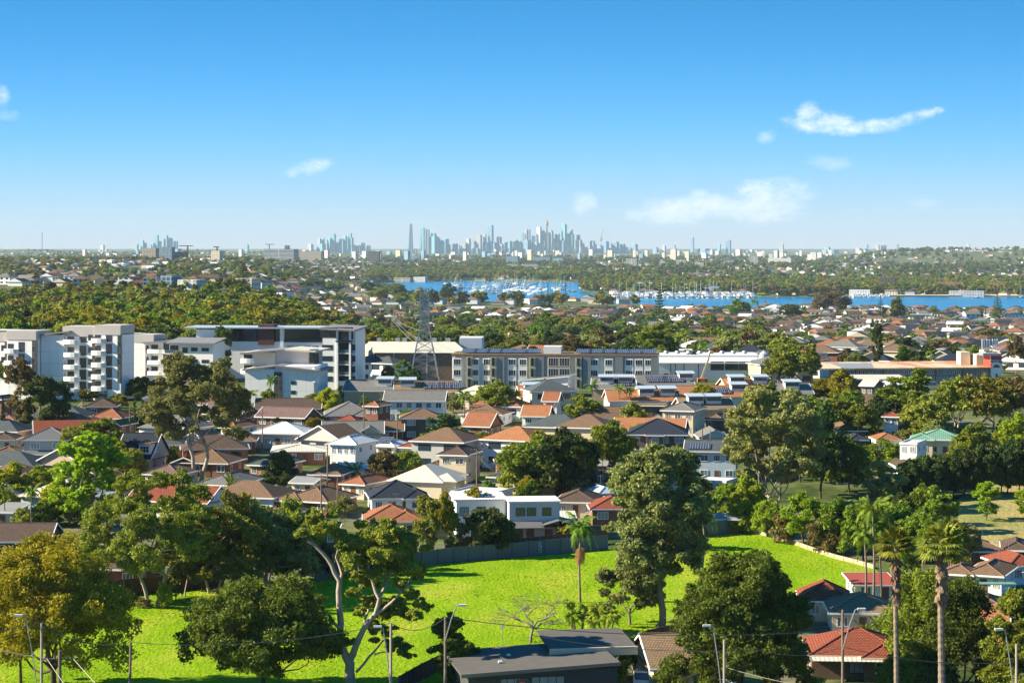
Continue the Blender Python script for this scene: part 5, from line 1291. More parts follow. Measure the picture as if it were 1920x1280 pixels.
# brown warehouse
B = Blk('warehouse', 'brown brick warehouse with long cream ribbed roof behind the lattice pylon', 'warehouse', 705, 715, -3)
WBR = tiled('warehouse_brick', (0.34, 0.22, 0.16), w=0.6, h=0.2, mortar=0.02, lichen=0.2, bump=0.1)
B.box('wall', 705, 872, 735, 662, 0, 24, WBR)
b = MB(); x0, x1, z0, z1 = B.u(700), B.u(878), B.v(661), B.z(640, 26) - 2.4; yr = 26; L_ = B.u(648)
b.face([(x0, -0.6, z0), (x1, -0.6, z0), (x1 - 6, yr, z1 + 2.4), (L_ + 3.5, yr, z1 + 2.4)]); b.face([(L_ - 0.5, 40, z0), (L_ + 3.5, yr, z1 + 2.4), (x1 - 6, yr, z1 + 2.4), (x1, 40, z0)]); b.build('roof', ribbed('cream_ribbed_roof', (0.70, 0.66, 0.54), period=0.6, depth=0.03), B.t)
b = MB(); b.face([(x0 + 0.3, 0, -3), (L_ + 0.3, 30, -3), (L_ + 0.3, 30, z0), (x0 + 0.3, 0, z0)][::-1]); b.face([(x0 + 0.35, 0.1, z0 - .1), (L_ + 0.3, 30, z0 - .1), (L_ + 3.8, yr - 1, z1 + 2.1)][::-1]); b.build('end_wall', WT['sand'], B.t)
b = MB(); b.box(B.u(848), 27, 0, B.u(892), 38, B.v(640)); b.build('rear_block', WT['white'], B.t)
for px in (692, 728, 742, 768, 800, 826): b = MB(); b.cbox(B.u(px), yr, z1 + 2.3, 1.3, 1.3, 1.2); b.build('roof_vent', STEEL, B.t)
for px in (738, 800): B.box('downpipe', px, px + 1.2, 725, 662, -0.12, -0.02, TRIM)
# pale grey zigzag block
B = Blk('apartment_block', 'long three-storey pale grey apartment block with slatted screens and rooftop panels', 'apartment block', 846, 728, -5)
GW = plain('pale_block_render', (0.66, 0.67, 0.66), var=0.05); SL = tiled('slatted_screen', (0.60, 0.58, 0.40), (0.52, 0.51, 0.38), w=0.4, h=5.0, mortar=0.05, mc=(0.20, 0.2, 0.18), lichen=0, off=0, bump=0.2); SL2 = tiled('grey_screen', (0.27, 0.30, 0.31), (0.24, 0.26, 0.27), w=0.4, h=5.0, mortar=0.05, mc=(0.15, 0.17, 0.18), lichen=0, off=0, bump=0.2)
B.box('wall', 847, 1230, 745, 667, 1.2, 16, GW); B.box('roof', 845, 1232, 667, 663.5, 0.2, 16.5, RT['tan'])
bays = [(857, 'w'), (880, 's'), (890, 'w'), (913, 'w'), (925, 's'), (939, 'g'), (960, 'w'), (980, 'w'), (998, 's'), (1013, 'g'), (1037, 'c'), (1058, 'c'), (1084, 's'), (1100, 'g'), (1113, 'w'), (1140, 'w'), (1160, 'g'), (1178, 'w'), (1196, 'w'), (1214, 'w'), (1226, 'g')]
for px, ty in bays:
    if ty == 'w':
        B.box('bay', px - 8, px + 8, 735, 671, 0.3, 1.25, WHT)
        for r in (689, 709, 729): B.win(px, r - 5, 2.0, 1.65, 0.3, 2, TRIM, DKG)
    elif ty == 's':
        B.box('screen', px - 7, px + 6, 735, 669, -0.2, 1.25, SL)
        for r in (689, 709, 729): B.win(px, r - 4, 0.8, 2.2, -0.2, 0, TRIM_D, DKG)
    elif ty == 'g': B.box('screen', px - 8, px + 7, 735, 668, 0.0, 1.25, SL2)
    else:
        B.box('bay', px - 11, px + 10, 735, 669, 0.1, 1.25, WT['sand'])
        for r in (689, 709, 729): B.win(px, r - 3, 2.8, 2.4, 0.1, 3, TRIM, GLASS)
for px in (1034, ): B.box('plant_room', 1017, 1050, 663.5, 650, 4, 10, WT['white'])
for i, px in enumerate(range(862, 1200, 24)):
    if 1005 < px < 1060: continue
    b = MB(); tilted_rect(b, B.u(px), 3, B.v(663.5) + 0.25, 4.4, 6, 8); b.build('solar_panel', PANEL, B.t)
# white warehouse
B = Blk('warehouse', 'long white warehouse with low white roofs beside the grey silos', 'warehouse', 1233, 714, 0)
B.box('wall', 1233, 1412, 728, 681, 0, 20, WCL); B.slope('roof', 1231, 1452, 680, 680, -0.6, 20, RT['white metal'], 0.3, rise=B.z(669, 20) - B.v(680)); b = MB(); b.box(B.u(1240), 20.6, 0, B.u(1440), 40, B.z(667, 21)); b.build('upper_wall', WHT, B.t); b = MB(); za, zb_ = B.z(667, 20.2), B.z(660, 42); b.face([(B.u(1238), 20.2, za + .1), (B.u(1442), 20.2, za + .1), (B.u(1442), 42, zb_), (B.u(1238), 42, zb_)]); b.box(B.u(1238), 20.1, za - .3, B.u(1442), 20.3, za + .12); b.build('upper_roof', RT['white metal'], B.t)
for px in (1257, 1266, 1282, 1309): B.box('pilaster', px, px + 1.2, 728, 681, -0.12, -0.01, TRIM_D)
for px in (1345, 1372, 1398): B.win(px, 694, 4.0, 2.6, 0, 1, TRIM_D, GLASS)
for px in range(1242, 1435, 22): b = MB(); b.lathe([(0.6, 0), (0.6, 0.7), (0.9, 0.75), (0.7, 1.3), (0, 1.5)], 10, (B.u(px), 32)); o = b.build('roof_vent', STEEL, B.t); o.location.z = B.z(664, 32) - 0.3
for px, top, r_ in ((1433, 658, 1.4), (1420, 676, 1.3)):
    p = G(px, 716); t = thing('silo', 'taller grey cement silo beside the white warehouse' if top == 658 else 'shorter pale silo beside the taller grey one', 'silo', p); k = F / p.y; h = (716 - top) / k
    b = MB(); b.lathe([(0.3, 0), (r_, 1.8), (r_, h - 0.8), (0.5, h), (0, h)], 18); b.build('tank', plain('silo_grey', (0.42, 0.45, 0.48)) if top == 658 else WT['cream'], t)
    b = MB(); b.bar((-r_ - 0.5, 0, 0), (-r_ - 0.5, 0, h), 0.12); b.bar((-r_ - 0.5, 0, h), (0, 0, h + 0.2), 0.12); b.build('filling_pipe', STEEL, t)
    b = MB()
    for a in range(8): b.bar((r_ * math.cos(a * .785), r_ * math.sin(a * .785), h - 0.8), (r_ * math.cos(a * .785), r_ * math.sin(a * .785), h + 0.5), 0.04, n=4)
    b.build('handrail', STEEL, t)
# boom lift
p = G(1317, 716); k = F / p.y; t = thing('boom_lift', 'tilted cream boom with orange basket raised before the white warehouse', 'boom lift', p)
BC = plain('boom_cream', (0.68, 0.55, 0.33)); OR = plain('orange_paint', (0.65, 0.18, 0.04))
b = MB(); b.box(-1.5, -1, 0, 1.5, 1, 1.1); b.build('chassis', OR, t); b = MB(); b.bar((-0.3, 0, 1), (1.9, 0, 7), 0.42, 0.33, n=4); b.bar((1.7, 0, 6.6), (2.3, 0, 9), 0.26, n=4); b.build('boom', BC, t)
b = MB(); b.box(2.0, -0.6, 8.6, 4.4, 0.6, 8.75); [b.bar((x, -0.6, 8.7), (x, -0.6, 9.8), 0.05, n=4) for x in (2.1, 3.2, 4.3)]; b.bar((2.1, -0.6, 9.8), (4.3, -0.6, 9.8), 0.05, n=4); b.build('basket', OR, t)
for x in (-1, 1): b = MB(); b.bar((x, -1.1, 0.4), (x, -0.8, 0.4), 0.45, n=12); b.build('wheel', TRIM_D, t)
# storage building with sign tower
B = Blk('storage_building', 'long rusty cream-roofed storage building with a strip of small windows', 'storage building', 1536, 722, 0, dback=0)
B.box('wall', 1580, 1856, 735, 690, 0, 26, plain('storage_grey', (0.22, 0.25, 0.29), var=0.1)); B.box('lower_wall', 1580, 1856, 735, 706, -0.15, 0.0, plain('storage_concrete', (0.36, 0.33, 0.31), var=0.2, scale=0.4))
B.slope('roof', 1528, 1858, 691, 688, -1.0, 34, ribbed('rusting_roof', (0.66, 0.55, 0.38), period=1.0, rust=(0.50, 0.19, 0.08), rustamt=0.85), 0.4, rise=B.z(679, 34) - B.v(691))
for i, px in enumerate(np.arange(1590, 1852, 7.2)):
    if 1650 < px < 1660 or 1760 < px < 1768 or 1802 < px < 1828: continue
    B.win(px, 701, 0.62, 1.0, 0, 0, TRIM, GLASS)
for px in (1604, 1655, 1753, 1804): B.box('downpipe', px, px + 1.5, 735, 690, -0.3, -0.16, plain('rusty_pipe', (0.28, 0.11, 0.06)) if px != 1604 else TRIM_D)
B.box('rooftop_unit', 1818, 1836, 690, 664, 12, 18, WT['cream']); B.box('rooftop_room', 1842, 1862, 690, 668, 8, 16, WT['cream'])
B = Blk('annex', 'flat cream-roofed annex with recessed bays in front of the storage building', 'annex', 1588, 736, 0)
B.box('wall', 1588, 1668, 745, 712, 0, 10, plain('annex_brown', (0.20, 0.14, 0.12))); B.slope('roof', 1584, 1700, 710, 710, -1.2, 11, RT['cream metal'], 0.4, rise=0.5)
B.box('side_wall', 1584, 1590, 745, 712, -1, 10, WT['sand']); B.box('roller_door', 1629, 1649, 733, 722, -0.1, 0, WT['grey']); B.box('roller_door', 1655, 1668, 733, 722, -0.1, 0, RT['blue metal'])
B = Blk('sign_tower', 'red storage sign tower with white keyhole arch and rooftop antennas', 'sign tower', 1856, 722, 8)
RED = plain('sign_red', (0.42, 0.07, 0.045), rough=0.5); B.box('wall', 1856, 1878, 740, 667, -0.5, 5, RED)
b = MB(); xc = B.u(1867.5); zb = B.v(709); r0_, r1_ = 1.75, 1.05; zc_ = B.v(690)
arc = lambda r: [(xc + r * math.cos(a), zc_ + r * math.sin(a)) for a in np.linspace(0, math.pi, 15)]
A1, A2 = arc(r0_), arc(r1_)
for i in range(14): b.face([(A1[i][0], -0.56, A1[i][1]), (A2[i][0], -0.56, A2[i][1]), (A2[i + 1][0], -0.56, A2[i + 1][1]), (A1[i + 1][0], -0.56, A1[i + 1][1])][::-1])
b.face([(xc - r0_, -0.56, zb), (xc - r1_, -0.56, zb), (xc - r1_, -0.56, zc_), (xc - r0_, -0.56, zc_)]); b.face([(xc + r1_, -0.56, zb), (xc + r0_, -0.56, zb), (xc + r0_, -0.56, zc_), (xc + r1_, -0.56, zc_)])
b.face([(xc - r1_, -0.56, zb), (xc + r1_, -0.56, zb), (xc + 1.05, -0.56, zb + 3.0), (xc - 1.05, -0.56, zb + 3.0)])
b.build('keyhole_logo', TRIM, B.t); b = MB(); b.box(xc - 0.25, -0.6, zb, xc + 0.25, -0.565, zb + 1.3); b.lathe([(0.0, 0)], 3) if False else None; b.build('keyhole_slot', TRIM_D, B.t)
b = MB(); b.box(B.u(1857.5), -0.56, B.v(678), B.u(1876.5), -0.5, B.v(672.5)); b.build('sign_panel', plain('sign_blue', (0.03, 0.07, 0.28)), B.t)
def text(parent, s, x, y, z, size, mat, name='lettering'):
    cu = bpy.data.curves.new('txt', 'FONT'); cu.body = s; cu.size = size; cu.align_x = 'CENTER'; cu.extrude = 0.02; cu.resolution_u = 2
    tmp = bpy.data.objects.new('txt', cu); col.objects.link(tmp); bpy.context.view_layer.update()
    me = bpy.data.meshes.new_from_object(tmp.evaluated_get(bpy.context.evaluated_depsgraph_get())); bpy.data.objects.remove(tmp)
    me.materials.clear(); me.materials.append(mat); o = link(name, me, parent, (x, y, z)); o.rotation_euler = (R(90), 0, 0); return o
text(B.t, 'Kennards', xc, -0.6, B.v(677.3), 1.02, TRIM); text(B.t, 'Self Storage', xc, -0.58, B.v(682.3), 0.74, TRIM)
b = MB(); b.box(B.u(1843), 0, B.v(667), B.u(1879), 5, B.v(663)); b.build('roof_platform', STEEL, B.t)
for i, px in enumerate((1846, 1850, 1855, 1860, 1866, 1871, 1875)):
    b = MB(); b.bar((B.u(px), 2, B.v(664)), (B.u(px), 2, B.v(636 + 3 * (i % 2))), 0.07, n=5); b.box(B.u(px) - 0.17, 1.7, B.v(650), B.u(px) + 0.17, 1.9, B.v(637)); b.build('antenna', TRIM, B.t)
# school pavilions with roof lanterns and solar panels
def pavilion(px0, px1, row, rotop, label, rc, ln=(), sp=(), d=14, rot=0, roof='gable', wc='cream brick'):
    k = F / G((px0 + px1) / 2, row).y
    t, w, d, Hh, rh = house((px0 + px1) / 2, row, px1 - px0, label, roof=roof, rc=rc, wc=wc, d=d, pitch=17, win=0, rot=rot, name='school_building', group='school buildings with roof lanterns', fh=3.0, detail=True)
    tt = math.tan(R(17))
    for u_ in ln:
        b = MB(); x = (u_ - 0.5) * w; y = -d * 0.22; z = Hh + (d / 2 + y) * tt
        b.box(x - 1.8, y - 1.1, z - 0.3, x + 1.8, y + 2.2, z + 1.5); lo = b.build('roof_lantern', TRIM, t); b = MB(); b.box(x - 1.7, y - 1.16, z + 0.55, x + 1.7, y - 1.11, z + 1.4); b.build('lantern_window', GLASS_B, lo)
        b = MB(); M0 = Matrix.Translation((x - 2.3, y - 1.9, z + 1.5)) @ Matrix.Rotation(R(6), 4, 'X'); b.box(0, 0, 0, 4.6, 4.4, 0.2, M=M0); b.build('lantern_roof', RT['blue metal'], lo)
    for u_ in sp:
        for i in range(5):
            b = MB(); x = (u_ - 0.5) * w + i * 1.15; tilted_rect(b, x, -d / 2 + 1.2, Hh + 1.2 * tt + 0.35, 1.0, 3.4, 24); b.build('solar_panel', PANEL, t)
pavilion(645, 760, 756, 735, 'grey tiled school building left of the pylon foot with two roof lanterns', 'grey', (0.72,), (), rot=-3)
pavilion(735, 862, 758, 735, 'long grey school roof covered with solar panels in front of the pylon', 'tan', (0.2,), (0.45, 0.7), rot=3)
pavilion(1105, 1195, 752, 725, 'dark grey school roof with lantern and panels beside the palms', 'grey', (0.35, 0.8), (0.5,), rot=-4)
pavilion(1185, 1300, 744, 722, 'grey school roof with three panel rows behind the orange roofs', 'grey', (0.9,), (0.15, 0.45), rot=4)
pavilion(1130, 1275, 776, 742, 'orange tiled school building with white gable left of the dark flat roof', 'orange', (0.55, 0.85), (), wc='white', rot=3)
pavilion(1245, 1400, 768, 735, 'longest orange tiled school building with blue-black panel row', 'orange', (0.92,), (0.3, 0.5), wc='white', rot=5)
pavilion(1262, 1375, 792, 752, 'pale mottled school roof with two lanterns left of the giant gum', 'tan', (0.3, 0.65), (), rot=5)
pavilion(965, 1070, 768, 742, 'orange-brown roof with lantern below the white angular house', 'orange', (0.25,), (), wc='cream brick', rot=4)
pavilion(1345, 1450, 752, 728, 'orange roof end with two lanterns behind the giant gum', 'orange', (0.25, 0.75), (), rot=6)
pavilion(1440, 1520, 762, 740, 'pale roofed school building right of the giant gum', 'grey', (0.5,), (), rot=3)
# lattice pylon
p = G(796, 724); k = F / p.y; t = thing('lattice_pylon', 'tall galvanised lattice pylon standing behind the school roofs', 'pylon', p)
Hp = (724 - 541) / k; prof = [(0, 4.3), (0.30, 2.9), (0.55, 1.45), (0.60, 1.3), (1.0, 1.15)]
def pr(z): return np.interp(z / Hp, [a[0] for a in prof], [a[1] for a in prof])
b = MB(); zs_ = list(np.linspace(0, Hp * 0.55, 7)) + list(np.linspace(Hp * 0.6, Hp, 11))
cor = lambda z: [(pr(z) * sx, pr(z) * sy, z) for sx, sy in ((-1, -1), (1, -1), (1, 1), (-1, 1))]
for a, c in zip(zs_[:-1], zs_[1:]):
    A, C_ = cor(a), cor(c)
    for i in range(4):
        j = (i + 1) % 4; b.bar(A[i], C_[i], 0.17, n=4); b.bar(A[i], C_[j], 0.085, n=4); b.bar(A[j], C_[i], 0.085, n=4); b.bar(C_[i], C_[j], 0.09, n=4)
b.build('lattice_frame', STEEL, t)
for f_ in (0.72, 0.86, 0.985):
    b = MB(); z = Hp * f_
    for s in (-1, 1):
        b.bar((s * 1.1, -0.5, z), (s * 2.6, 0, z + 0.1), 0.09, n=4); b.bar((s * 1.1, 0.5, z), (s * 2.6, 0, z + 0.1), 0.09, n=4); b.bar((s * 1.1, 0, z + 1.1), (s * 2.6, 0, z + 0.1), 0.07, n=4)
        b.bar((s * 2.5, 0, z), (s * 2.5, 0, z - 1.0), 0.11, n=6)
    b.build('cross_arm', STEEL, t)
# ================================================================== fences, poles, wires, cars
def fence(pts, h, mat, label, panel=2.4, cat='fence', post=None, name='fence', capm=None):
    P = [G(*a) for a in pts]; t = thing(name, label, cat, P[0]); o0 = P[0]
    b, c = MB(), MB(); posts = []
    for a, q in zip(P[:-1], P[1:]):
        n = max(1, int((q - a).length / panel)); d = (q - a) / n; nr = Vector((-d.y, d.x, 0)).normalized() * 0.03
        for i in range(n):
            s, e = a + d * i - o0, a + d * (i + 1) - o0; s.z = tz(*(a + d * i).xy) - o0.z; e.z = tz(*(a + d * (i + 1)).xy) - o0.z; g_ = (e - s) * 0.0
            for sg in (-1, 1):
                f_ = [s + nr * sg + Vector((0, 0, -0.2)), e + nr * sg + Vector((0, 0, -0.2)), e + nr * sg + Vector((0, 0, h)), s + nr * sg + Vector((0, 0, h))]
                b.face(f_ if sg < 0 else f_[::-1])
            b.face([s - nr + Vector((0, 0, h)), e - nr + Vector((0, 0, h)), e + nr + Vector((0, 0, h)), s + nr + Vector((0, 0, h))])
            posts.append(s)
    b.build('panel', mat, t); c.cbox(0, 0, -0.2, 0.16, 0.16, h + 0.28); cm = c.mesh('post', post or mat)
    for s in posts[:95]: link('post', cm, t, s)
    return t
FG = ribbed('fence_sheet', (0.13, 0.16, 0.19), period=0.25); FB = ribbed('brown_fence_sheet', (0.16, 0.075, 0.05), period=0.25); FW = plain('weathered_timber', (0.20, 0.17, 0.14), var=0.3, scale=3)
FGP = plain('fence_post_grey', (0.08, 0.10, 0.12))
fence([(590, 1090), (700, 1074), (790, 1062), (850, 1054), (960, 1046), (1140, 1031)], 2.3, FG, 'long blue-grey metal fence with graffiti at the back of the field', post=FGP)
fence([(835, 1048), (960, 1036), (1140, 1020)], 2.2, FB, 'second taller timber-brown fence line just behind the blue-grey one', post=FW)
fence([(1305, 1010), (1345, 1006), (1398, 996)], 2.4, FG, 'short weathered grey fence in front of the field corner shed', post=FGP)
fence([(198, 1122), (240, 1118), (330, 1108), (420, 1100)], 2.3, FB, 'dark brown metal fence behind the spreading gum')
fence([(1180, 1225), (1215, 1212), (1270, 1200)], 1.9, FB, 'red-brown fence beside the trunk of the very tall gum')
fence([(1600, 1122), (1640, 1112), (1688, 1120)], 2.0, FB, 'brown timber fence behind the three close slim palms', post=FW)
fence([(748, 1300), (790, 1278), (830, 1258), (900, 1243)], 1.9, plain('dark_fence', (0.04, 0.04, 0.045)), 'dark lapped fence running up to the flat dark house', post=TRIM_D)
fence([(1395, 1000), (1425, 1003), (1470, 1015), (1530, 1036), (1600, 1056), (1640, 1068)], 0.7, plain('sandstone', (0.42, 0.34, 0.24), var=0.3, scale=2), 'low sandstone edging wall curving round the right end of the field', name='low_wall', cat='wall')
# graffiti scrawl on the long fence
gp = G(1012, 1041); b = MB(); k = F / gp.y
sc = [(-4, 24), (-1, 27), (3, 25), (0, 22), (-3, 20), (1, 18), (4, 21), (2, 15), (-3, 14), (0, 11), (4, 13), (3, 8), (-2, 8)]
b.tube([(x / k, -0.05, z / k) for x, z in sc], 0.035, n=4); o = b.build('graffiti', TRIM); o.location = gp + Vector((0, -0.35, -0.15)); tag(o, 'small white graffiti scrawl on the long blue-grey fence', 'graffiti')
WOODP = plain('pole_timber', (0.20, 0.155, 0.115), rough=0.9, var=0.35, scale=2); WPALE = plain('pale_pole_timber', (0.36, 0.31, 0.25), rough=0.9, var=0.3, scale=2)
WIREM = plain('wire', (0.10, 0.10, 0.10), rough=0.5, metal=0.3); WIREL = plain('pale_wire', (0.55, 0.5, 0.42), rough=0.4)
PT = {}
def pole(px, row, top, label, arm=(), lamp=None, mat=None, r=0.16, key=None, arm_w=1.2, lean=0.0):
    p = G(px, row); k = F / p.y; h = (row - top) / k; t = thing('power_pole' if not lamp else 'street_lamp_pole', label, 'power pole' if not lamp else 'street lamp', p)
    b = MB(); b.bar((0, 0, -1), (lean, 0, h), r, r * 0.72, n=8); b.build('pole', mat or WOODP, t)
    for a in arm:
        c = MB(); z = h * a; c.box(-arm_w, -0.06, z - 0.06, arm_w, 0.06, z + 0.06); ao = c.build('cross_arm', WOODP if not mat else mat, t)
        for sx in (-0.9, -0.35, 0.35, 0.9): c = MB(); c.bar((sx * arm_w, 0, z + 0.06), (sx * arm_w, 0, z + 0.3), 0.05, n=6); c.build('insulator', STEEL, ao)
    if lamp:
        lx, lrow, z0 = lamp; ex, ez = (lx - px) / k, (row - lrow) / k; c = MB()
        c.tube([(0, -0.1, h * z0), (ex * 0.45, -0.3, h * z0 + (ez - h * z0) * 0.6), (ex * 0.85, -0.5, ez - 0.05), (ex, -0.5, ez)], 0.055, n=6); c.build('lamp_arm', STEEL, t)
        c = MB(); s = 1 if ex > 0 else -1; c.box(min(ex, ex + s * 0.75), -0.65, ez - 0.08, max(ex, ex + s * 0.75), -0.35, ez + 0.1); c.build('lamp_head', plain('lamp_grey', (0.6, 0.62, 0.63)), t)
    if key: PT[key] = p + Vector((lean, 0, h))
    return t
pole(78, 1440, 1168, 'pale timber pole with street lamp arm leaning left at the bottom left', lamp=(45, 1152, 0.35), mat=WPALE, key='a', r=0.16)
pole(112, 1450, 1219, 'dark pole with blue-grey cross arm at the bottom left corner', arm=(0.93,), key='b', r=0.22, arm_w=1.5)
pole(240, 1440, 1204, 'short stout dark pole leaning right on the bright lawn', key='c', r=0.16, lean=0.25)
pole(733, 1440, 1168, 'pale pole with curved lamp arm to its left in front of the twin-trunked gum', lamp=(716, 1173, 0.55), mat=WPALE, key='d', r=0.16)
pole(835, 1440, 1157, 'dark pole with lamp arm to its right before the ivy column', lamp=(860, 1133, 0.85), key='e', r=0.17)
pole(1580, 1440, 1143, 'brown pole with lamp arm to its right before the bright red hips', lamp=(1606, 1140, 0.75), key='f', r=0.16)
pole(1358, 1440, 1199, 'grey pole with lamp arm to its left before the huge dense round tree', lamp=(1332, 1171, 0.4), mat=WPALE, key='g', r=0.16)
pole(1906, 1440, 1207, 'pale pole with lamp arm to its left at the right edge', lamp=(1878, 1178, 0.4), mat=WPALE, key='h', r=0.16)
for (px, row, top, lab, arm) in [(682, 838, 738, 'dark pole rising in front of the blue-grey gable roof', ()), (492, 850, 768, 'dark pole left of the white metal hip roof', ()), (614, 930, 834, 'slim dark pole left of the white two-storey house', ()),
        (745, 838, 786, 'short dark pole right of the low red-brown roof', ()), (894, 925, 842, 'pole with cross arm beside the cream weatherboard house', (0.86, 0.97)), (631, 785, 748, 'short pole by the grey-brown hips', (0.9,)),
        (155, 800, 748, 'pole carrying the sagging pale wires near the dark pines', (0.95,)), (243, 820, 764, 'thin dark pole beside the narrow cypress', ()), (76, 870, 818, 'dark pole before the charcoal hip roofs', ()),
        (980, 925, 872, 'pole with cross arms on the bend of the road behind the olive crowns', (0.9, 0.97)), (997, 935, 880, 'second pole just right of the cross-armed bend pole', ()), (602, 975, 892, 'pole with aerial-like arm beside the brown double hips', (0.96,)),
        (633, 965, 893, 'thin pole with top cross arm right of the brown double hips', (0.97,)), (1649, 880, 830, 'pale pole with cross arm before the white red-roofed house', (0.9,)), (1540, 870, 816, 'pale pole with cross arm among the dark trees', (0.95,)), (1696, 858, 822, 'thin pale pole left of the teal green roof', ()),
        (1228, 850, 798, 'grey pole with double arms before the navy portico house', (0.98,)), (1317, 850, 805, 'pole right of the navy portico house', ()), (1332, 852, 808, 'second pole right of the navy portico house', ()), (1358, 812, 765, 'pole before the pale mottled school roof', (0.95,)),
        (881, 795, 752, 'pole between the palm and the long brown roof', (0.96,)), (892, 797, 758, 'second pole beside the long brown roof', (0.96,)), (735, 680, 586, 'tall timber pole behind the brown warehouse', (0.99,)), (925, 668, 600, 'tall pole before the red brick flats', ()),
        (1331, 668, 628, 'pole with arms above the white warehouse roof', (0.96,)), (1668, 650, 640, 'distant pole above the storage roof', ()), (998, 660, 622, 'brown pole left of the red brick flats gap', ()), (1730, 1090, 1035, 'dark pole with cross arm between the fan palms', (0.95,)), (1820, 1075, 1035, 'thin pole with tee arm left of the brown roofs', (0.97,))]:
    pole(px, row, top, lab, arm, r=0.15)
def wire(pts, sag, label, mat=None, r=0.035):
    b = MB(); P = [Vector(q) for q in pts]; out = []
    for a, c in zip(P[:-1], P[1:]):
        for i in range(13):
            t_ = i / 12; q = a.lerp(c, t_); q.z -= sag * 4 * t_ * (1 - t_); out.append(q - P[0])
    b.tube(out, r, n=4); o = b.build('overhead_wire', mat or WIREM); o.location = P[0]; tag(o, label, 'wire'); return o
L_ = PT['a'] + Vector((-12, 0, 3))
wire([PT['a'] + Vector((-25, -4, -1.0)), PT['a'], PT['c'], PT['d'], PT['e'], PT['e'] + Vector((35, 6, -2.4))], 0.9, 'dark service wire running across the lawn from pole to pole', r=0.04)
wire([PT['b'] + Vector((-14, 0, 3)), PT['b'] + Vector((-1.2, 0, -0.7)), PT['b'] + Vector((10, -12, -9))], 0.6, 'pale wire dropping from the left end of the blue-grey cross arm', WIREL)
wire([PT['b'] + Vector((1.2, 0, -0.7)), PT['b'] + Vector((14, -12, -8))], 0.6, 'pale wire dropping from the right end of the blue-grey cross arm', WIREL)
wire([PT['g'] + Vector((0, 0, -2.5)), PT['g'] + Vector((18, -4, -4.2))], 0.8, 'pale wire sagging right from the grey lamp pole at the bottom', WIREL)
wire([PT['e'] + Vector((8, 2, -2)), PT['f'] + Vector((-8, 0, -3.6)), PT['f'] + Vector((0, 0, -3.4)), PT['h'] + Vector((0, 0, -1.6))], 0.7, 'thin dark wire crossing before the bright red tiled roof')
wire([PT['f'] + Vector((2, 0, -9)), PT['h'] + Vector((0, 0, -3.5))], 0.5, 'lowest pale wire across the bottom right houses', WIREL)
def px3(px, row, d): return Vector(((px - 960) / F * d, d, CAM_H - (row - HOR) / F * d))
for i, (a, c, s) in enumerate([((122, 752), (155, 752), 1.6), ((122, 756), (155, 756), 2.2), ((122, 760), (155, 760), 2.8), ((155, 752), (182, 784), 0.5), ((155, 756), (178, 790), 0.8)]):
    wire([px3(*a, 545), px3(*c, 530)], s, ['topmost', 'middle', 'lowest', 'steeper', 'longer'][i] + ' of the sagging pale wires beside the dark pines', WIREL, 0.045)
for i, (a, m_, c, s) in enumerate([((894, 848), (925, 880), (980, 876), 1.2), ((894, 852), (930, 886), (980, 880), 1.2), ((894, 844), (935, 872), (980, 872), 1.4), ((894, 850), (850, 862), (830, 858), 0.6)]):
    wire([px3(*a, 400), px3(*m_, 400), px3(*c, 400)], s * 0.3, ['upper', 'lower', 'slackest', 'left-running'][i] + ' pale wire on the cross-armed pole beside the weatherboard house', WIREL, 0.04)
for i, (a, c) in enumerate([((735, 592), (796, 620)), ((735, 594), (796, 640)), ((735, 598), (796, 655))]):
    wire([px3(*a, 690), px3(*c, 610)], 1.0, ['highest', 'middle', 'lowest'][i] + ' wire from the tall timber pole to the pylon', STEEL, 0.05)
for i, (a, c) in enumerate([((1812, 1058), (1925, 1085)), ((1815, 1052), (1925, 1072)), ((1808, 1062), (1925, 1096))]):
    wire([px3(*a, 320), px3(*c, 300)], 0.4, ['middle', 'upper', 'lower'][i] + ' pale wire over the weathered brown roofs at the right edge', WIREL, 0.035)
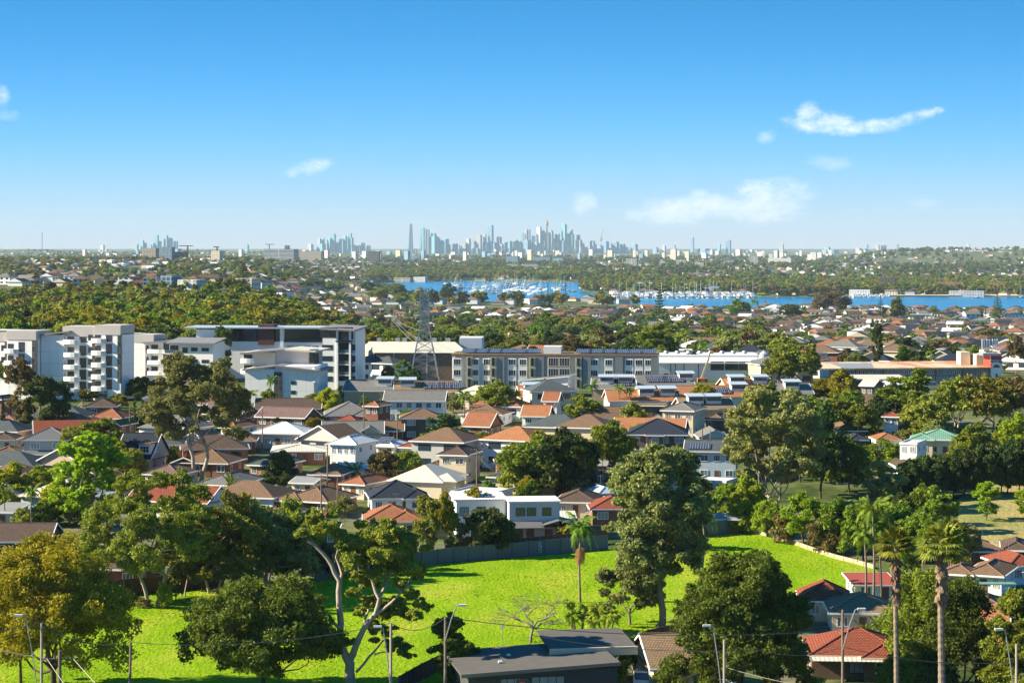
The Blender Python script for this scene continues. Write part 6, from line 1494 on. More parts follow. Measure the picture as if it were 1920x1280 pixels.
# cars
def car_meshes(kind):
    b = MB(); L, W2, H2 = (4.4, 1.8, 1.45) if kind == 'car' else (4.8, 1.9, 1.9)
    pr_ = [(-L / 2, 0.35), (-L / 2, 0.8), (-L * 0.46, 0.9), (-L * 0.24, 0.98), (-L * 0.10, H2), (L * 0.28, H2), (L * 0.44, 1.0), (L / 2, 0.92), (L / 2, 0.35)] if kind == 'car' else [(-L / 2, 0.35), (-L / 2, 1.0), (-L * 0.3, 1.1), (-L * 0.18, H2), (L * 0.48, H2), (L / 2, 1.2), (L / 2, 0.35)]
    n = len(pr_)
    def inset(z): return W2 / 2 - max(0, (z - 0.95)) * 0.28
    for i in range(n):
        a, c = pr_[i], pr_[(i + 1) % n]
        b.face([(a[0], -inset(a[1]), a[1]), (a[0], inset(a[1]), a[1]), (c[0], inset(c[1]), c[1]), (c[0], -inset(c[1]), c[1])])
    b.face([(q[0], -inset(q[1]), q[1]) for q in pr_][::-1]); b.face([(q[0], inset(q[1]), q[1]) for q in pr_])
    body = b
    w = MB(); i0 = 3 if kind == 'car' else 2
    for sg in (-1, 1):
        y = lambda z: sg * (inset(z) + 0.01)
        f_ = [(pr_[i0][0] + 0.25, y(1.0), 1.02), (pr_[i0 + 3][0] - 0.2 if kind == 'car' else L * 0.45, y(1.0), 1.05), (pr_[i0 + 2][0], y(H2 - 0.12), H2 - 0.12), (pr_[i0 + 1][0] + 0.05, y(H2 - 0.12), H2 - 0.12)]
        w.face(f_ if sg < 0 else f_[::-1])
    for (a, c) in ((pr_[i0], pr_[i0 + 1]), (pr_[i0 + 2], pr_[i0 + 3])):
        v0, v1 = Vector((a[0], 0, a[1])), Vector((c[0], 0, c[1])); nn = Vector((v1.z - v0.z, 0, -(v1.x - v0.x))).normalized() * -0.012
        if (c[0] > 0): nn = Vector((abs(nn.x), 0, abs(nn.z)))
        else: nn = Vector((-abs(nn.x), 0, abs(nn.z)))
        v0, v1 = v0.lerp(v1, 0.12) + nn, v0.lerp(v1, 0.9) + nn; w.face([(v0.x, -0.68, v0.z), (v0.x, 0.68, v0.z), (v1.x, 0.6, v1.z), (v1.x, -0.6, v1.z)])
    return body, w, L, W2
def car(px, row, rz, col_, word, label, kind='car'):
    b, w, L, W2 = car_meshes(kind); t = thing('parked_' + kind, label, kind, G(px, row), R(rz)); b.build('body', plain('paint_' + word, col_, rough=0.25, spec=0.6, var=0.02), t); w.build('windows', GLASS, t)
    for sx in (-1, 1):
        for sy in (-1, 1): c = MB(); c.bar((sx * L * 0.31, sy * (W2 / 2 - 0.2), 0.33), (sx * L * 0.31, sy * (W2 / 2 + 0.02), 0.33), 0.33, n=14); c.build('wheel', TRIM_D, t)
car(738, 902, -150, (0.75, 0.75, 0.75), 'white', 'white hatchback parked under the yellow tree beside the cream house')
car(768, 906, 95, (0.72, 0.73, 0.74), 'white', 'white station wagon seen head-on in the driveway', 'van')
car(701, 898, 170, (0.5, 0.52, 0.54), 'silver', 'silver car parked left of the white hatchback')
car(603, 844, 160, (0.75, 0.75, 0.76), 'white', 'white van between the white hip roof and the blue-grey gable', 'van')
car(1230, 1290, 170, (0.62, 0.64, 0.66), 'palegrey', 'pale grey covered trailer beside the brown tiled gable house', 'van')
car(1365, 1300, 172, (0.7, 0.72, 0.74), 'white', 'white car half hidden under the huge dense round tree')
car(1748, 728, 175, (0.16, 0.2, 0.2), 'dark', 'dark bus-like van parked under the storage building trees', 'van')
# roads
sheet('road', [(640, 938), (760, 912), (900, 914), (1010, 918), (1100, 912), (1100, 905), (1000, 908), (900, 905), (760, 900), (600, 925)], 0.08, ASPH, 6)
sheet('verge', [(850, 900), (960, 905), (1060, 900), (1060, 893), (950, 897), (850, 893)], 0.09, LAWN, 6)
sheet('driveway', [(800, 912), (838, 908), (842, 915), (800, 922)], 0.085, CONC, 6)
sheet('street', [(-300, 1480), (-300, 1390), (2300, 1390), (2300, 1480)], 0.08, ASPH, 10)

p = G(979, 1330); k = F / p.y; t = thing('basketball_hoop', 'black basketball backboard with red square before the flat dark house', 'basketball hoop', p + Vector((0, -3.5, 0)))
b = MB(); b.bar((0, 0, 0), (0, 0, 3.3), 0.07); b.build('post', TRIM_D, t); b = MB(); b.box(-0.6, -0.15, 3.0, 0.6, -0.1, 3.9); b.build('backboard', TRIM_D, t); b = MB()
for a_, c_ in (((-.25, 3.2), (.25, 3.2)), ((.25, 3.2), (.25, 3.6)), ((.25, 3.6), (-.25, 3.6)), ((-.25, 3.6), (-.25, 3.2))): b.bar((a_[0], -0.17, a_[1]), (c_[0], -0.17, c_[1]), 0.03, n=4)
b.build('target_square', plain('hoop_red', (0.6, 0.1, 0.08)), t); b = MB(); b.tube([(0.23 * math.cos(q), -0.4 + 0.23 * math.sin(q), 3.1) for q in np.linspace(0, 6.28, 13)], 0.025, n=4); b.build('rim', plain('hoop_red', (0.6, 0.1, 0.08)), t)
# ================================================================== more houses between the singled-out ones
g = random.Random(21)
# prototype houses for copying
HP = []
def proto_house(w, d, fl, roof, pitch, e=0.5):
    H = 2.8 * fl; wb, rb, gb = MB(), MB(), MB()
    wall_faces(wb, w, d, -2.0, H, roof, pitch); roof_faces(rb, w, d, H, roof, pitch, e=e, gut=gb)
    if fl == 1 and roof == 'hip': wall_faces(wb, w * 0.4, 5, -2, H - 0.02, roof, pitch, -w * 0.25, -d * 0.5); roof_faces(rb, w * 0.4, 5, H - 0.02, roof, pitch, -w * 0.25, -d * 0.5, e=e - 0.03)
    wi = []
    for f_ in range(fl):
        n = max(2, int(w / 4))
        for i in range(n):
            m_ = MB(); x = -w / 2 + w * (i + 0.5) / n; ww = 1.1 if fl == 1 else 1.35; m_.box(x - ww, -d / 2 - 0.06, f_ * 2.8 + 0.9, x + ww, -d / 2, f_ * 2.8 + 2.2)
            wi.append(m_.mesh('p_window', GLASS))
    HP.append((w, d, fl, roof, wb.mesh('p_wall', WT['cream']), rb.mesh('p_roof', RT['brown']), gb.mesh('p_gutter', TRIM), wi))
for a in [(13, 10, 1, 'hip', 24), (15, 9, 1, 'gable', 26), (11, 10, 2, 'hip', 24), (14, 10, 2, 'flat', 0), (12, 9, 1, 'hip', 26), (9, 11, 2, 'front gable', 26), (16, 11, 2, 'hip', 22), (12, 8, 1, 'front gable', 26)]: proto_house(*a)
RCH = ['brown', 'dark brown', 'dark brown', 'terracotta', 'navy', 'slate', 'slate', 'grey', 'charcoal metal', 'charcoal metal', 'white metal', 'mauve', 'brown', 'tan']
WCH = ['white', 'white', 'white', 'cream', 'cream', 'red brick', 'grey', 'sand', 'pale blue', 'orange brick']
RNAME = {'white metal': 'white', 'charcoal metal': 'charcoal', 'tan': 'tan'}
def copy_house(i, h):
    dd, px, xx, z = h; w, dp, fl, roof, mw, mr, mg, wi = g.choice(HP if px < 1300 else HP + HP[2:4] + HP[5:7]); rc, wc = g.choice(RCH), g.choice(WCH)
    if roof == 'flat': rc = g.choice(['white metal', 'charcoal metal', 'tan']); wc = g.choice(['white', 'white', 'grey', 'cream'])
    t = thing('house', None, 'house', (xx, dd, z), R(g.choice([-22, -14, -8, 5, 12, 70, -30, 160]) + g.uniform(-5, 5)), None, '%s-roofed %s %s house' % (RNAME.get(rc, rc), wc, 'two-storey' if fl == 2 else 'flat-topped' if roof == 'flat' else 'gabled' if 'gable' in roof else 'low'))
    o = link('wall', mw, t); set_mats(o, [WT[wc]]); o = link('roof', mr, t); set_mats(o, [RT[rc]]); link('gutter', mg, t)
    if dd < 1500:
        for m_ in wi: link('window', m_, t)

HPA = HP; HP = [HPA[0], HPA[1], HPA[4], HPA[7], HPA[2], HPA[0], HPA[4]]
OCCUP = [(o.location.x, o.location.y, 11 if c_ == 'house' else 22) for (o, l_, c_, gr_, lk_) in THINGS if c_ in ('house', 'apartment block', 'warehouse')]
nf_ = 0
for _ in range(2500):
    px = g.uniform(-10, 1900); row = g.uniform(752, 1000)
    if row > 985 - (px < 700) * 10 or (px > 1330 and row > 850) or (px > 1300 and px < 1560) or (row < 790 and px < 620) or px > 1560 or (1090 < px and row < 800) or (620 < px < 900 and row < 785): continue
    if px > 850 and row > 925: continue
    p = G(px, row)
    if any(abs(p.x - a) < r_ and abs(p.y - b_) < r_ * 1.15 for a, b_, r_ in OCCUP): continue
    OCCUP.append((p.x, p.y, 11)); nf_ += 1
    RCH = ['terracotta', 'brown', 'orange', 'white metal', 'grey', 'brown', 'slate', 'cream metal', 'red', 'dark brown']
    copy_house(nf_, (p.y, px, p.x, p.z))
    if nf_ > 85: break
RCH = ['brown', 'dark brown', 'terracotta', 'navy', 'slate', 'slate', 'grey', 'charcoal metal', 'white metal', 'white metal', 'mauve', 'brown', 'tan']
HP = HPA

CARC = [('white', (0.75, 0.75, 0.75)), ('silver', (0.5, 0.52, 0.54)), ('dark grey', (0.08, 0.085, 0.09)), ('blue', (0.05, 0.12, 0.3)), ('red', (0.4, 0.04, 0.03))]
cb_, cw_, cL, cW2 = car_meshes('car'); cbm = cb_.mesh('car_body', TRIM); cwm = cw_.mesh('car_glass', GLASS); c = MB(); c.bar((0, -0.11, 0), (0, 0.11, 0), 0.33, n=12); cwh = c.mesh('car_wheel', TRIM_D); nc_ = 0
for (hx, hy, r_) in OCCUP[::3]:
    hp = pix((hx, hy, tz(hx, hy)))
    if r_ > 15 or not (800 < hp[1] < 985) or nc_ > 16: continue
    x, y = hx + 7.5, hy - 8.5; q = pix((x, y, tz(x, y)))
    if any(abs(x - a) < 7.5 and abs(y - b_) < 7 for a, b_, rr in OCCUP) or q[1] > 1000: continue
    cn, cc_ = CARC[nc_ % 5]; t = thing('parked_car', None, 'car', (x, y, tz(x, y) + 0.05), R(g.choice([85, 95, 10, 170])), None, '%s parked car' % cn); nc_ += 1
    o = link('body', cbm, t); set_mats(o, [plain('paint_' + cn.replace(' ', '_'), cc_, rough=0.25, spec=0.6, var=0.02)]); link('windows', cwm, t)
    for sx in (-1, 1):
        for sy in (-1, 1): link('wheel', cwh, t, (sx * cL * 0.31, sy * (cW2 / 2 - 0.09), 0.33))
# ================================================================== plants of the middle ground
FW_ = {'deep': 'deep green', 'olive': 'olive', 'green': 'green', 'dark': 'dark green', 'yellow': 'yellow-tipped', 'bright': 'bright green', 'grey': 'grey-green', 'brown': 'brownish', 'pine': 'dark needled', 'twig': 'bare'}
def proto(key, **kw): PROTO[key] = tree_mesh('p_' + key, **kw); return PROTO[key]
for i in range(3):
    proto('round%d' % i, h=12, w=11, base=0.14, clumps=46, cr=0.115, leaves=9000, size=0.42, shape='dome', limbs=7, seed=200 + i, fol='green', bark=BARK_D, fork=0.16)
    proto('open%d' % i, h=14, w=12, base=0.40, clumps=38, cr=0.115, leaves=8500, size=0.42, shape='open', limbs=9, seed=210 + i, fol='olive', bark=BARK_P, multi=2, fork=0.24)
    proto('tall%d' % i, h=15, w=8, base=0.12, clumps=42, cr=0.14, leaves=8000, size=0.42, shape='tall', limbs=7, seed=220 + i, fol='green', bark=BARK_G)
    proto('bush%d' % i, h=4, w=5, base=0.0, clumps=20, cr=0.15, leaves=3000, size=0.26, shape='dome', limbs=3, seed=230 + i, fol='green', bark=BARK_D)
proto('cone', h=12, w=3, base=0.0, clumps=46, cr=0.2, leaves=6000, size=0.32, shape='cone', seed=240, fol='dark', bark=BARK_D, squash=1.1)
PROTO['norfolk'] = norfolk_mesh('p_norfolk', 24, 11, 5)
PROTO['bare'] = (None, bare_mesh('p_bare', 9, 8, 5, BARK_G, r=0.16, levels=5))
PROTO['bare_pale'] = (None, bare_mesh('p_bare2', 12, 9, 9, WPALE if 'WPALE' in globals() else BARK_P, r=0.18, levels=5, up=0.8))
for i in range(2): PROTO['palm%d' % i] = feather_palm('p_palm%d' % i, 9.5, fr=2.9, nf=14, seed=250 + i, fol='green')[:3]
PROTO['date'] = feather_palm('p_date', 3.0, fr=3.4, nf=30, seed=260, trunk_r=0.35, fol='green', upright=0.8)[:3]
PH = {'round': (12, 11), 'open': (14, 12), 'tall': (15, 8), 'bush': (4, 5), 'cone': (12, 3), 'norfolk': (24, 11), 'bare': (8, 7), 'bare_pale': (11, 8), 'palm': (11, 6), 'date': (5.5, 6.5)}
NM = {'round': ('broadleaf_tree', 'tree', 'rounded {} tree'), 'open': ('gum_tree', 'tree', 'open-crowned {} gum'), 'tall': ('gum_tree', 'tree', 'upright {} tree'), 'bush': ('bush', 'bush', '{} bush'), 'cone': ('cypress', 'conifer', 'narrow {} cypress'),
      'norfolk': ('norfolk_pine', 'conifer', 'tiered dark Norfolk pine'), 'bare': ('bare_tree', 'tree', 'leafless twiggy tree'), 'bare_pale': ('bare_tree', 'tree', 'pale leafless upright tree'), 'palm': ('palm_tree', 'palm', 'slim feathery palm'), 'date': ('palm_tree', 'palm', 'squat spreading date palm')}
def place(kind, p, h, w, fol=None, rz=0.0, label=None, group=None, look=None, seed=0):
    """a copy of a prototype plant scaled to height h and crown width w."""
    keys = [k_ for k_ in PROTO if k_.rstrip('0123456789') == kind]; key = keys[seed % len(keys)]; parts = PROTO[key]; ph, pw = PH[kind]
    nm, cat, lk = NM[kind]; size = 'tall ' if h > 15 else 'small ' if h < 7 and kind not in ('bush',) else 'low ' if kind == 'bush' and h < 2.6 else ''
    t = thing(nm, label, cat, p, rz, group, look or (size + lk.format(FW_.get(fol, 'green'))))
    t.scale = (w / pw, w / pw, h / ph)
    pn = ['crown', 'trunk', 'crownshaft'] if kind in ('palm', 'date') else ['crown', 'trunk']
    for n_, me in zip(pn, parts):
        if me is None: continue
        o = link(n_ if not (kind.startswith('bare')) else 'branches', me, t)
        if fol and n_ == 'crown': set_mats(o, [FOL[fol]])
    return t
MT = [  # px, foot row, top row, crown px, kind, foliage
 (172, 992, 812, 118, 'tall', 'bright'), (130, 985, 868, 70, 'tall', 'bright'), (45, 818, 714, 46, 'tall', 'brown'), (75, 822, 706, 56, 'tall', 'dark'), (103, 820, 708, 52, 'tall', 'dark'), (10, 745, 664, 50, 'open', 'olive'), (38, 752, 670, 46, 'open', 'brown'),
 (172, 888, 782, 92, 'open', 'olive'), (215, 895, 822, 62, 'round', 'bright'), (253, 806, 738, 13, 'cone', 'dark'), (267, 800, 735, 11, 'cone', 'dark'), (5, 830, 742, 14, 'cone', 'dark'),
 (235, 748, 706, 44, 'round', 'dark'), (265, 750, 700, 48, 'round', 'dark'), (295, 745, 712, 44, 'round', 'dark'), (188, 750, 722, 40, 'round', 'dark'), (162, 752, 730, 34, 'bush', 'yellow'), (224, 770, 738, 32, 'round', 'yellow'), (205, 765, 742, 30, 'bush', 'dark'),
 (418, 712, 612, 36, 'tall', 'dark'), (508, 776, 704, 34, 'palm', None), (505, 775, 728, 40, 'round', 'green'), (470, 790, 730, 40, 'palm', None), (600, 770, 734, 66, 'round', 'olive'), (540, 772, 748, 40, 'bush', 'yellow'),
 (62, 868, 832, 34, 'round', 'green'), (20, 950, 868, 90, 'round', 'bright'), (72, 950, 872, 70, 'round', 'bright'), (8, 990, 915, 50, 'palm', None), (60, 1000, 912, 54, 'palm', None), (85, 985, 935, 60, 'round', 'green'), (40, 1010, 955, 50, 'bush', 'olive'),
 (435, 950, 893, 40, 'date', None), (500, 918, 884, 40, 'round', 'dark'), (530, 918, 890, 34, 'round', 'dark'), (664, 905, 868, 44, 'date', None), (718, 908, 842, 62, 'round', 'brown'), (765, 905, 838, 66, 'round', 'olive'), (742, 905, 850, 40, 'open', 'olive'), (826, 920, 892, 32, 'open', 'bright'),
 (800, 1046, 930, 44, 'tall', 'olive'), (832, 1048, 922, 40, 'open', 'yellow'), (848, 1046, 960, 34, 'tall', 'olive'), (912, 1044, 940, 96, 'round', 'dark'), (872, 1046, 952, 60, 'bare', None), (890, 1046, 965, 60, 'round', 'brown'), (945, 1042, 965, 50, 'round', 'dark'),
 (1000, 935, 818, 120, 'open', 'green'), (1055, 938, 800, 130, 'round', 'dark'), (1128, 935, 786, 110, 'open', 'green'), (965, 905, 830, 60, 'round', 'yellow'), (1010, 880, 805, 70, 'round', 'yellow'), (1090, 842, 790, 60, 'palm', None), (1120, 830, 788, 40, 'bush', 'yellow'), (1160, 905, 800, 60, 'open', 'olive'), (980, 930, 850, 80, 'round', 'olive'),
 (1092, 806, 740, 78, 'round', 'green'), (1110, 780, 715, 44, 'palm', None), (1162, 775, 722, 40, 'palm', None), (1180, 775, 724, 40, 'palm', None), (1132, 726, 670, 28, 'tall', 'yellow'), (1165, 728, 704, 36, 'round', 'grey'), (1212, 728, 690, 32, 'open', 'brown'), (1250, 724, 700, 44, 'round', 'olive'), (1395, 726, 698, 50, 'round', 'green'),
 (1540, 935, 758, 110, 'round', 'dark'), (1592, 925, 815, 80, 'round', 'green'), (1500, 905, 790, 70, 'round', 'dark'), (1520, 832, 742, 74, 'round', 'green'), (1565, 812, 740, 70, 'round', 'olive'), (1612, 830, 748, 70, 'round', 'green'), (1648, 815, 742, 60, 'round', 'dark'), (1625, 905, 835, 70, 'round', 'green'),
 (1492, 738, 636, 92, 'open', 'olive'), (1465, 740, 660, 60, 'open', 'olive'), (1578, 755, 690, 52, 'round', 'yellow'), (1545, 752, 705, 50, 'round', 'yellow'), (1700, 800, 690, 96, 'tall', 'green'), (1675, 795, 715, 60, 'round', 'dark'), (1735, 828, 742, 100, 'round', 'olive'), (1792, 818, 708, 116, 'open', 'olive'), (1852, 822, 702, 118, 'open', 'olive'), (1905, 818, 698, 96, 'open', 'brown'),
 (1830, 858, 790, 60, 'round', 'olive'), (1752, 845, 792, 56, 'round', 'grey'), (1700, 842, 800, 50, 'round', 'olive'), (1905, 860, 775, 70, 'round', 'bright'), (1655, 870, 820, 50, 'round', 'bright'), (1628, 892, 850, 44, 'round', 'bright'), (1690, 868, 828, 40, 'round', 'green'),
 (1850, 976, 904, 46, 'tall', 'bright'), (1928, 970, 915, 50, 'tall', 'bright'), (1652, 955, 864, 74, 'tall', 'grey'), (1725, 920, 855, 80, 'round', 'green'),
 (1365, 975, 898, 60, 'round', 'bright'), (1402, 990, 892, 76, 'round', 'bright'), (1392, 1000, 940, 50, 'bush', 'bright'), (1440, 1008, 930, 60, 'round', 'bright'), (1505, 1026, 922, 92, 'round', 'bright'), (1545, 1040, 965, 60, 'bush', 'brown'), (1470, 1020, 960, 56, 'bush', 'brown'), (1570, 1040, 935, 80, 'round', 'green'), (1620, 1052, 934, 92, 'round', 'green'), (1660, 1035, 930, 80, 'round', 'green'), (1685, 1050, 940, 90, 'round', 'green'),
 (1735, 1058, 948, 90, 'round', 'green'), (1780, 1072, 962, 80, 'round', 'green'), (1765, 1000, 912, 60, 'tall', 'green'), (1730, 985, 905, 60, 'round', 'green'), (1700, 1085, 1010, 60, 'round', 'green'), (1690, 1000, 925, 60, 'round', 'dark'), (1812, 1070, 985, 50, 'open', 'grey'),
 (728, 728, 680, 28, 'round', 'olive'), (757, 732, 674, 36, 'tall', 'green'), (776, 735, 690, 36, 'round', 'dark'), (705, 742, 702, 48, 'bare', None), (665, 742, 712, 30, 'round', 'grey'), (822, 708, 676, 30, 'palm', None), (820, 726, 690, 30, 'bare', None), (645, 740, 722, 24, 'bush', 'bright'),
 (935, 782, 712, 76, 'round', 'olive'), (905, 775, 730, 44, 'open', 'olive'), (870, 815, 732, 52, 'palm', None), (832, 846, 776, 58, 'tall', 'pine'), (880, 842, 806, 40, 'round', 'green'), (808, 836, 805, 40, 'bush', 'bright'), (850, 775, 735, 40, 'round', 'grey'), (885, 760, 728, 34, 'round', 'olive'),
 (730, 776, 742, 50, 'round', 'green'), (690, 778, 745, 36, 'bush', 'green'), (775, 768, 744, 40, 'bush', 'green'), (582, 812, 795, 30, 'bush', 'dark'), (585, 818, 796, 34, 'bush', 'dark'), (517, 806, 782, 16, 'tall', 'dark'), (440, 858, 822, 52, 'bush', 'yellow'), (325, 882, 835, 24, 'round', 'green'),
 (300, 812, 760, 40, 'round', 'grey'), (455, 800, 740, 50, 'bare', None), (445, 785, 720, 46, 'round', 'olive'), (410, 770, 700, 60, 'open', 'brown'), (1185, 905, 845, 50, 'bare', None), (1170, 850, 815, 30, 'bush', 'green'), (1262, 835, 800, 30, 'bush', 'grey'), (1205, 806, 770, 24, 'cone', 'dark'),
 (1290, 885, 850, 30, 'tall', 'dark'), (1060, 1020, 985, 40, 'bush', 'yellow'), (1230, 940, 900, 60, 'round', 'dark'), (1280, 1000, 850, 80, 'tall', 'dark'), (1300, 1030, 960, 50, 'round', 'dark'), (640, 990, 930, 50, 'open', 'grey'), (700, 1070, 970, 60, 'round', 'dark'), (752, 1080, 985, 60, 'round', 'olive'), (655, 1080, 1000, 50, 'round', 'dark'),
 (330, 1125, 1060, 34, 'tall', 'green'), (345, 1120, 980, 90, 'open', 'olive'), (378, 1110, 1010, 60, 'round', 'dark'), (445, 1108, 930, 110, 'open', 'olive'), (500, 1100, 990, 90, 'open', 'green'), (560, 1092, 935, 100, 'open', 'olive'), (600, 1085, 1010, 50, 'round', 'dark'), (545, 1092, 1010, 70, 'round', 'green'),
 (90, 1100, 1005, 90, 'round', 'olive'), (150, 1125, 1050, 70, 'round', 'dark'), (1830, 1300, 1195, 80, 'bare', None), (1878, 1305, 1220, 60, 'bare', None), (1660, 1245, 1165, 70, 'date', None), (1625, 1215, 1165, 60, 'date', None), (1760, 1140, 1060, 60, 'round', 'dark'), (1800, 1240, 1160, 50, 'round', 'olive'), (1695, 1120, 1075, 40, 'bush', 'olive'), (1740, 1180, 1100, 60, 'round', 'bright'),
 (1522, 1305, 1262, 50, 'bush', 'bright'), (1080, 1300, 1245, 60, 'bare', None), (1110, 1300, 1240, 50, 'round', 'green'), (1165, 1290, 1235, 50, 'date', None), (1690, 1310, 1255, 60, 'bush', 'green'), (1752, 1320, 1250, 60, 'bush', 'dark'), (240, 1135, 1108, 34, 'bush', 'green'), (310, 1142, 1090, 30, 'bush', 'bright'), (270, 1140, 1120, 30, 'bush', 'brown'),
]
for i, (px, row, top, wp, kind, fol) in enumerate(MT):
    p = G(px, row); k = F / p.y; place(kind, p, (row - top) / k, wp / k, fol, rz=(i * 2.4) % 6.28, seed=i)
# dark clipped row of conifers at the right
for i in range(14):
    px = 1708 + i * 17; row = 938 - i * 0.8; p = G(px, row); k = F / p.y; place('round', p + Vector((0, (i % 2) * 2.0, 0)), (row - (860 - i * 3.2)) / k, 66 / k, 'dark', rz=i, seed=i, look='dense hedge-like dark tree', group='row of dense dark trees above the dry paddock')
big(370, 905, 648, 175, 'tall white-limbed gum with two crown tiers before the white apartment blocks', base=0.32, clumps=70, cr=0.085, leaves=30000, size=0.40, shape='open', limbs=14, seed=71, fork=0.26, fol='grey', multi=2)
big(318, 812, 726, 110, 'pale spreading crown left of the white-limbed gum top', base=0.15, clumps=44, cr=0.12, leaves=14000, size=0.40, shape='dome', limbs=8, seed=72, fol='grey')
big(1448, 955, 730, 190, 'giant gum with dark crown and pale exposed lower branches right of centre', base=0.24, clumps=100, cr=0.075, leaves=44000, size=0.38, shape='tall', limbs=16, seed=73, fol='grey', fork=0.10, multi=3)
# random garden bushes between the houses
g = random.Random(11)
for i in range(260):
    px = g.uniform(0, 1900); row = g.uniform(765, 1000)
    if (1440 < px and row > 900) or row > 1000 - 0.0 * px and px > 600: continue
    p = G(px, row)
    if any(abs(p.x - a) < 7.5 and -10 < p.y - b_ < 8 for a, b_, r_ in OCCUP): continue
    h = g.uniform(2.2, 6.0); kind = g.choice(['bush', 'bush', 'round', 'round', 'open', 'palm' if g.random() < .3 else 'round'])
    place(kind, p, h if kind == 'bush' else h * 1.35, (h * 1.25 if kind != 'palm' else 4), g.choice(['green', 'olive', 'dark', 'bright', 'grey', 'yellow', 'green']), rz=g.random() * 6, seed=i)
# ================================================================== suburbs down to the bay and beyond
g = random.Random(5)
OCC = [(-80, 235, 625, 590), (235, 315, 640, 600), (315, 440, 640, 640), (380, 668, 625, 660), (665, 895, 645, 640), (845, 1232, 668, 610), (1232, 1445, 676, 640), (1590, 1858, 690, 610)]
def hidden(px, toprow, d): return any(a < px < b and toprow > r and d > dd for a, b, r, dd in OCC)
def blocks(px, d): return any(a - 6 < px < b + 6 and d < dd + 22 for a, b, r, dd in OCC) or (px < 670 and d < 668)
def water_at(px, d): return px > 670 and (rowd(interp(NEAR, px), ZW) - 14) < d < (rowd(interp(FAR, px), ZW) + 10) or (px > 1775 and 1915 < d < 2105)
HOUSES = []
d = 625.0
while d < 2440:
    step = 27 if d < 1500 else 34
    x = (560 - 960) / F * d
    while x < (1990 - 960) / F * d:
        xx, dd = x + g.uniform(-3, 3), d + g.uniform(-6, 6); px = 960 + F * xx / dd; x += g.uniform(17, 24)
        if water_at(px, dd) or g.random() < (0.22 if px > 800 else 0.45): continue
        if (845 < px < 1240 and dd < 690) or (1220 < px < 1460 and dd < 720) or (1520 < px < 1880 and dd < 690): continue
        if px < 700 and dd < 900 or px < 430 and dd > 1330 and dd < 1590: continue
        z = tz(xx, dd); row = HOR + F * (CAM_H - z) / dd; top = row - 8 * F / dd
        if hidden(px, top, dd): continue
        HOUSES.append((dd, px, xx, z))
    d += step
for _ in range(70):   # far shore
    px = g.uniform(690, 1980); dn_ = rowd(interp(FAR, px), ZW) + g.uniform(20, 260); HOUSES.append((dn_, px, (px - 960) / F * dn_, tz((px - 960) / F * dn_, dn_)))
for px, dd in [(i * 21 + 10 + g.uniform(-6, 6), 1625 + g.uniform(-25, 25)) for i in range(0, 24)]: HOUSES.append((dd, px, (px - 960) / F * dd, tz((px - 960) / F * dd, dd)))   # ridge on the left
HOUSES.sort()
NIND = 110
for i, h in enumerate(HOUSES[:NIND]): copy_house(i, h)
def merged_houses(lst, name, detail=True, smax=1.0):
    mats = [WT[k_] for k_ in ('white', 'cream', 'sand', 'red brick', 'grey', 'pale blue')] + [RT[k_] for k_ in ('terracotta', 'brown', 'dark brown', 'navy', 'white metal', 'grey', 'red')] + [GLASS]
    b = MB()
    for (dd, px, xx, z) in lst:
        s = g.uniform(0.8, 1.25) * smax; w, dp, H = 12 * s, 10 * s, g.choice([2.8, 5.6, 5.6]); wi = g.choice([0, 0, 0, 1, 1, 2, 3, 4, 5]); ri = 6 + g.choice([0, 1, 2, 2, 2, 3, 3, 4, 5, 5, 1]); rot = R(g.choice([-20, -10, 8, 75, -35]))
        M0 = Matrix.Translation((xx, dd, z)) @ Matrix.Rotation(rot, 4, 'Z'); t = 0.42; kind = g.choice(['hip', 'hip', 'gable', 'flat'])
        b.box(-w / 2, -dp / 2, -3, w / 2, dp / 2, H, mi=wi, M=M0, top=False, bottom=False)
        W, D_ = w / 2 + .5, dp / 2 + .5; h = D_ * t if kind != 'flat' else 0.3; q = W - D_ if kind == 'hip' else W
        c = [M0 @ Vector(v) for v in ((-W, -D_, H), (W, -D_, H), (W, D_, H), (-W, D_, H), (-q, 0, H + h), (q, 0, H + h))]
        if kind == 'flat': b.box(-W, -D_, H, W, D_, H + .3, mi=ri, M=M0)
        else:
            b.face([c[0], c[1], c[5], c[4]], mi=ri); b.face([c[2], c[3], c[4], c[5]], mi=ri)
            b.face([c[3], c[0], c[4]], mi=ri if kind == 'hip' else wi); b.face([c[1], c[2], c[5]], mi=ri if kind == 'hip' else wi)
        if detail:
            for f_ in range(int(H / 2.8)):
                for i in range(3):
                    x = -w / 2 + w * (i + .5) / 3; b.face([M0 @ Vector(v) for v in ((x - 1.1, -dp / 2 - .05, f_ * 2.8 + .8), (x + 1.1, -dp / 2 - .05, f_ * 2.8 + .8), (x + 1.1, -dp / 2 - .05, f_ * 2.8 + 2.2), (x - 1.1, -dp / 2 - .05, f_ * 2.8 + 2.2))], mi=13)
    o = b.build(name, mats); o['kind'] = 'stuff'; return o
merged_houses(HOUSES[NIND:], 'distant_houses')
far = []
for _ in range(4200):
    px = g.uniform(-60, 1980); dd = math.exp(g.uniform(math.log(1700), math.log(11500)))
    if water_at(px, dd) or (px < 900 and dd < 1700) or (px > 680 and dd < 2700): continue
    if g.random() < 0.3 and dd < 4500: continue
    xx = (px - 960) / F * dd; far.append((dd, px, xx, tz(xx, dd)))
merged_houses(far, 'far_suburb_houses', detail=False, smax=1.25)
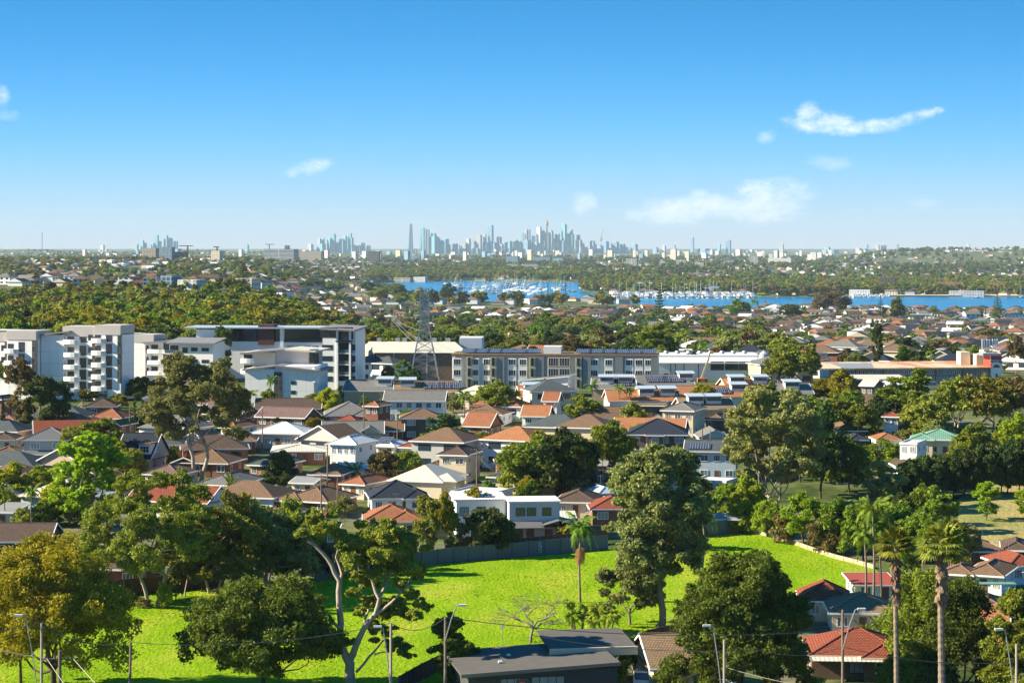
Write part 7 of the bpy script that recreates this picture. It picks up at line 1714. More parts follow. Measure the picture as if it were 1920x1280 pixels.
# trees: scattered over the slopes
TREES = []
d = 630.0
while d < 2450:
    x = -80 / 1 * d / F - 960 / F * d; x1 = (1990 - 960) / F * d
    while x < x1:
        px = 960 + F * x / d; forest = px < (600 if d < 1330 else 360); sp = (13.5 if forest else (18 if px < 1300 else 25)) * g.uniform(0.7, 1.3) * (1.0 if d < 1500 else 1.25); x += sp
        dd = d + g.uniform(-5, 5); xx = x + g.uniform(-2, 2)
        if water_at(px, dd): continue
        if px < 520 and 1590 < dd < 1670: continue
        if forest and dd > 1330 and g.random() < 0.45: continue
        if blocks(px, dd): continue
        h = (g.uniform(12, 18) if dd < 1300 else g.uniform(5, 9)) if forest else g.choice([g.uniform(4, 7), g.uniform(5, 9), g.uniform(8, 13)]) 
        if (d > 1900 or px > 1350) and not forest: h *= 0.7
        if forest and d > 1650 and g.random() < 0.35: continue
        z = tz(xx, dd); top = HOR + F * (CAM_H - z - h) / dd
        if hidden(px, top, dd): continue
        TREES.append((dd, px, xx, z, h, forest))
    d += 13 if d < 1500 else 15
TREES.sort()
nfor = nst = 0; rest = []
for (dd, px, xx, z, h, forest) in TREES:
    if forest and nfor < 120 or (not forest and nst < 150):
        r_ = g.random()
        if forest: nfor += 1; kind = 'open' if r_ < 0.35 else 'round'; fol = g.choice(['olive', 'yellow', 'olive', 'green', 'olive', 'dark']); w = h * g.uniform(0.8, 1.15)
        else: nst += 1; kind = 'palm' if r_ < 0.12 else 'tall' if r_ < 0.22 else 'open' if r_ < 0.45 else 'cone' if r_ < 0.48 else 'round'; fol = g.choice(['olive', 'green', 'green', 'dark', 'grey', 'brown', 'olive', 'dark']); w = h * g.uniform(0.7, 1.1)
        if kind == 'palm': w, fol, h = 5.5, None, max(7, h * 0.9)
        if kind == 'cone': w = h * 0.3
        place(kind, (xx, dd, z), h, w, fol, rz=g.random() * 6, seed=int(px) + nst)
    else: rest.append((dd, px, xx, z, h, forest))
# landmark pines by the bay
for (px, row, top, wp, kind, fol) in [(457, 552, 486, 28, 'norfolk', None), (1236, 606, 520, 22, 'norfolk', None), (1015, 585, 537, 20, 'norfolk', None), (1651, 606, 556, 22, 'norfolk', None), (1870, 606, 553, 26, 'norfolk', None), (1682, 606, 556, 30, 'round', 'green'), (1560, 600, 545, 62, 'open', 'brown'), (1133, 590, 545, 38, 'open', 'olive'),
      (1030, 585, 552, 14, 'cone', 'dark'), (968, 586, 550, 10, 'cone', 'dark'), (978, 588, 558, 14, 'cone', 'dark'), (855, 582, 556, 10, 'palm', None), (950, 585, 552, 12, 'palm', None), (1640, 655, 598, 18, 'tall', 'dark'), (1645, 700, 608, 20, 'tall', 'dark'),
      (1415, 602, 560, 30, 'palm', None), (1385, 598, 560, 48, 'round', 'green'), (1480, 602, 566, 44, 'round', 'dark'), (840, 572, 530, 28, 'open', 'dark'), (862, 572, 530, 22, 'norfolk', None), (690, 552, 525, 28, 'round', 'dark'), (745, 560, 528, 34, 'round', 'olive'), (710, 568, 540, 40, 'open', 'olive'), (735, 630, 562, 30, 'bare_pale', None), (748, 632, 566, 26, 'bare_pale', None), (812, 575, 542, 26, 'round', 'dark'), (785, 580, 538, 20, 'open', 'olive'),
      (1855, 650, 610, 60, 'round', 'brown'), (1905, 700, 625, 30, 'open', 'brown'), (1700, 680, 632, 60, 'round', 'dark'), (1762, 678, 630, 56, 'round', 'brown'), (1390, 665, 620, 62, 'round', 'green'), (1235, 665, 605, 80, 'round', 'olive'), (1180, 660, 608, 60, 'round', 'dark'), (1270, 665, 622, 40, 'round', 'brown'), (1120, 655, 600, 60, 'round', 'dark'), (1025, 640, 585, 60, 'round', 'green'), (1090, 640, 588, 44, 'round', 'olive'),
      (985, 662, 626, 18, 'cone', 'green'), (1070, 662, 635, 60, 'round', 'brown'), (880, 618, 582, 60, 'round', 'green'), (700, 640, 600, 60, 'round', 'green'), (840, 640, 590, 50, 'round', 'green'), (600, 618, 575, 50, 'round', 'olive'), (560, 618, 566, 70, 'round', 'olive'), (660, 640, 582, 50, 'round', 'brown'), (500, 616, 566, 50, 'open', 'olive')]:
    d_ = 4000 * (CAM_H + 22) / (row - HOR) if row < 600 and px > 660 else None
    p = G(px, row); k = F / p.y; place(kind, p, (row - top) / k, wp / k, fol, rz=px, seed=px)
def woodland(lst, name, lods, seed):
    """one mass of trees: a point per tree, each point carrying one of a few crowns through geometry nodes."""
    gg = np.random.default_rng(seed); n = len(lst); A = np.array([(xx, dd, z - 0.3, h) for (dd, px, xx, z, h, f_) in lst])
    me = bpy.data.meshes.new(name); me.vertices.add(n); me.vertices.foreach_set('co', A[:, :3].astype(np.float32).ravel())
    sc = np.stack([A[:, 3] / 12 * gg.uniform(0.85, 1.35, n), A[:, 3] / 12 * gg.uniform(0.85, 1.35, n), A[:, 3] / 12], 1)
    at = me.attributes.new('sc', 'FLOAT_VECTOR', 'POINT'); at.data.foreach_set('vector', sc.astype(np.float32).ravel())
    ro = np.zeros((n, 3)); ro[:, 2] = gg.random(n) * 6.28; at = me.attributes.new('ro', 'FLOAT_VECTOR', 'POINT'); at.data.foreach_set('vector', ro.astype(np.float32).ravel())
    fo = np.array([f_ for (*_, f_) in lst]); idx = np.where(fo, gg.choice(len(lods), n, p=[.20, .12, .12, .34, .06, .06, .10]), gg.choice(len(lods), n, p=[.14, .14, .04, .40, .08, .08, .12]))
    at = me.attributes.new('ix', 'INT', 'POINT'); at.data.foreach_set('value', idx.astype(np.int32)); me.update()
    o = link(name, me); o['kind'] = 'stuff'; c = bpy.data.collections.new(name + '_crowns')
    for i, (m_, f_) in enumerate(lods):
        q = bpy.data.objects.new('%s_crown_%02d' % (name, i), m_); c.objects.link(q); set_mats(q, [FOL[f_]])
    ng = bpy.data.node_groups.new(name, 'GeometryNodeTree'); ng.interface.new_socket('Geometry', in_out='INPUT', socket_type='NodeSocketGeometry'); ng.interface.new_socket('Geometry', in_out='OUTPUT', socket_type='NodeSocketGeometry')
    gi, go = ng.nodes.new('NodeGroupInput'), ng.nodes.new('NodeGroupOutput'); ip = ng.nodes.new('GeometryNodeInstanceOnPoints'); ci = ng.nodes.new('GeometryNodeCollectionInfo')
    ci.inputs['Collection'].default_value = c; ci.inputs['Separate Children'].default_value = True; ci.inputs['Reset Children'].default_value = True
    def na(nm_, ty):
        q = ng.nodes.new('GeometryNodeInputNamedAttribute'); q.data_type = ty; q.inputs['Name'].default_value = nm_; return q.outputs['Attribute']
    L = ng.links.new; L(gi.outputs[0], ip.inputs['Points']); L(ci.outputs[0], ip.inputs['Instance']); ip.inputs['Pick Instance'].default_value = True
    L(na('ix', 'INT'), ip.inputs['Instance Index']); e = ng.nodes.new('FunctionNodeEulerToRotation'); L(na('ro', 'FLOAT_VECTOR'), e.inputs[0]); L(e.outputs[0], ip.inputs['Rotation']); L(na('sc', 'FLOAT_VECTOR'), ip.inputs['Scale']); L(ip.outputs[0], go.inputs[0])
    md = o.modifiers.new('crowns', 'NODES'); md.node_group = ng; return o
FM = ['olive', 'green', 'yellow', 'dark', 'brown', 'grey', 'green']
def lod(n_leaf, size, cl, cr_):
    return [(tree_mesh('lod%d_%d' % (n_leaf, i), h=12, w=11, base=0.16, clumps=cl, cr=cr_, leaves=n_leaf, size=size, shape='dome' if i % 2 else 'open', limbs=2, seed=300 + i, fol='green', squash=0.75, outward=0.9)[0], f_) for i, f_ in enumerate(FM)]
woodland(rest, 'woodland', lod(2600, 0.75, 26, 0.13), 3)
far = []
for _ in range(11000):
    px = g.uniform(-60, 1980); dd = math.exp(g.uniform(math.log(2480), math.log(12000)))
    if water_at(px, dd) or (dd < 2700 and px > 680): continue
    if math.sin(px / 31.0 + dd / 400.0) + math.sin(px / 83.0 - dd / 700.0 + 1) + g.uniform(-1, 1) < -0.7: continue
    if px < 700 and g.random() < 0.3: continue
    xx = (px - 960) / F * dd; far.append((dd, px, xx, tz(xx, dd), g.uniform(7, 12 if px < 700 else 15) * (1.0 if dd < 6000 else 1.2), px < 560))
for _ in range(3800):
    px = g.uniform(690, 1980); df_ = rowd(interp(FAR, px), ZW); dd = df_ + g.uniform(40, 1500) * g.random() ** 0.6 + (60 if px > 1100 else 0)
    if px > 1130 and dd < df_ + 350 and g.random() < 0.6: continue
    xx = (px - 960) / F * dd; far.append((dd, px, xx, tz(xx, dd), g.uniform(9, 15), True))
woodland(far, 'far_woodland', lod(520, 1.9, 14, 0.17), 4)
# brick flats and other singled-out middle-distance buildings
def mid(px, row, wpx, label, rc, wc, fl, roof='hip', d=12, rot=-12, **kw): return house(px, row, wpx, label, roof=roof, rc=rc, wc=wc, d=d, fl=fl, rot=rot, detail=True, sidewin=False, **kw)
mid(900, 664, 62, 'red brick terrace roofs with party walls behind the pale grey long block', 'brown', 'red brick', 2, 'gable', name='brick_flats')
mid(1000, 662, 70, 'dark red brick flats with twin hipped roofs above the rooftop plant room', 'brown', 'red brick', 2, name='brick_flats')
mid(1062, 655, 60, 'red brick flats with stepped brown roofs left of the dark trees', 'brown', 'red brick', 2, name='brick_flats')
mid(1110, 664, 44, 'tall red brick gable end at the right of the brick flats', 'terracotta', 'red brick', 3, 'gable', d=10, name='brick_flats')
mid(958, 640, 50, 'long brown roof of the brick flats furthest left', 'brown', 'red brick', 2, name='brick_flats')
mid(1545, 626, 56, 'cream house with bright red hip roof and arches near the bay', 'red', 'cream', 1, fh=3.4)
mid(1592, 630, 62, 'long dark flat-roofed modern house with balcony near the bay', 'charcoal metal', 'dark', 2, 'flat')
mid(1665, 630, 64, 'large dark brick house with gable near the bay', 'dark brown', 'red brick', 2, 'front gable')
mid(1728, 630, 66, 'white-framed dark glass modern house near the bay', 'white metal', 'dark', 2, 'flat')
mid(1512, 600, 50, 'white flat-roofed waterfront house left of the bright red hip roof', 'white metal', 'white', 2, 'flat')
mid(1725, 600, 40, 'white stepped waterfront house right of the bay-side round tree', 'white metal', 'white', 2, 'flat')
mid(1768, 608, 38, 'brown hipped waterfront house left of the canal', 'brown', 'cream', 2)
mid(1800, 608, 38, 'grey gabled waterfront house left of the canal', 'grey', 'grey', 2, 'front gable')
mid(1845, 610, 42, 'cream balconied waterfront house by the canal', 'white metal', 'cream', 2, 'flat')
mid(1900, 606, 40, 'white waterfront house at the right edge beyond the canal', 'grey', 'white', 2)
mid(1296, 620, 50, 'white house with dark navy gable roof below the bay', 'navy', 'white', 2, 'front gable')
mid(1230, 605, 70, 'long white flat-roofed house right of the bay-side Norfolk pine', 'white metal', 'white', 1, 'flat')
# ================================================================== boats, marina, far buildings, skyline
g = random.Random(9)
HULLW = plain('boat_white', (0.82, 0.82, 0.80), rough=0.3, var=0.03); HULLB = plain('boat_blue', (0.05, 0.10, 0.25), rough=0.3); MAST = plain('mast_alloy', (0.6, 0.6, 0.6), rough=0.4, metal=0.5)
def hull_mesh(L, W, H, mat, name):
    b = MB(); n = 9; top, bot = [], []
    for i in range(n):
        t = i / (n - 1); x = -L / 2 + L * t; w = W / 2 * (1 - max(0, (t - 0.45) / 0.55) ** 2.2) * (0.8 + 0.2 * min(1, t * 4)); top.append((x, max(0.03, w), H * (1 + 0.25 * t))); bot.append((x * 0.92, max(0.02, w * 0.6), -0.1))
    for i in range(n - 1):
        for sg in (-1, 1):
            q = [(bot[i][0], sg * bot[i][1], bot[i][2]), (bot[i + 1][0], sg * bot[i + 1][1], bot[i + 1][2]), (top[i + 1][0], sg * top[i + 1][1], top[i + 1][2]), (top[i][0], sg * top[i][1], top[i][2])]; b.face(q if sg < 0 else q[::-1])
        b.face([(top[i][0], -top[i][1], top[i][2]), (top[i + 1][0], -top[i + 1][1], top[i + 1][2]), (top[i + 1][0], top[i + 1][1], top[i + 1][2]), (top[i][0], top[i][1], top[i][2])])
    b.face([(top[0][0], -top[0][1], top[0][2]), (top[0][0], top[0][1], top[0][2]), (bot[0][0], bot[0][1], bot[0][2]), (bot[0][0], -bot[0][1], bot[0][2])])
    return b.mesh(name, mat)
yh = hull_mesh(11, 3.4, 1.3, HULLW, 'yacht_hull'); yb = hull_mesh(11, 3.4, 1.3, HULLB, 'yacht_hull_blue')
b = MB(); b.box(-2.2, -0.9, 1.3, 2.2, 0.9, 2.1); b.box(-4.6, -1.0, 2.3, -2.3, 1.0, 2.42); yc = b.mesh('yacht_cabin', HULLW)
b = MB(); b.bar((0.6, 0, 1.3), (0.6, 0, 15), 0.17, n=5); b.bar((0.6, 0, 3.0), (-4.0, 0, 3.0), 0.28, n=6); b.bar((0.6, 0, 15), (5.3, 0, 1.6), 0.05, n=3); ym = b.mesh('yacht_mast', MAST)
ch = hull_mesh(13, 4.4, 1.8, HULLW, 'cruiser_hull'); b = MB(); b.box(-4.2, -1.7, 1.8, 2.6, 1.7, 3.8); b.box(-3.2, -1.4, 3.8, 0.8, 1.4, 5.1); b.box(-3.6, -1.6, 5.1, 1.2, 1.6, 5.25); cc = b.mesh('cruiser_cabin', HULLW)
b = MB(); b.box(-4.0, -1.74, 2.5, 2.66, 1.74, 3.3); cw = b.mesh('cruiser_window', GLASS)
def boat(px, row, kind, label=None, look=None, rz=None, s=1.0, group=None, z=ZW):
    dd = rowd(row, z); p = ((px - 960) / F * dd, dd, z); t = thing('moored_yacht' if kind == 'yacht' else 'motor_cruiser', label, 'boat', p, R(rz if rz is not None else g.uniform(150, 215)), group, look); t.scale = (s, s, s)
    if kind == 'yacht': link('hull', yb if g.random() < 0.12 else yh, t); link('cabin', yc, t); link('mast', ym, t)
    else: link('hull', ch, t); link('cabin', cc, t); link('window', cw, t)
placed = []
tries = 0
while len(placed) < 72 and tries < 5000:
    tries += 1; px = g.triangular(815, 1088, 960); row = g.uniform(532.5, 555)
    if row > 549 and (px < 860 or px > 1060): continue
    if any(abs(px - a) < 7 and abs(row - c) < 2.2 for a, c in placed): continue
    if 1018 < px < 1062 and row > 545: continue
    placed.append((px, row)); boat(px, row, 'yacht', look='white moored yacht', group='yachts moored on the bay', s=g.uniform(1.0, 1.4))
# marina along the far shore
for j, row in enumerate((556.8, 558.2)):
    n = 60
    for i in range(n):
        px = 1152 + i * (1416 - 1152) / n + g.uniform(-1, 1); boat(px, row, 'cruiser' if g.random() < 0.72 else 'yacht', look='white berthed boat', group='boats berthed in the marina', rz=g.choice([80, 95, 100, 265]) + g.uniform(-6, 6), s=g.uniform(1.2, 1.7))
for i in range(16): boat(1600 + i * 4.4, 557.5, 'cruiser', look='white boat at the small jetty', group='boats at the small jetty', rz=90 + g.uniform(-20, 20), s=0.9)
boat(1832, 558.5, 'yacht', 'lone yacht with tall mast moored near the right bank'); boat(1915, 558.5, 'yacht', 'yacht at the right edge of the bay')
for px, row in ((1822, 614), (1858, 612), (1893, 617)): boat(px, row, 'cruiser', look='white cruiser in the canal', z=-24.2, rz=170)
b = MB(); dd = rowd(559.5, ZW)
for i in range(14): x = (1158 + i * 19 - 960) / F * dd; b.box(x - 1, dd - 6, ZW, x + 1, dd + 40, ZW + 0.7)
b.box((1150 - 960) / F * dd, dd + 38, ZW, (1420 - 960) / F * dd, dd + 41, ZW + 0.8); o = b.build('marina_jetty', CONC); tag(o, 'grey marina jetty with finger berths along the far shore', 'jetty')
# dredging barge with yellow crane
dd = rowd(552, ZW); t = thing('crane_barge', 'rust-dark barge with tall yellow crane working on the bay', 'crane barge', ((1045 - 960) / F * dd, dd, ZW)); YL = plain('crane_yellow', (0.75, 0.50, 0.04))
b = MB(); b.box(-16, -6, -0.5, 16, 6, 1.8); b.build('deck', plain('barge_rust', (0.16, 0.09, 0.07)), t); b = MB(); b.box(-4, -2.5, 1.8, 4, 2.5, 6.5); b.build('crane_house', YL, t)
b = MB(); b.bar((-2, 0, 6), (-5.5, 0, 33), 0.8, 0.5, n=4); b.bar((-5.5, 0, 33), (-8, 0, 38), 0.5, 0.3, n=4); b.bar((3, 0, 5), (-0.5, 0, 17), 0.5, n=4); b.build('jib', YL, t)
for x in (-15, 13): b = MB(); b.bar((x, 0, 0), (x, 0, 18), 0.7, n=6); b.build('spud_pile', TRIM_D, t)
# channel marker
dd = rowd(574, ZW); t = thing('channel_marker', 'small red channel marker on the open water', 'buoy', ((1435 - 960) / F * dd, dd, ZW)); b = MB(); b.bar((0, 0, 0), (0, 0, 5), 0.3); b.cbox(0, 0, 5, 1.8, 1.8, 2.2); b.build('post', plain('marker_red', (0.6, 0.08, 0.06)), t)
# ---- towers
def tw(name, w, win, fw=4.0, fh=4.0, frac=0.6): return facade(name, w, win, fw, fh, frac)
TM = {'teal': tw('teal_tower', (0.24, 0.46, 0.54), (0.10, 0.27, 0.36)), 'blue': tw('blue_tower', (0.26, 0.40, 0.54), (0.11, 0.20, 0.32)), 'grey': tw('grey_tower', (0.52, 0.51, 0.50), (0.22, 0.25, 0.30)), 'white': tw('white_tower', (0.72, 0.70, 0.66), (0.32, 0.34, 0.38), frac=0.45),
      'pink': tw('pink_tower', (0.75, 0.60, 0.52), (0.42, 0.36, 0.36), frac=0.4), 'dark': tw('dark_tower', (0.12, 0.11, 0.12), (0.04, 0.05, 0.07)), 'cream': tw('cream_tower', (0.74, 0.66, 0.50), (0.25, 0.22, 0.2), frac=0.4)}
CW = {'teal': 'teal glass', 'blue': 'blue glass', 'grey': 'grey', 'white': 'white', 'pink': 'pinkish', 'dark': 'dark', 'cream': 'cream'}
def tower(px0, px1, top, mat, d=17400.0, row=None, top2=None, label=None, cap=None, dp=None, rot=None, name='tower', cat='tower', group='towers of the city skyline', look=None):
    """a far tower measured on the skyline: px0..px1 wide, its roof at row top."""
    if row is not None: p = G((px0 + px1) / 2, row); d = p.y
    x = ((px0 + px1) / 2 - 960) / F * d; z0 = tz(x, d); zt = CAM_H + (HOR - top) / F * d; h = zt - z0; rz = R(rot if rot is not None else g.choice([-34, -28, -42, -38])); c, s_ = math.cos(rz), abs(math.sin(rz))
    w = (px1 - px0) / F * d; a = w / (c + 0.7 * s_); dd_ = a * 0.7 if dp is None else dp
    t = thing(name, label, cat, (x, d, z0), rz, group, look or ('%s %s %s' % ('tall' if h > 150 else 'mid-height' if h > 80 else 'low', CW[mat], name.replace('_', ' '))))
    b = MB(); ht = h
    if cap == 'step': ht = h * 0.86; b.box(-a / 2 * .6, -dd_ / 2 * .6, ht, a / 2 * .6, dd_ / 2 * .6, h)
    if cap == 'slant': b.face([(-a / 2, -dd_ / 2, h * .85), (a / 2, -dd_ / 2, h * .85), (a / 2, -dd_ / 2, h)]); b.face([(-a / 2, -dd_ / 2, h * .85), (a / 2, -dd_ / 2, h), (a / 2, dd_ / 2, h), (-a / 2, dd_ / 2, h * .85)]); b.face([(a / 2, -dd_ / 2, h * .85), (a / 2, dd_ / 2, h * .85), (a / 2, dd_ / 2, h), (a / 2, -dd_ / 2, h)]); ht = h * .85
    if cap == 'round':
        ht = h * .88; n = 8; ar = [(a / 2 * math.cos(math.pi * i / n), ht + h * .12 * math.sin(math.pi * i / n)) for i in range(n + 1)]
        for i in range(n): b.face([(ar[i][0], -dd_ / 2, ar[i][1]), (ar[i][0], dd_ / 2, ar[i][1]), (ar[i + 1][0], dd_ / 2, ar[i + 1][1]), (ar[i + 1][0], -dd_ / 2, ar[i + 1][1])])
        b.face([(q[0], -dd_ / 2, q[1]) for q in ar])
    b.box(-a / 2, -dd_ / 2, -20, a / 2, dd_ / 2, ht); b.build('shaft', TM[mat], t)
    if cap is None and h > 60: b = MB(); b.box(-a * .3, -dd_ * .3, h, a * .3, dd_ * .3, h + 5); b.build('plant_room', TM['grey'], t)
    return t
# needle tower and the harbour casino spire
dd = 17400; mz = lambda row: CAM_H + (HOR - row) / F * dd
x = (1025.5 - 960) / F * dd; z0 = tz(x, dd); t = thing('observation_tower', 'slender observation tower with bulbous golden turret at the top of the skyline', 'tower', (x, dd, 0))
b = MB(); b.lathe([(6, z0), (5, mz(433)), (5, mz(425))], 10); b.build('shaft', TM['dark'], t); b = MB(); b.lathe([(5, mz(425)), (12, mz(422)), (12.5, mz(417.5)), (7, mz(416)), (5, mz(414))], 14); b.build('turret', plain('turret_gold', (0.42, 0.27, 0.16)), t); b = MB(); b.lathe([(2.5, mz(414)), (0.5, mz(409.5))], 6); b.build('spire', TM['dark'], t)
x = (770.5 - 960) / F * dd; t = thing('spire_tower', 'tapering glass tower with split top, tallest on the left of the skyline', 'tower', (x, dd, 0)); k = F / dd
for i, (a0, a1, b0, b1, tp, m_) in enumerate([(-5.2, 0.0, -1.8, 0.6, 420, 'teal'), (-0.6, 2.2, 0.4, 2.0, 419.5, 'white'), (1.8, 4.8, 1.2, 2.6, 421, 'teal')]):
    b = MB(); zt = mz(tp); lo, hi = [(a0 / k, a1 / k), (b0 / k, b1 / k)]
    for (y0, y1) in ((-12, 12),):
        A = [(lo[0], y0, z0 - 20), (lo[1], y0, z0 - 20), (lo[1], y1, z0 - 20), (lo[0], y1, z0 - 20)]; B_ = [(hi[0], y0 * .4, zt), (hi[1], y0 * .4, zt), (hi[1], y1 * .4, zt), (hi[0], y1 * .4, zt)]
        for q in range(4): r_ = (q + 1) % 4; b.face([A[q], A[r_], B_[r_], B_[q]])
        b.face(B_)
    b.build('glass_petal', TM[m_], t)
SK = [(776, 782, 466, 'teal'), (789, 796.5, 427, 'teal'), (798, 805.5, 431, 'white'), (804, 822, 437.5, 'teal', 'step'), (813, 826, 445, 'teal', 'round'), (823, 842, 448, 'teal', 'slant'), (838, 845, 459, 'blue'), (848, 855, 458, 'grey'), (854, 859, 457, 'blue'), (861, 863, 460, 'cream'), (864, 876, 455, 'grey', 'slant'), (863, 876, 466, 'blue'), (874, 883, 448, 'grey'),
 (889, 893, 452, 'blue'), (892, 904, 441, 'grey'), (906, 912.5, 438, 'grey', 'round'), (915, 925.5, 423, 'blue'), (898, 903, 456, 'pink'), (905, 916, 455, 'teal'), (918, 932, 455, 'blue'), (886, 900, 465, 'blue'), (931, 941, 445, 'grey'), (931, 945, 457, 'white', 'round'), (946, 961, 452, 'teal', 'slant'), (962, 967, 454, 'cream'), (966, 972, 450, 'grey', 'round'), (960, 966, 464, 'blue'), (972, 977, 452, 'white'), (977, 996, 451, 'blue'), (978, 982, 437, 'teal'), (984, 989, 430, 'grey'), (988, 995, 431, 'blue'),
 (997, 1004, 442, 'grey', 'round'), (994, 997, 455, 'cream'), (996, 1013, 455, 'teal'), (1006, 1016, 426, 'white'), (1015, 1022, 433, 'blue'), (1013, 1024, 452, 'grey'), (1022, 1027, 437, 'white'), (1028, 1038, 432, 'grey', 'round'), (1028, 1035, 446, 'teal'), (1035, 1041, 448, 'white'), (1040, 1046, 440, 'blue'), (1045, 1050, 437, 'teal', 'slant'), (1053, 1063, 421, 'teal'), (1040, 1048, 455, 'pink'), (1047, 1060, 451, 'blue'), (1063, 1067, 438, 'cream'), (1068, 1074, 430, 'teal', 'slant'), (1066, 1077, 439, 'teal'), (1081, 1088, 441, 'blue'), (1079, 1092, 450, 'grey'), (1058, 1066, 458, 'white'),
 (1009, 1014, 467, 'cream'), (1016, 1026, 470, 'white'), (980, 990, 471, 'white'), (953, 962, 474, 'pink'), (990, 996, 464, 'cream'), (1002, 1010, 474, 'white'), (1030, 1043, 468, 'cream'), (1044, 1057, 472, 'teal'), (1069, 1078, 472, 'grey'), (1079, 1093, 463, 'white'), (1092, 1096, 457, 'cream'), (1096, 1102, 463, 'grey'),
 (1106, 1116, 452, 'blue'), (1109, 1119, 458, 'grey'), (1126, 1142, 453, 'blue'), (1126, 1134, 463, 'blue'), (1146, 1161, 454, 'blue'), (1162, 1173, 458, 'blue'), (1173, 1178, 463, 'white'), (1148, 1157, 465, 'cream'), (1134, 1139, 468, 'pink'), (1139, 1146, 465, 'blue'), (1157, 1166, 466, 'white'), (1102, 1119, 467, 'blue'), (1119, 1126, 466, 'grey'), (1175, 1181, 471, 'cream'), (1182, 1196, 458, 'blue'), (1214, 1220, 473, 'white'), (1196, 1202, 472, 'white'), (1224, 1241, 474, 'white'), (1224, 1235, 463, 'blue', 'step'), (1241.5, 1249, 461, 'grey'), (1257, 1269, 465, 'grey'), (1261, 1267, 459, 'blue'), (1276, 1302, 472, 'pink'),
 (1295, 1301.5, 445, 'blue'), (1308, 1330, 466, 'blue'), (1308, 1325, 474, 'white'), (1329, 1343, 468, 'blue'), (1345, 1352, 458, 'teal'), (1361, 1371, 450, 'blue', 'slant'), (1325, 1335, 478, 'white'), (1340, 1351, 478, 'cream'), (1361, 1380, 478, 'cream'), (1383, 1393, 468, 'pink'), (1395, 1404, 469, 'pink'), (1404, 1412, 468, 'white'), (1412, 1422, 470, 'pink'), (1461, 1470, 458, 'grey'), (1452, 1476, 471, 'blue'), (1438, 1486, 484, 'white'), (1480, 1496, 482, 'blue'),
 (1545, 1557, 463, 'teal'), (1541, 1573, 468, 'blue'), (1553, 1562, 474, 'cream'), (1530, 1543, 479, 'white'), (1543, 1562, 483, 'blue'), (1583, 1591, 471, 'grey'), (1604, 1614, 465, 'grey'), (1614, 1625, 466, 'blue'), (1621, 1628, 459, 'blue'), (1640, 1649.5, 460, 'grey'), (1652, 1662, 460, 'dark'), (1630, 1640, 473, 'blue'), (1663, 1671, 471, 'teal'), (1603, 1622, 481, 'blue'), (1678, 1705, 479, 'blue'), (1688, 1692, 471, 'white'), (1705, 1714, 465, 'blue'), (1722, 1729, 472, 'cream'), (1732, 1737, 471, 'pink'), (1738, 1746, 465, 'blue'), (1750, 1756, 470, 'pink'), (1763, 1775, 472, 'grey'),
 (1812, 1819, 456, 'grey', 'step'), (1828, 1833, 463, 'grey'),
 (215 + 38, 260, 458, 'teal'), (264, 271, 451, 'teal'), (270, 275.5, 456, 'teal'), (290, 298, 441, 'teal'), (298, 303, 453, 'teal'), (307, 316, 442, 'teal'), (316, 324, 447, 'teal'), (325, 334, 453, 'teal'), (283, 290, 456, 'teal'), (459, 467, 459, 'teal'), (188, 197, 460, 'pink'),
 (577, 588, 458, 'grey'), (595, 603, 448, 'grey'), (603, 609, 447, 'teal'), (594, 611, 457, 'teal'), (613, 622, 447, 'teal'), (621, 630, 439, 'teal'), (630, 636, 455, 'teal'), (636, 646, 449, 'teal'), (643, 651, 443, 'teal'), (652, 663, 446, 'teal'), (653, 660, 438, 'teal'), (668, 678, 461, 'teal'), (677, 685, 456, 'grey'), (687, 695, 461, 'teal'), (662, 668, 460, 'cream')]
for s in SK: tower(*s[:4], cap=s[4] if len(s) > 4 else None)
for i in range(150):  # low far blocks filling the foot of the skyline
    px = g.choice([g.uniform(700, 1300), g.uniform(1280, 1780), g.uniform(120, 700)]); w = g.uniform(4, 13); tower(px, px + w, g.uniform(467, 478), g.choice(['white', 'cream', 'grey', 'blue', 'pink']), d=g.uniform(8500, 14500), name='office_block', cat='office block', group='low blocks at the foot of the skyline')
# nearer big blocks, measured one by one
def blk(px0, px1, top, row, mat, label, name='apartment_building', dp=18, rot=-16, roofbox=None):
    t = tower(px0, px1, top, mat, row=row, label=label, name=name, cat='building', group=None, dp=dp, rot=rot)
    return t
NEARM = {'bandw': facade('banded_white', (0.70, 0.68, 0.62), (0.05, 0.06, 0.08), 60, 3.2, 0.5), 'glassb': facade('banded_glass', (0.30, 0.40, 0.48), (0.05, 0.10, 0.15), 3.5, 3.4, 0.7), 'aptc': facade('cream_apartments', (0.55, 0.48, 0.40), (0.04, 0.04, 0.05), 4.0, 3.1, 0.55), 'aptd': facade('dark_apartments', (0.14, 0.12, 0.11), (0.03, 0.035, 0.05), 4.0, 3.1, 0.6), 'hosp': facade('hospital_bands', (0.62, 0.63, 0.64), (0.03, 0.05, 0.08), 90, 4.2, 0.6), 'brickf': facade('brick_apartments', (0.36, 0.16, 0.10), (0.1, 0.1, 0.1), 4.0, 3.1, 0.35)}
for k_, m_ in NEARM.items(): TM[k_] = m_; CW[k_] = k_
blk(264, 299, 465, 488, 'aptc', 'brown and cream banded apartment block left of the tall teal cluster'); blk(299, 328, 463, 489, 'glassb', 'blue-grey gridded apartment block beside the brown and cream one'); blk(328, 350, 472, 489, 'aptd', 'low dark apartment block right of the gridded one')
blk(397, 417, 470, 491, 'cream', 'cream seven-storey block with crane behind'); blk(492, 562, 467, 491, 'hosp', 'wide hospital building with dark window bands', name='hospital', dp=40); blk(560, 610, 471, 491, 'aptc', 'hospital wing with square window grid', name='hospital', dp=30); blk(534, 543, 460, 480, 'dark', 'dark cube plant room behind the hospital roof', name='plant_building')
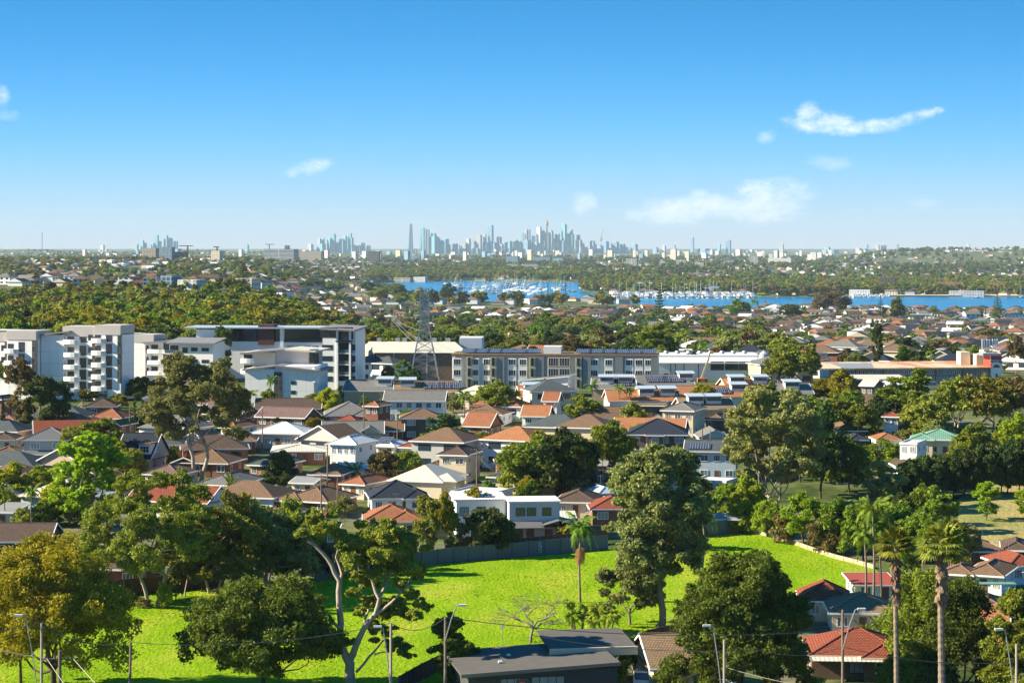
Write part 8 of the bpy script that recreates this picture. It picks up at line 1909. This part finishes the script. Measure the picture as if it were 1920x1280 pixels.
blk(689, 714, 471, 492, 'aptd', 'dark brown stepped apartment block right of the hospital'); blk(768, 790, 479, 490, 'glassb', 'blue glass office block before the spire tower', name='office_block'); blk(948, 975, 480, 495, 'glassb', 'blue gridded office block right of the orange crane', name='office_block', dp=30); blk(997, 1036, 482, 495, 'glassb', 'long blue office block with white ends', name='office_block', dp=30); blk(1036, 1058, 484, 496, 'blue', 'dark blue low block with white box on top', name='office_block')
blk(1173, 1197, 485, 501, 'bandw', 'white balcony-banded apartment block at the wood edge'); blk(1237, 1249, 489, 502, 'bandw', 'small white balcony block right of the banded one'); blk(1267, 1288, 487, 500, 'bandw', 'white terraced apartments above the tree belt'); blk(1302, 1322, 492, 503, 'bandw', 'low white terraced block above the tree belt'); blk(1355, 1380, 488, 500, 'hosp', 'grey-blue banded office above the tree belt', name='office_block')
blk(1405, 1424, 480, 499, 'bandw', 'stepped white apartments with red trim above the tree belt'); blk(1438, 1488, 484, 496, 'white', 'long white shed left of the airport buildings', name='warehouse', dp=40); blk(1648, 1682, 521, 546, 'aptd', 'dark glass apartment block under construction on the far shore'); blk(1755, 1810, 529, 545, 'brickf', 'orange brick flats on the far shore'); blk(1852, 1885, 531, 547, 'brickf', 'second orange brick flats near the right edge on the far shore')
blk(1590, 1635, 543, 554, 'white', 'long white clubhouse with dark windows on the far shore', name='clubhouse', dp=14); blk(1775, 1850, 545, 556, 'grey', 'long low grey boat shed on the far shore', name='boat_shed', dp=14); blk(1284, 1330, 539, 550, 'hosp', 'white marina clubhouse behind the berthed boats', name='clubhouse', dp=14); blk(1328, 1352, 537, 550, 'blue', 'pale blue boat shed beside the marina clubhouse', name='boat_shed', dp=14); blk(1195, 1228, 528, 545, 'bandw', 'white terraced clubhouse above the left marina berths', name='clubhouse')
blk(737, 775, 521, 530, 'bandw', 'white waterfront apartments at the left end of the bay'); blk(775, 802, 519, 530, 'white', 'second white waterfront block at the left end of the bay'); blk(946, 1015, 495, 504, 'hosp', 'low long white school building in the tree belt', name='school_building', dp=14)
blk(208, 242, 511, 524, 'bandw', 'white two-storey terrace on the left ridge', name='house'); blk(275, 302, 513, 530, 'brickf', 'dark red brick house on the left ridge', name='house'); blk(307, 335, 516, 536, 'glassb', 'blue glass house with pink roof on the left ridge', name='house'); blk(338, 382, 524, 542, 'white', 'white cubic modern house right on the left ridge', name='house'); blk(438, 485, 522, 538, 'cream', 'cream house under the lone left Norfolk pine', name='house')
# cranes
def crane(px, top, row, j0, j1, mat, label, tilt=0.0):
    p = G(px, row); k = F / p.y; h = (row - top) / k; t = thing('tower_crane', label, 'crane', p); b = MB(); b.bar((0, 0, 0), (0, 0, h), 2.2, n=4); b.build('mast', mat, t); b = MB(); b.bar(((j0 - px) / k, 0, h * (1 - tilt)), ((j1 - px) / k, 0, h * (1 + tilt)), 1.3, n=4); b.build('jib', TRIM_D if not tilt else mat, t)
OG = plain('crane_orange', (0.62, 0.20, 0.05)); WGr = plain('crane_grey', (0.5, 0.5, 0.5))
crane(932.5, 473, 497, 918, 946, OG, 'orange tower crane with dark level jib left of the blue office'); crane(352, 461, 489, 336, 362, OG, 'brown tower crane right of the dark apartment block'); crane(1324, 485, 502, 1318, 1330, plain('crane_ochre', (0.6, 0.4, 0.1)), 'small ochre crane before the pale towers'); crane(407, 463, 489, 400, 411, OG, 'small crane on the cream seven-storey block'); crane(408, 506, 520, 407, 410, OG, 'orange hoist mast below the cream block')
crane(505, 458, 489, 497, 514, WGr, 'thin pale crane above the hospital left end')
t = thing('tower_crane', 'thin luffing crane leaning on the towers right of the skyline centre', 'crane', G(1129, 475)); k = F / t.location.y; b = MB(); b.bar((0, 0, 0), (0, 0, 28 / k), 5, n=4); b.bar((-4 / k, 0, 20 / k), (2 / k, 0, 45 / k), 4, 2, n=4); b.build('mast', OG, t)
for px, r in ((79, 435), (1682, 458), (1684.5, 458)):
    p = G(px, 478); k = F / p.y; t = thing('radio_mast', None, 'mast', p, look='thin radio mast on the horizon'); b = MB(); b.bar((0, 0, 0), (0, 0, (478 - r) / k), 1.6 * p.y / 9000, n=4); b.build('mast', WGr, t)
# sea wall, beach and runway strips
SAND = plain('pale_sand', (0.55, 0.48, 0.34)); b = MB()
sheet('shore_strip', [(1600, 556.2), (1950, 556.2), (1950, 553.5), (1600, 553.8)], 1.2, SAND, 12)
sheet('runway', [(1740, 500.5), (1960, 502.5), (1960, 499.5), (1740, 498.5)], 1.0, SAND, 40)
sheet('far_park', [(1830, 498.3), (1960, 499), (1960, 496.5), (1840, 496.5)], 1.0, LAWN, 60)
sheet('shore_lawn', [(1418, 553), (1440, 553), (1440, 547.5), (1425, 547.5)], 1.0, LAWN, 20)
for i in range(22):
    px = 1690 + i * 10.5 + g.uniform(-3, 3); p = G(px, 512 + g.uniform(-3, 2)); place('norfolk', p, 26, 13, None, rz=i, look='dark far-shore pine', group='pines along the far shore ridge')
# ================================================================== labels for things told apart by what stands beside them
LM = [(365, 700, 'the white-limbed gum'), (160, 680, 'the broad white apartment block'), (30, 680, "the leftmost white apartments"), (275, 670, "the lower pale apartments"), (360, 670, 'the pitched-roof apartment block'), (545, 640, 'the long dark-topped apartments'), (635, 670, 'the six-storey white tower'), (525, 700, 'the white panelled gable block'),
 (790, 670, 'the brown warehouse'), (796, 600, 'the lattice pylon'), (935, 690, "the long grey block left"), (1150, 690, "the long grey block right"), (1330, 690, 'the white warehouse'), (1425, 690, 'the silos'), (1620, 700, "the storage building left"), (1760, 700, "the storage building right"), (1867, 690, 'the red sign tower'),
 (1440, 830, 'the giant gum'), (1235, 980, 'the very tall broad gum'), (1388, 1150, 'the huge dense round tree'), (650, 1100, 'the twin-trunked gum'), (480, 1180, 'the dark glossy round tree'), (110, 1120, 'the broad yellow-topped tree'), (285, 1000, 'the spreading gum'), (1088, 1040, 'the lone slim palm'), (1637, 1010, 'the three close slim palms'), (1765, 1080, 'the thick-trunked fan palm'),
 (1606, 1220, 'the bright red tiled house'), (1760, 1190, 'the yellow-tipped conifers'), (1010, 1230, 'the flat dark house'), (1243, 1240, 'the brown tiled gable house'), (1850, 1090, 'the teal awning house'), (268, 850, 'the dark blue dormer roof'), (95, 845, 'the charcoal hip roofs'), (396, 870, 'the brown hip behind the gum'), (518, 875, 'the slate-roofed brick house'), (662, 855, 'the white two-storey house'), (862, 880, 'the cream weatherboard house'),
 (780, 775, 'the long white house'), (532, 820, 'the white metal hip roof'), (655, 780, 'the grey-brown hips'), (925, 970, 'the stacked-box house'), (743, 935, 'the navy hip roof'), (600, 945, 'the brown double hips'), (905, 805, 'the orange gabled house'), (1234, 830, 'the navy portico house'), (1282, 795, 'the beige two-storey house'), (1335, 880, 'the pale blue modern house'), (1036, 780, 'the small orange-red gable'), (1128, 795, 'the rusty-roofed balcony house'),
 (1330, 750, 'the long orange school roof'), (1200, 755, 'the orange school gable'), (1762, 840, 'the teal green roof'), (1676, 810, 'the white red-roofed house'), (1860, 940, 'the dry paddock'), (1545, 610, "the bayside bright red roof"), (1860, 614, 'the canal'), (457, 520, 'the left Norfolk pine'), (1236, 560, 'the middle Norfolk pine'), (1870, 580, 'the right Norfolk pine'), (1651, 580, 'the second-right Norfolk pine'), (1015, 560, 'the small Norfolk pine'),
 (1045, 545, 'the crane barge'), (830, 540, 'the left end of the bay'), (950, 540, 'the middle of the mooring'), (1170, 555, 'the left end of the marina'), (1280, 555, 'the middle of the marina'), (1400, 555, 'the right end of the marina'), (1000, 640, 'the dark red brick flats'), (100, 530, 'the far left ridge'), (225, 518, 'the white ridge terrace'), (360, 530, 'the white cubic house'), (540, 480, 'the hospital'), (295, 475, 'the banded apartment blocks'), (700, 480, 'the dark stepped apartments'),
 (770, 440, 'the split spire tower'), (1025, 430, 'the observation tower'), (920, 440, 'the tallest left city tower'), (1058, 440, 'the tallest right city tower'), (822, 450, 'the round-topped teal towers'), (1190, 465, 'the lone blue block'), (1298, 460, 'the slimmest right tower'), (1366, 460, 'the slant-topped tower'), (1465, 465, "the dark V-base tower"), (1550, 470, 'the teal block right'), (1650, 468, 'the twin dark towers'), (1740, 470, 'the ridge towers'), (1816, 460, 'the stepped hilltop tower'),
 (312, 450, 'the left teal cluster'), (640, 450, 'the pale teal cluster'), (1130, 460, 'the luffing crane'), (960, 465, 'the slanted teal tower'), (560, 580, "the woods behind the apartments"), (200, 590, "the woods behind the balconies"), (400, 590, "the woods behind pitched roof"), (30, 590, 'the woods at the left edge'), (1235, 635, "the dark trees behind warehouse"), (1490, 690, 'the olive gum by the silos'), (1790, 760, 'the big olive gums'), (1700, 740, "the annex's tall green tree")]
ORD = ['first', 'second', 'third', 'fourth', 'fifth', 'sixth', 'seventh', 'eighth', 'ninth', 'tenth', 'eleventh', 'twelfth', 'thirteenth', 'fourteenth', 'fifteenth', 'sixteenth', 'seventeenth', 'eighteenth', 'nineteenth', 'twentieth']
def ordn(i):
    if i < 20: return ORD[i]
    n = i + 1; return '%d%s' % (n, {1: 'st', 2: 'nd', 3: 'rd'}.get(n % 10, 'th') if n % 100 not in (11, 12, 13) else 'th')
bpy.context.view_layer.update()
pend = {}
for (o, label, cat, group, look) in THINGS:
    if label: continue
    p = o.location; px, row = pix(p); cr = row
    zt = max([c.matrix_world.translation.z for c in o.children] + [p.z]); hh = 0
    for c in o.children:
        if c.type == 'MESH': hh = max(hh, max(v[2] for v in c.bound_box) * o.scale.z)
    cr = row - hh * F / p.y * 0.6
    best = min(LM, key=lambda l: ((l[0] - px) ** 2 + (1.6 * (l[1] - cr)) ** 2)); dx_, dy_ = px - best[0], cr - best[1]
    if abs(dx_) < 12 and abs(dy_) < 10: rel = 'beside'
    elif abs(dx_) > 1.3 * abs(dy_): rel = 'right of' if dx_ > 0 else 'left of'
    else: rel = 'below' if dy_ > 0 else 'above'
    pend.setdefault('%s %s %s' % (look, rel, best[2]), []).append((px, o, cat))
for lab, lst in pend.items():
    lst.sort(key=lambda a: a[0])
    for i, (px, o, cat) in enumerate(lst):
        if len(lst) == 1: o['label'] = lab
        elif len(lst) == 2: o['label'] = lab + (', left one' if i == 0 else ', right one')
        else: o['label'] = lab + ', %s from left' % ordn(i)
        if len(lst) >= 3 and not o.get('group'): o['group'] = lab.split(',')[0]
# ================================================================== air
hz = MB(); hz.box(-14000, -900, -60, 14000, 24000, 330)
m, nt = newmat('haze_air')
o = N(nt, 'ShaderNodeOutputMaterial'); v = N(nt, 'ShaderNodeVolumePrincipled')
v.inputs['Color'].default_value = (0.62, 0.83, 1.0, 1); v.inputs['Density'].default_value = 2.7e-5; v.inputs['Anisotropy'].default_value = 0.0
nt.links.new(v.outputs[0], o.inputs['Volume'])
h = hz.build('haze', m); h['kind'] = 'stuff'
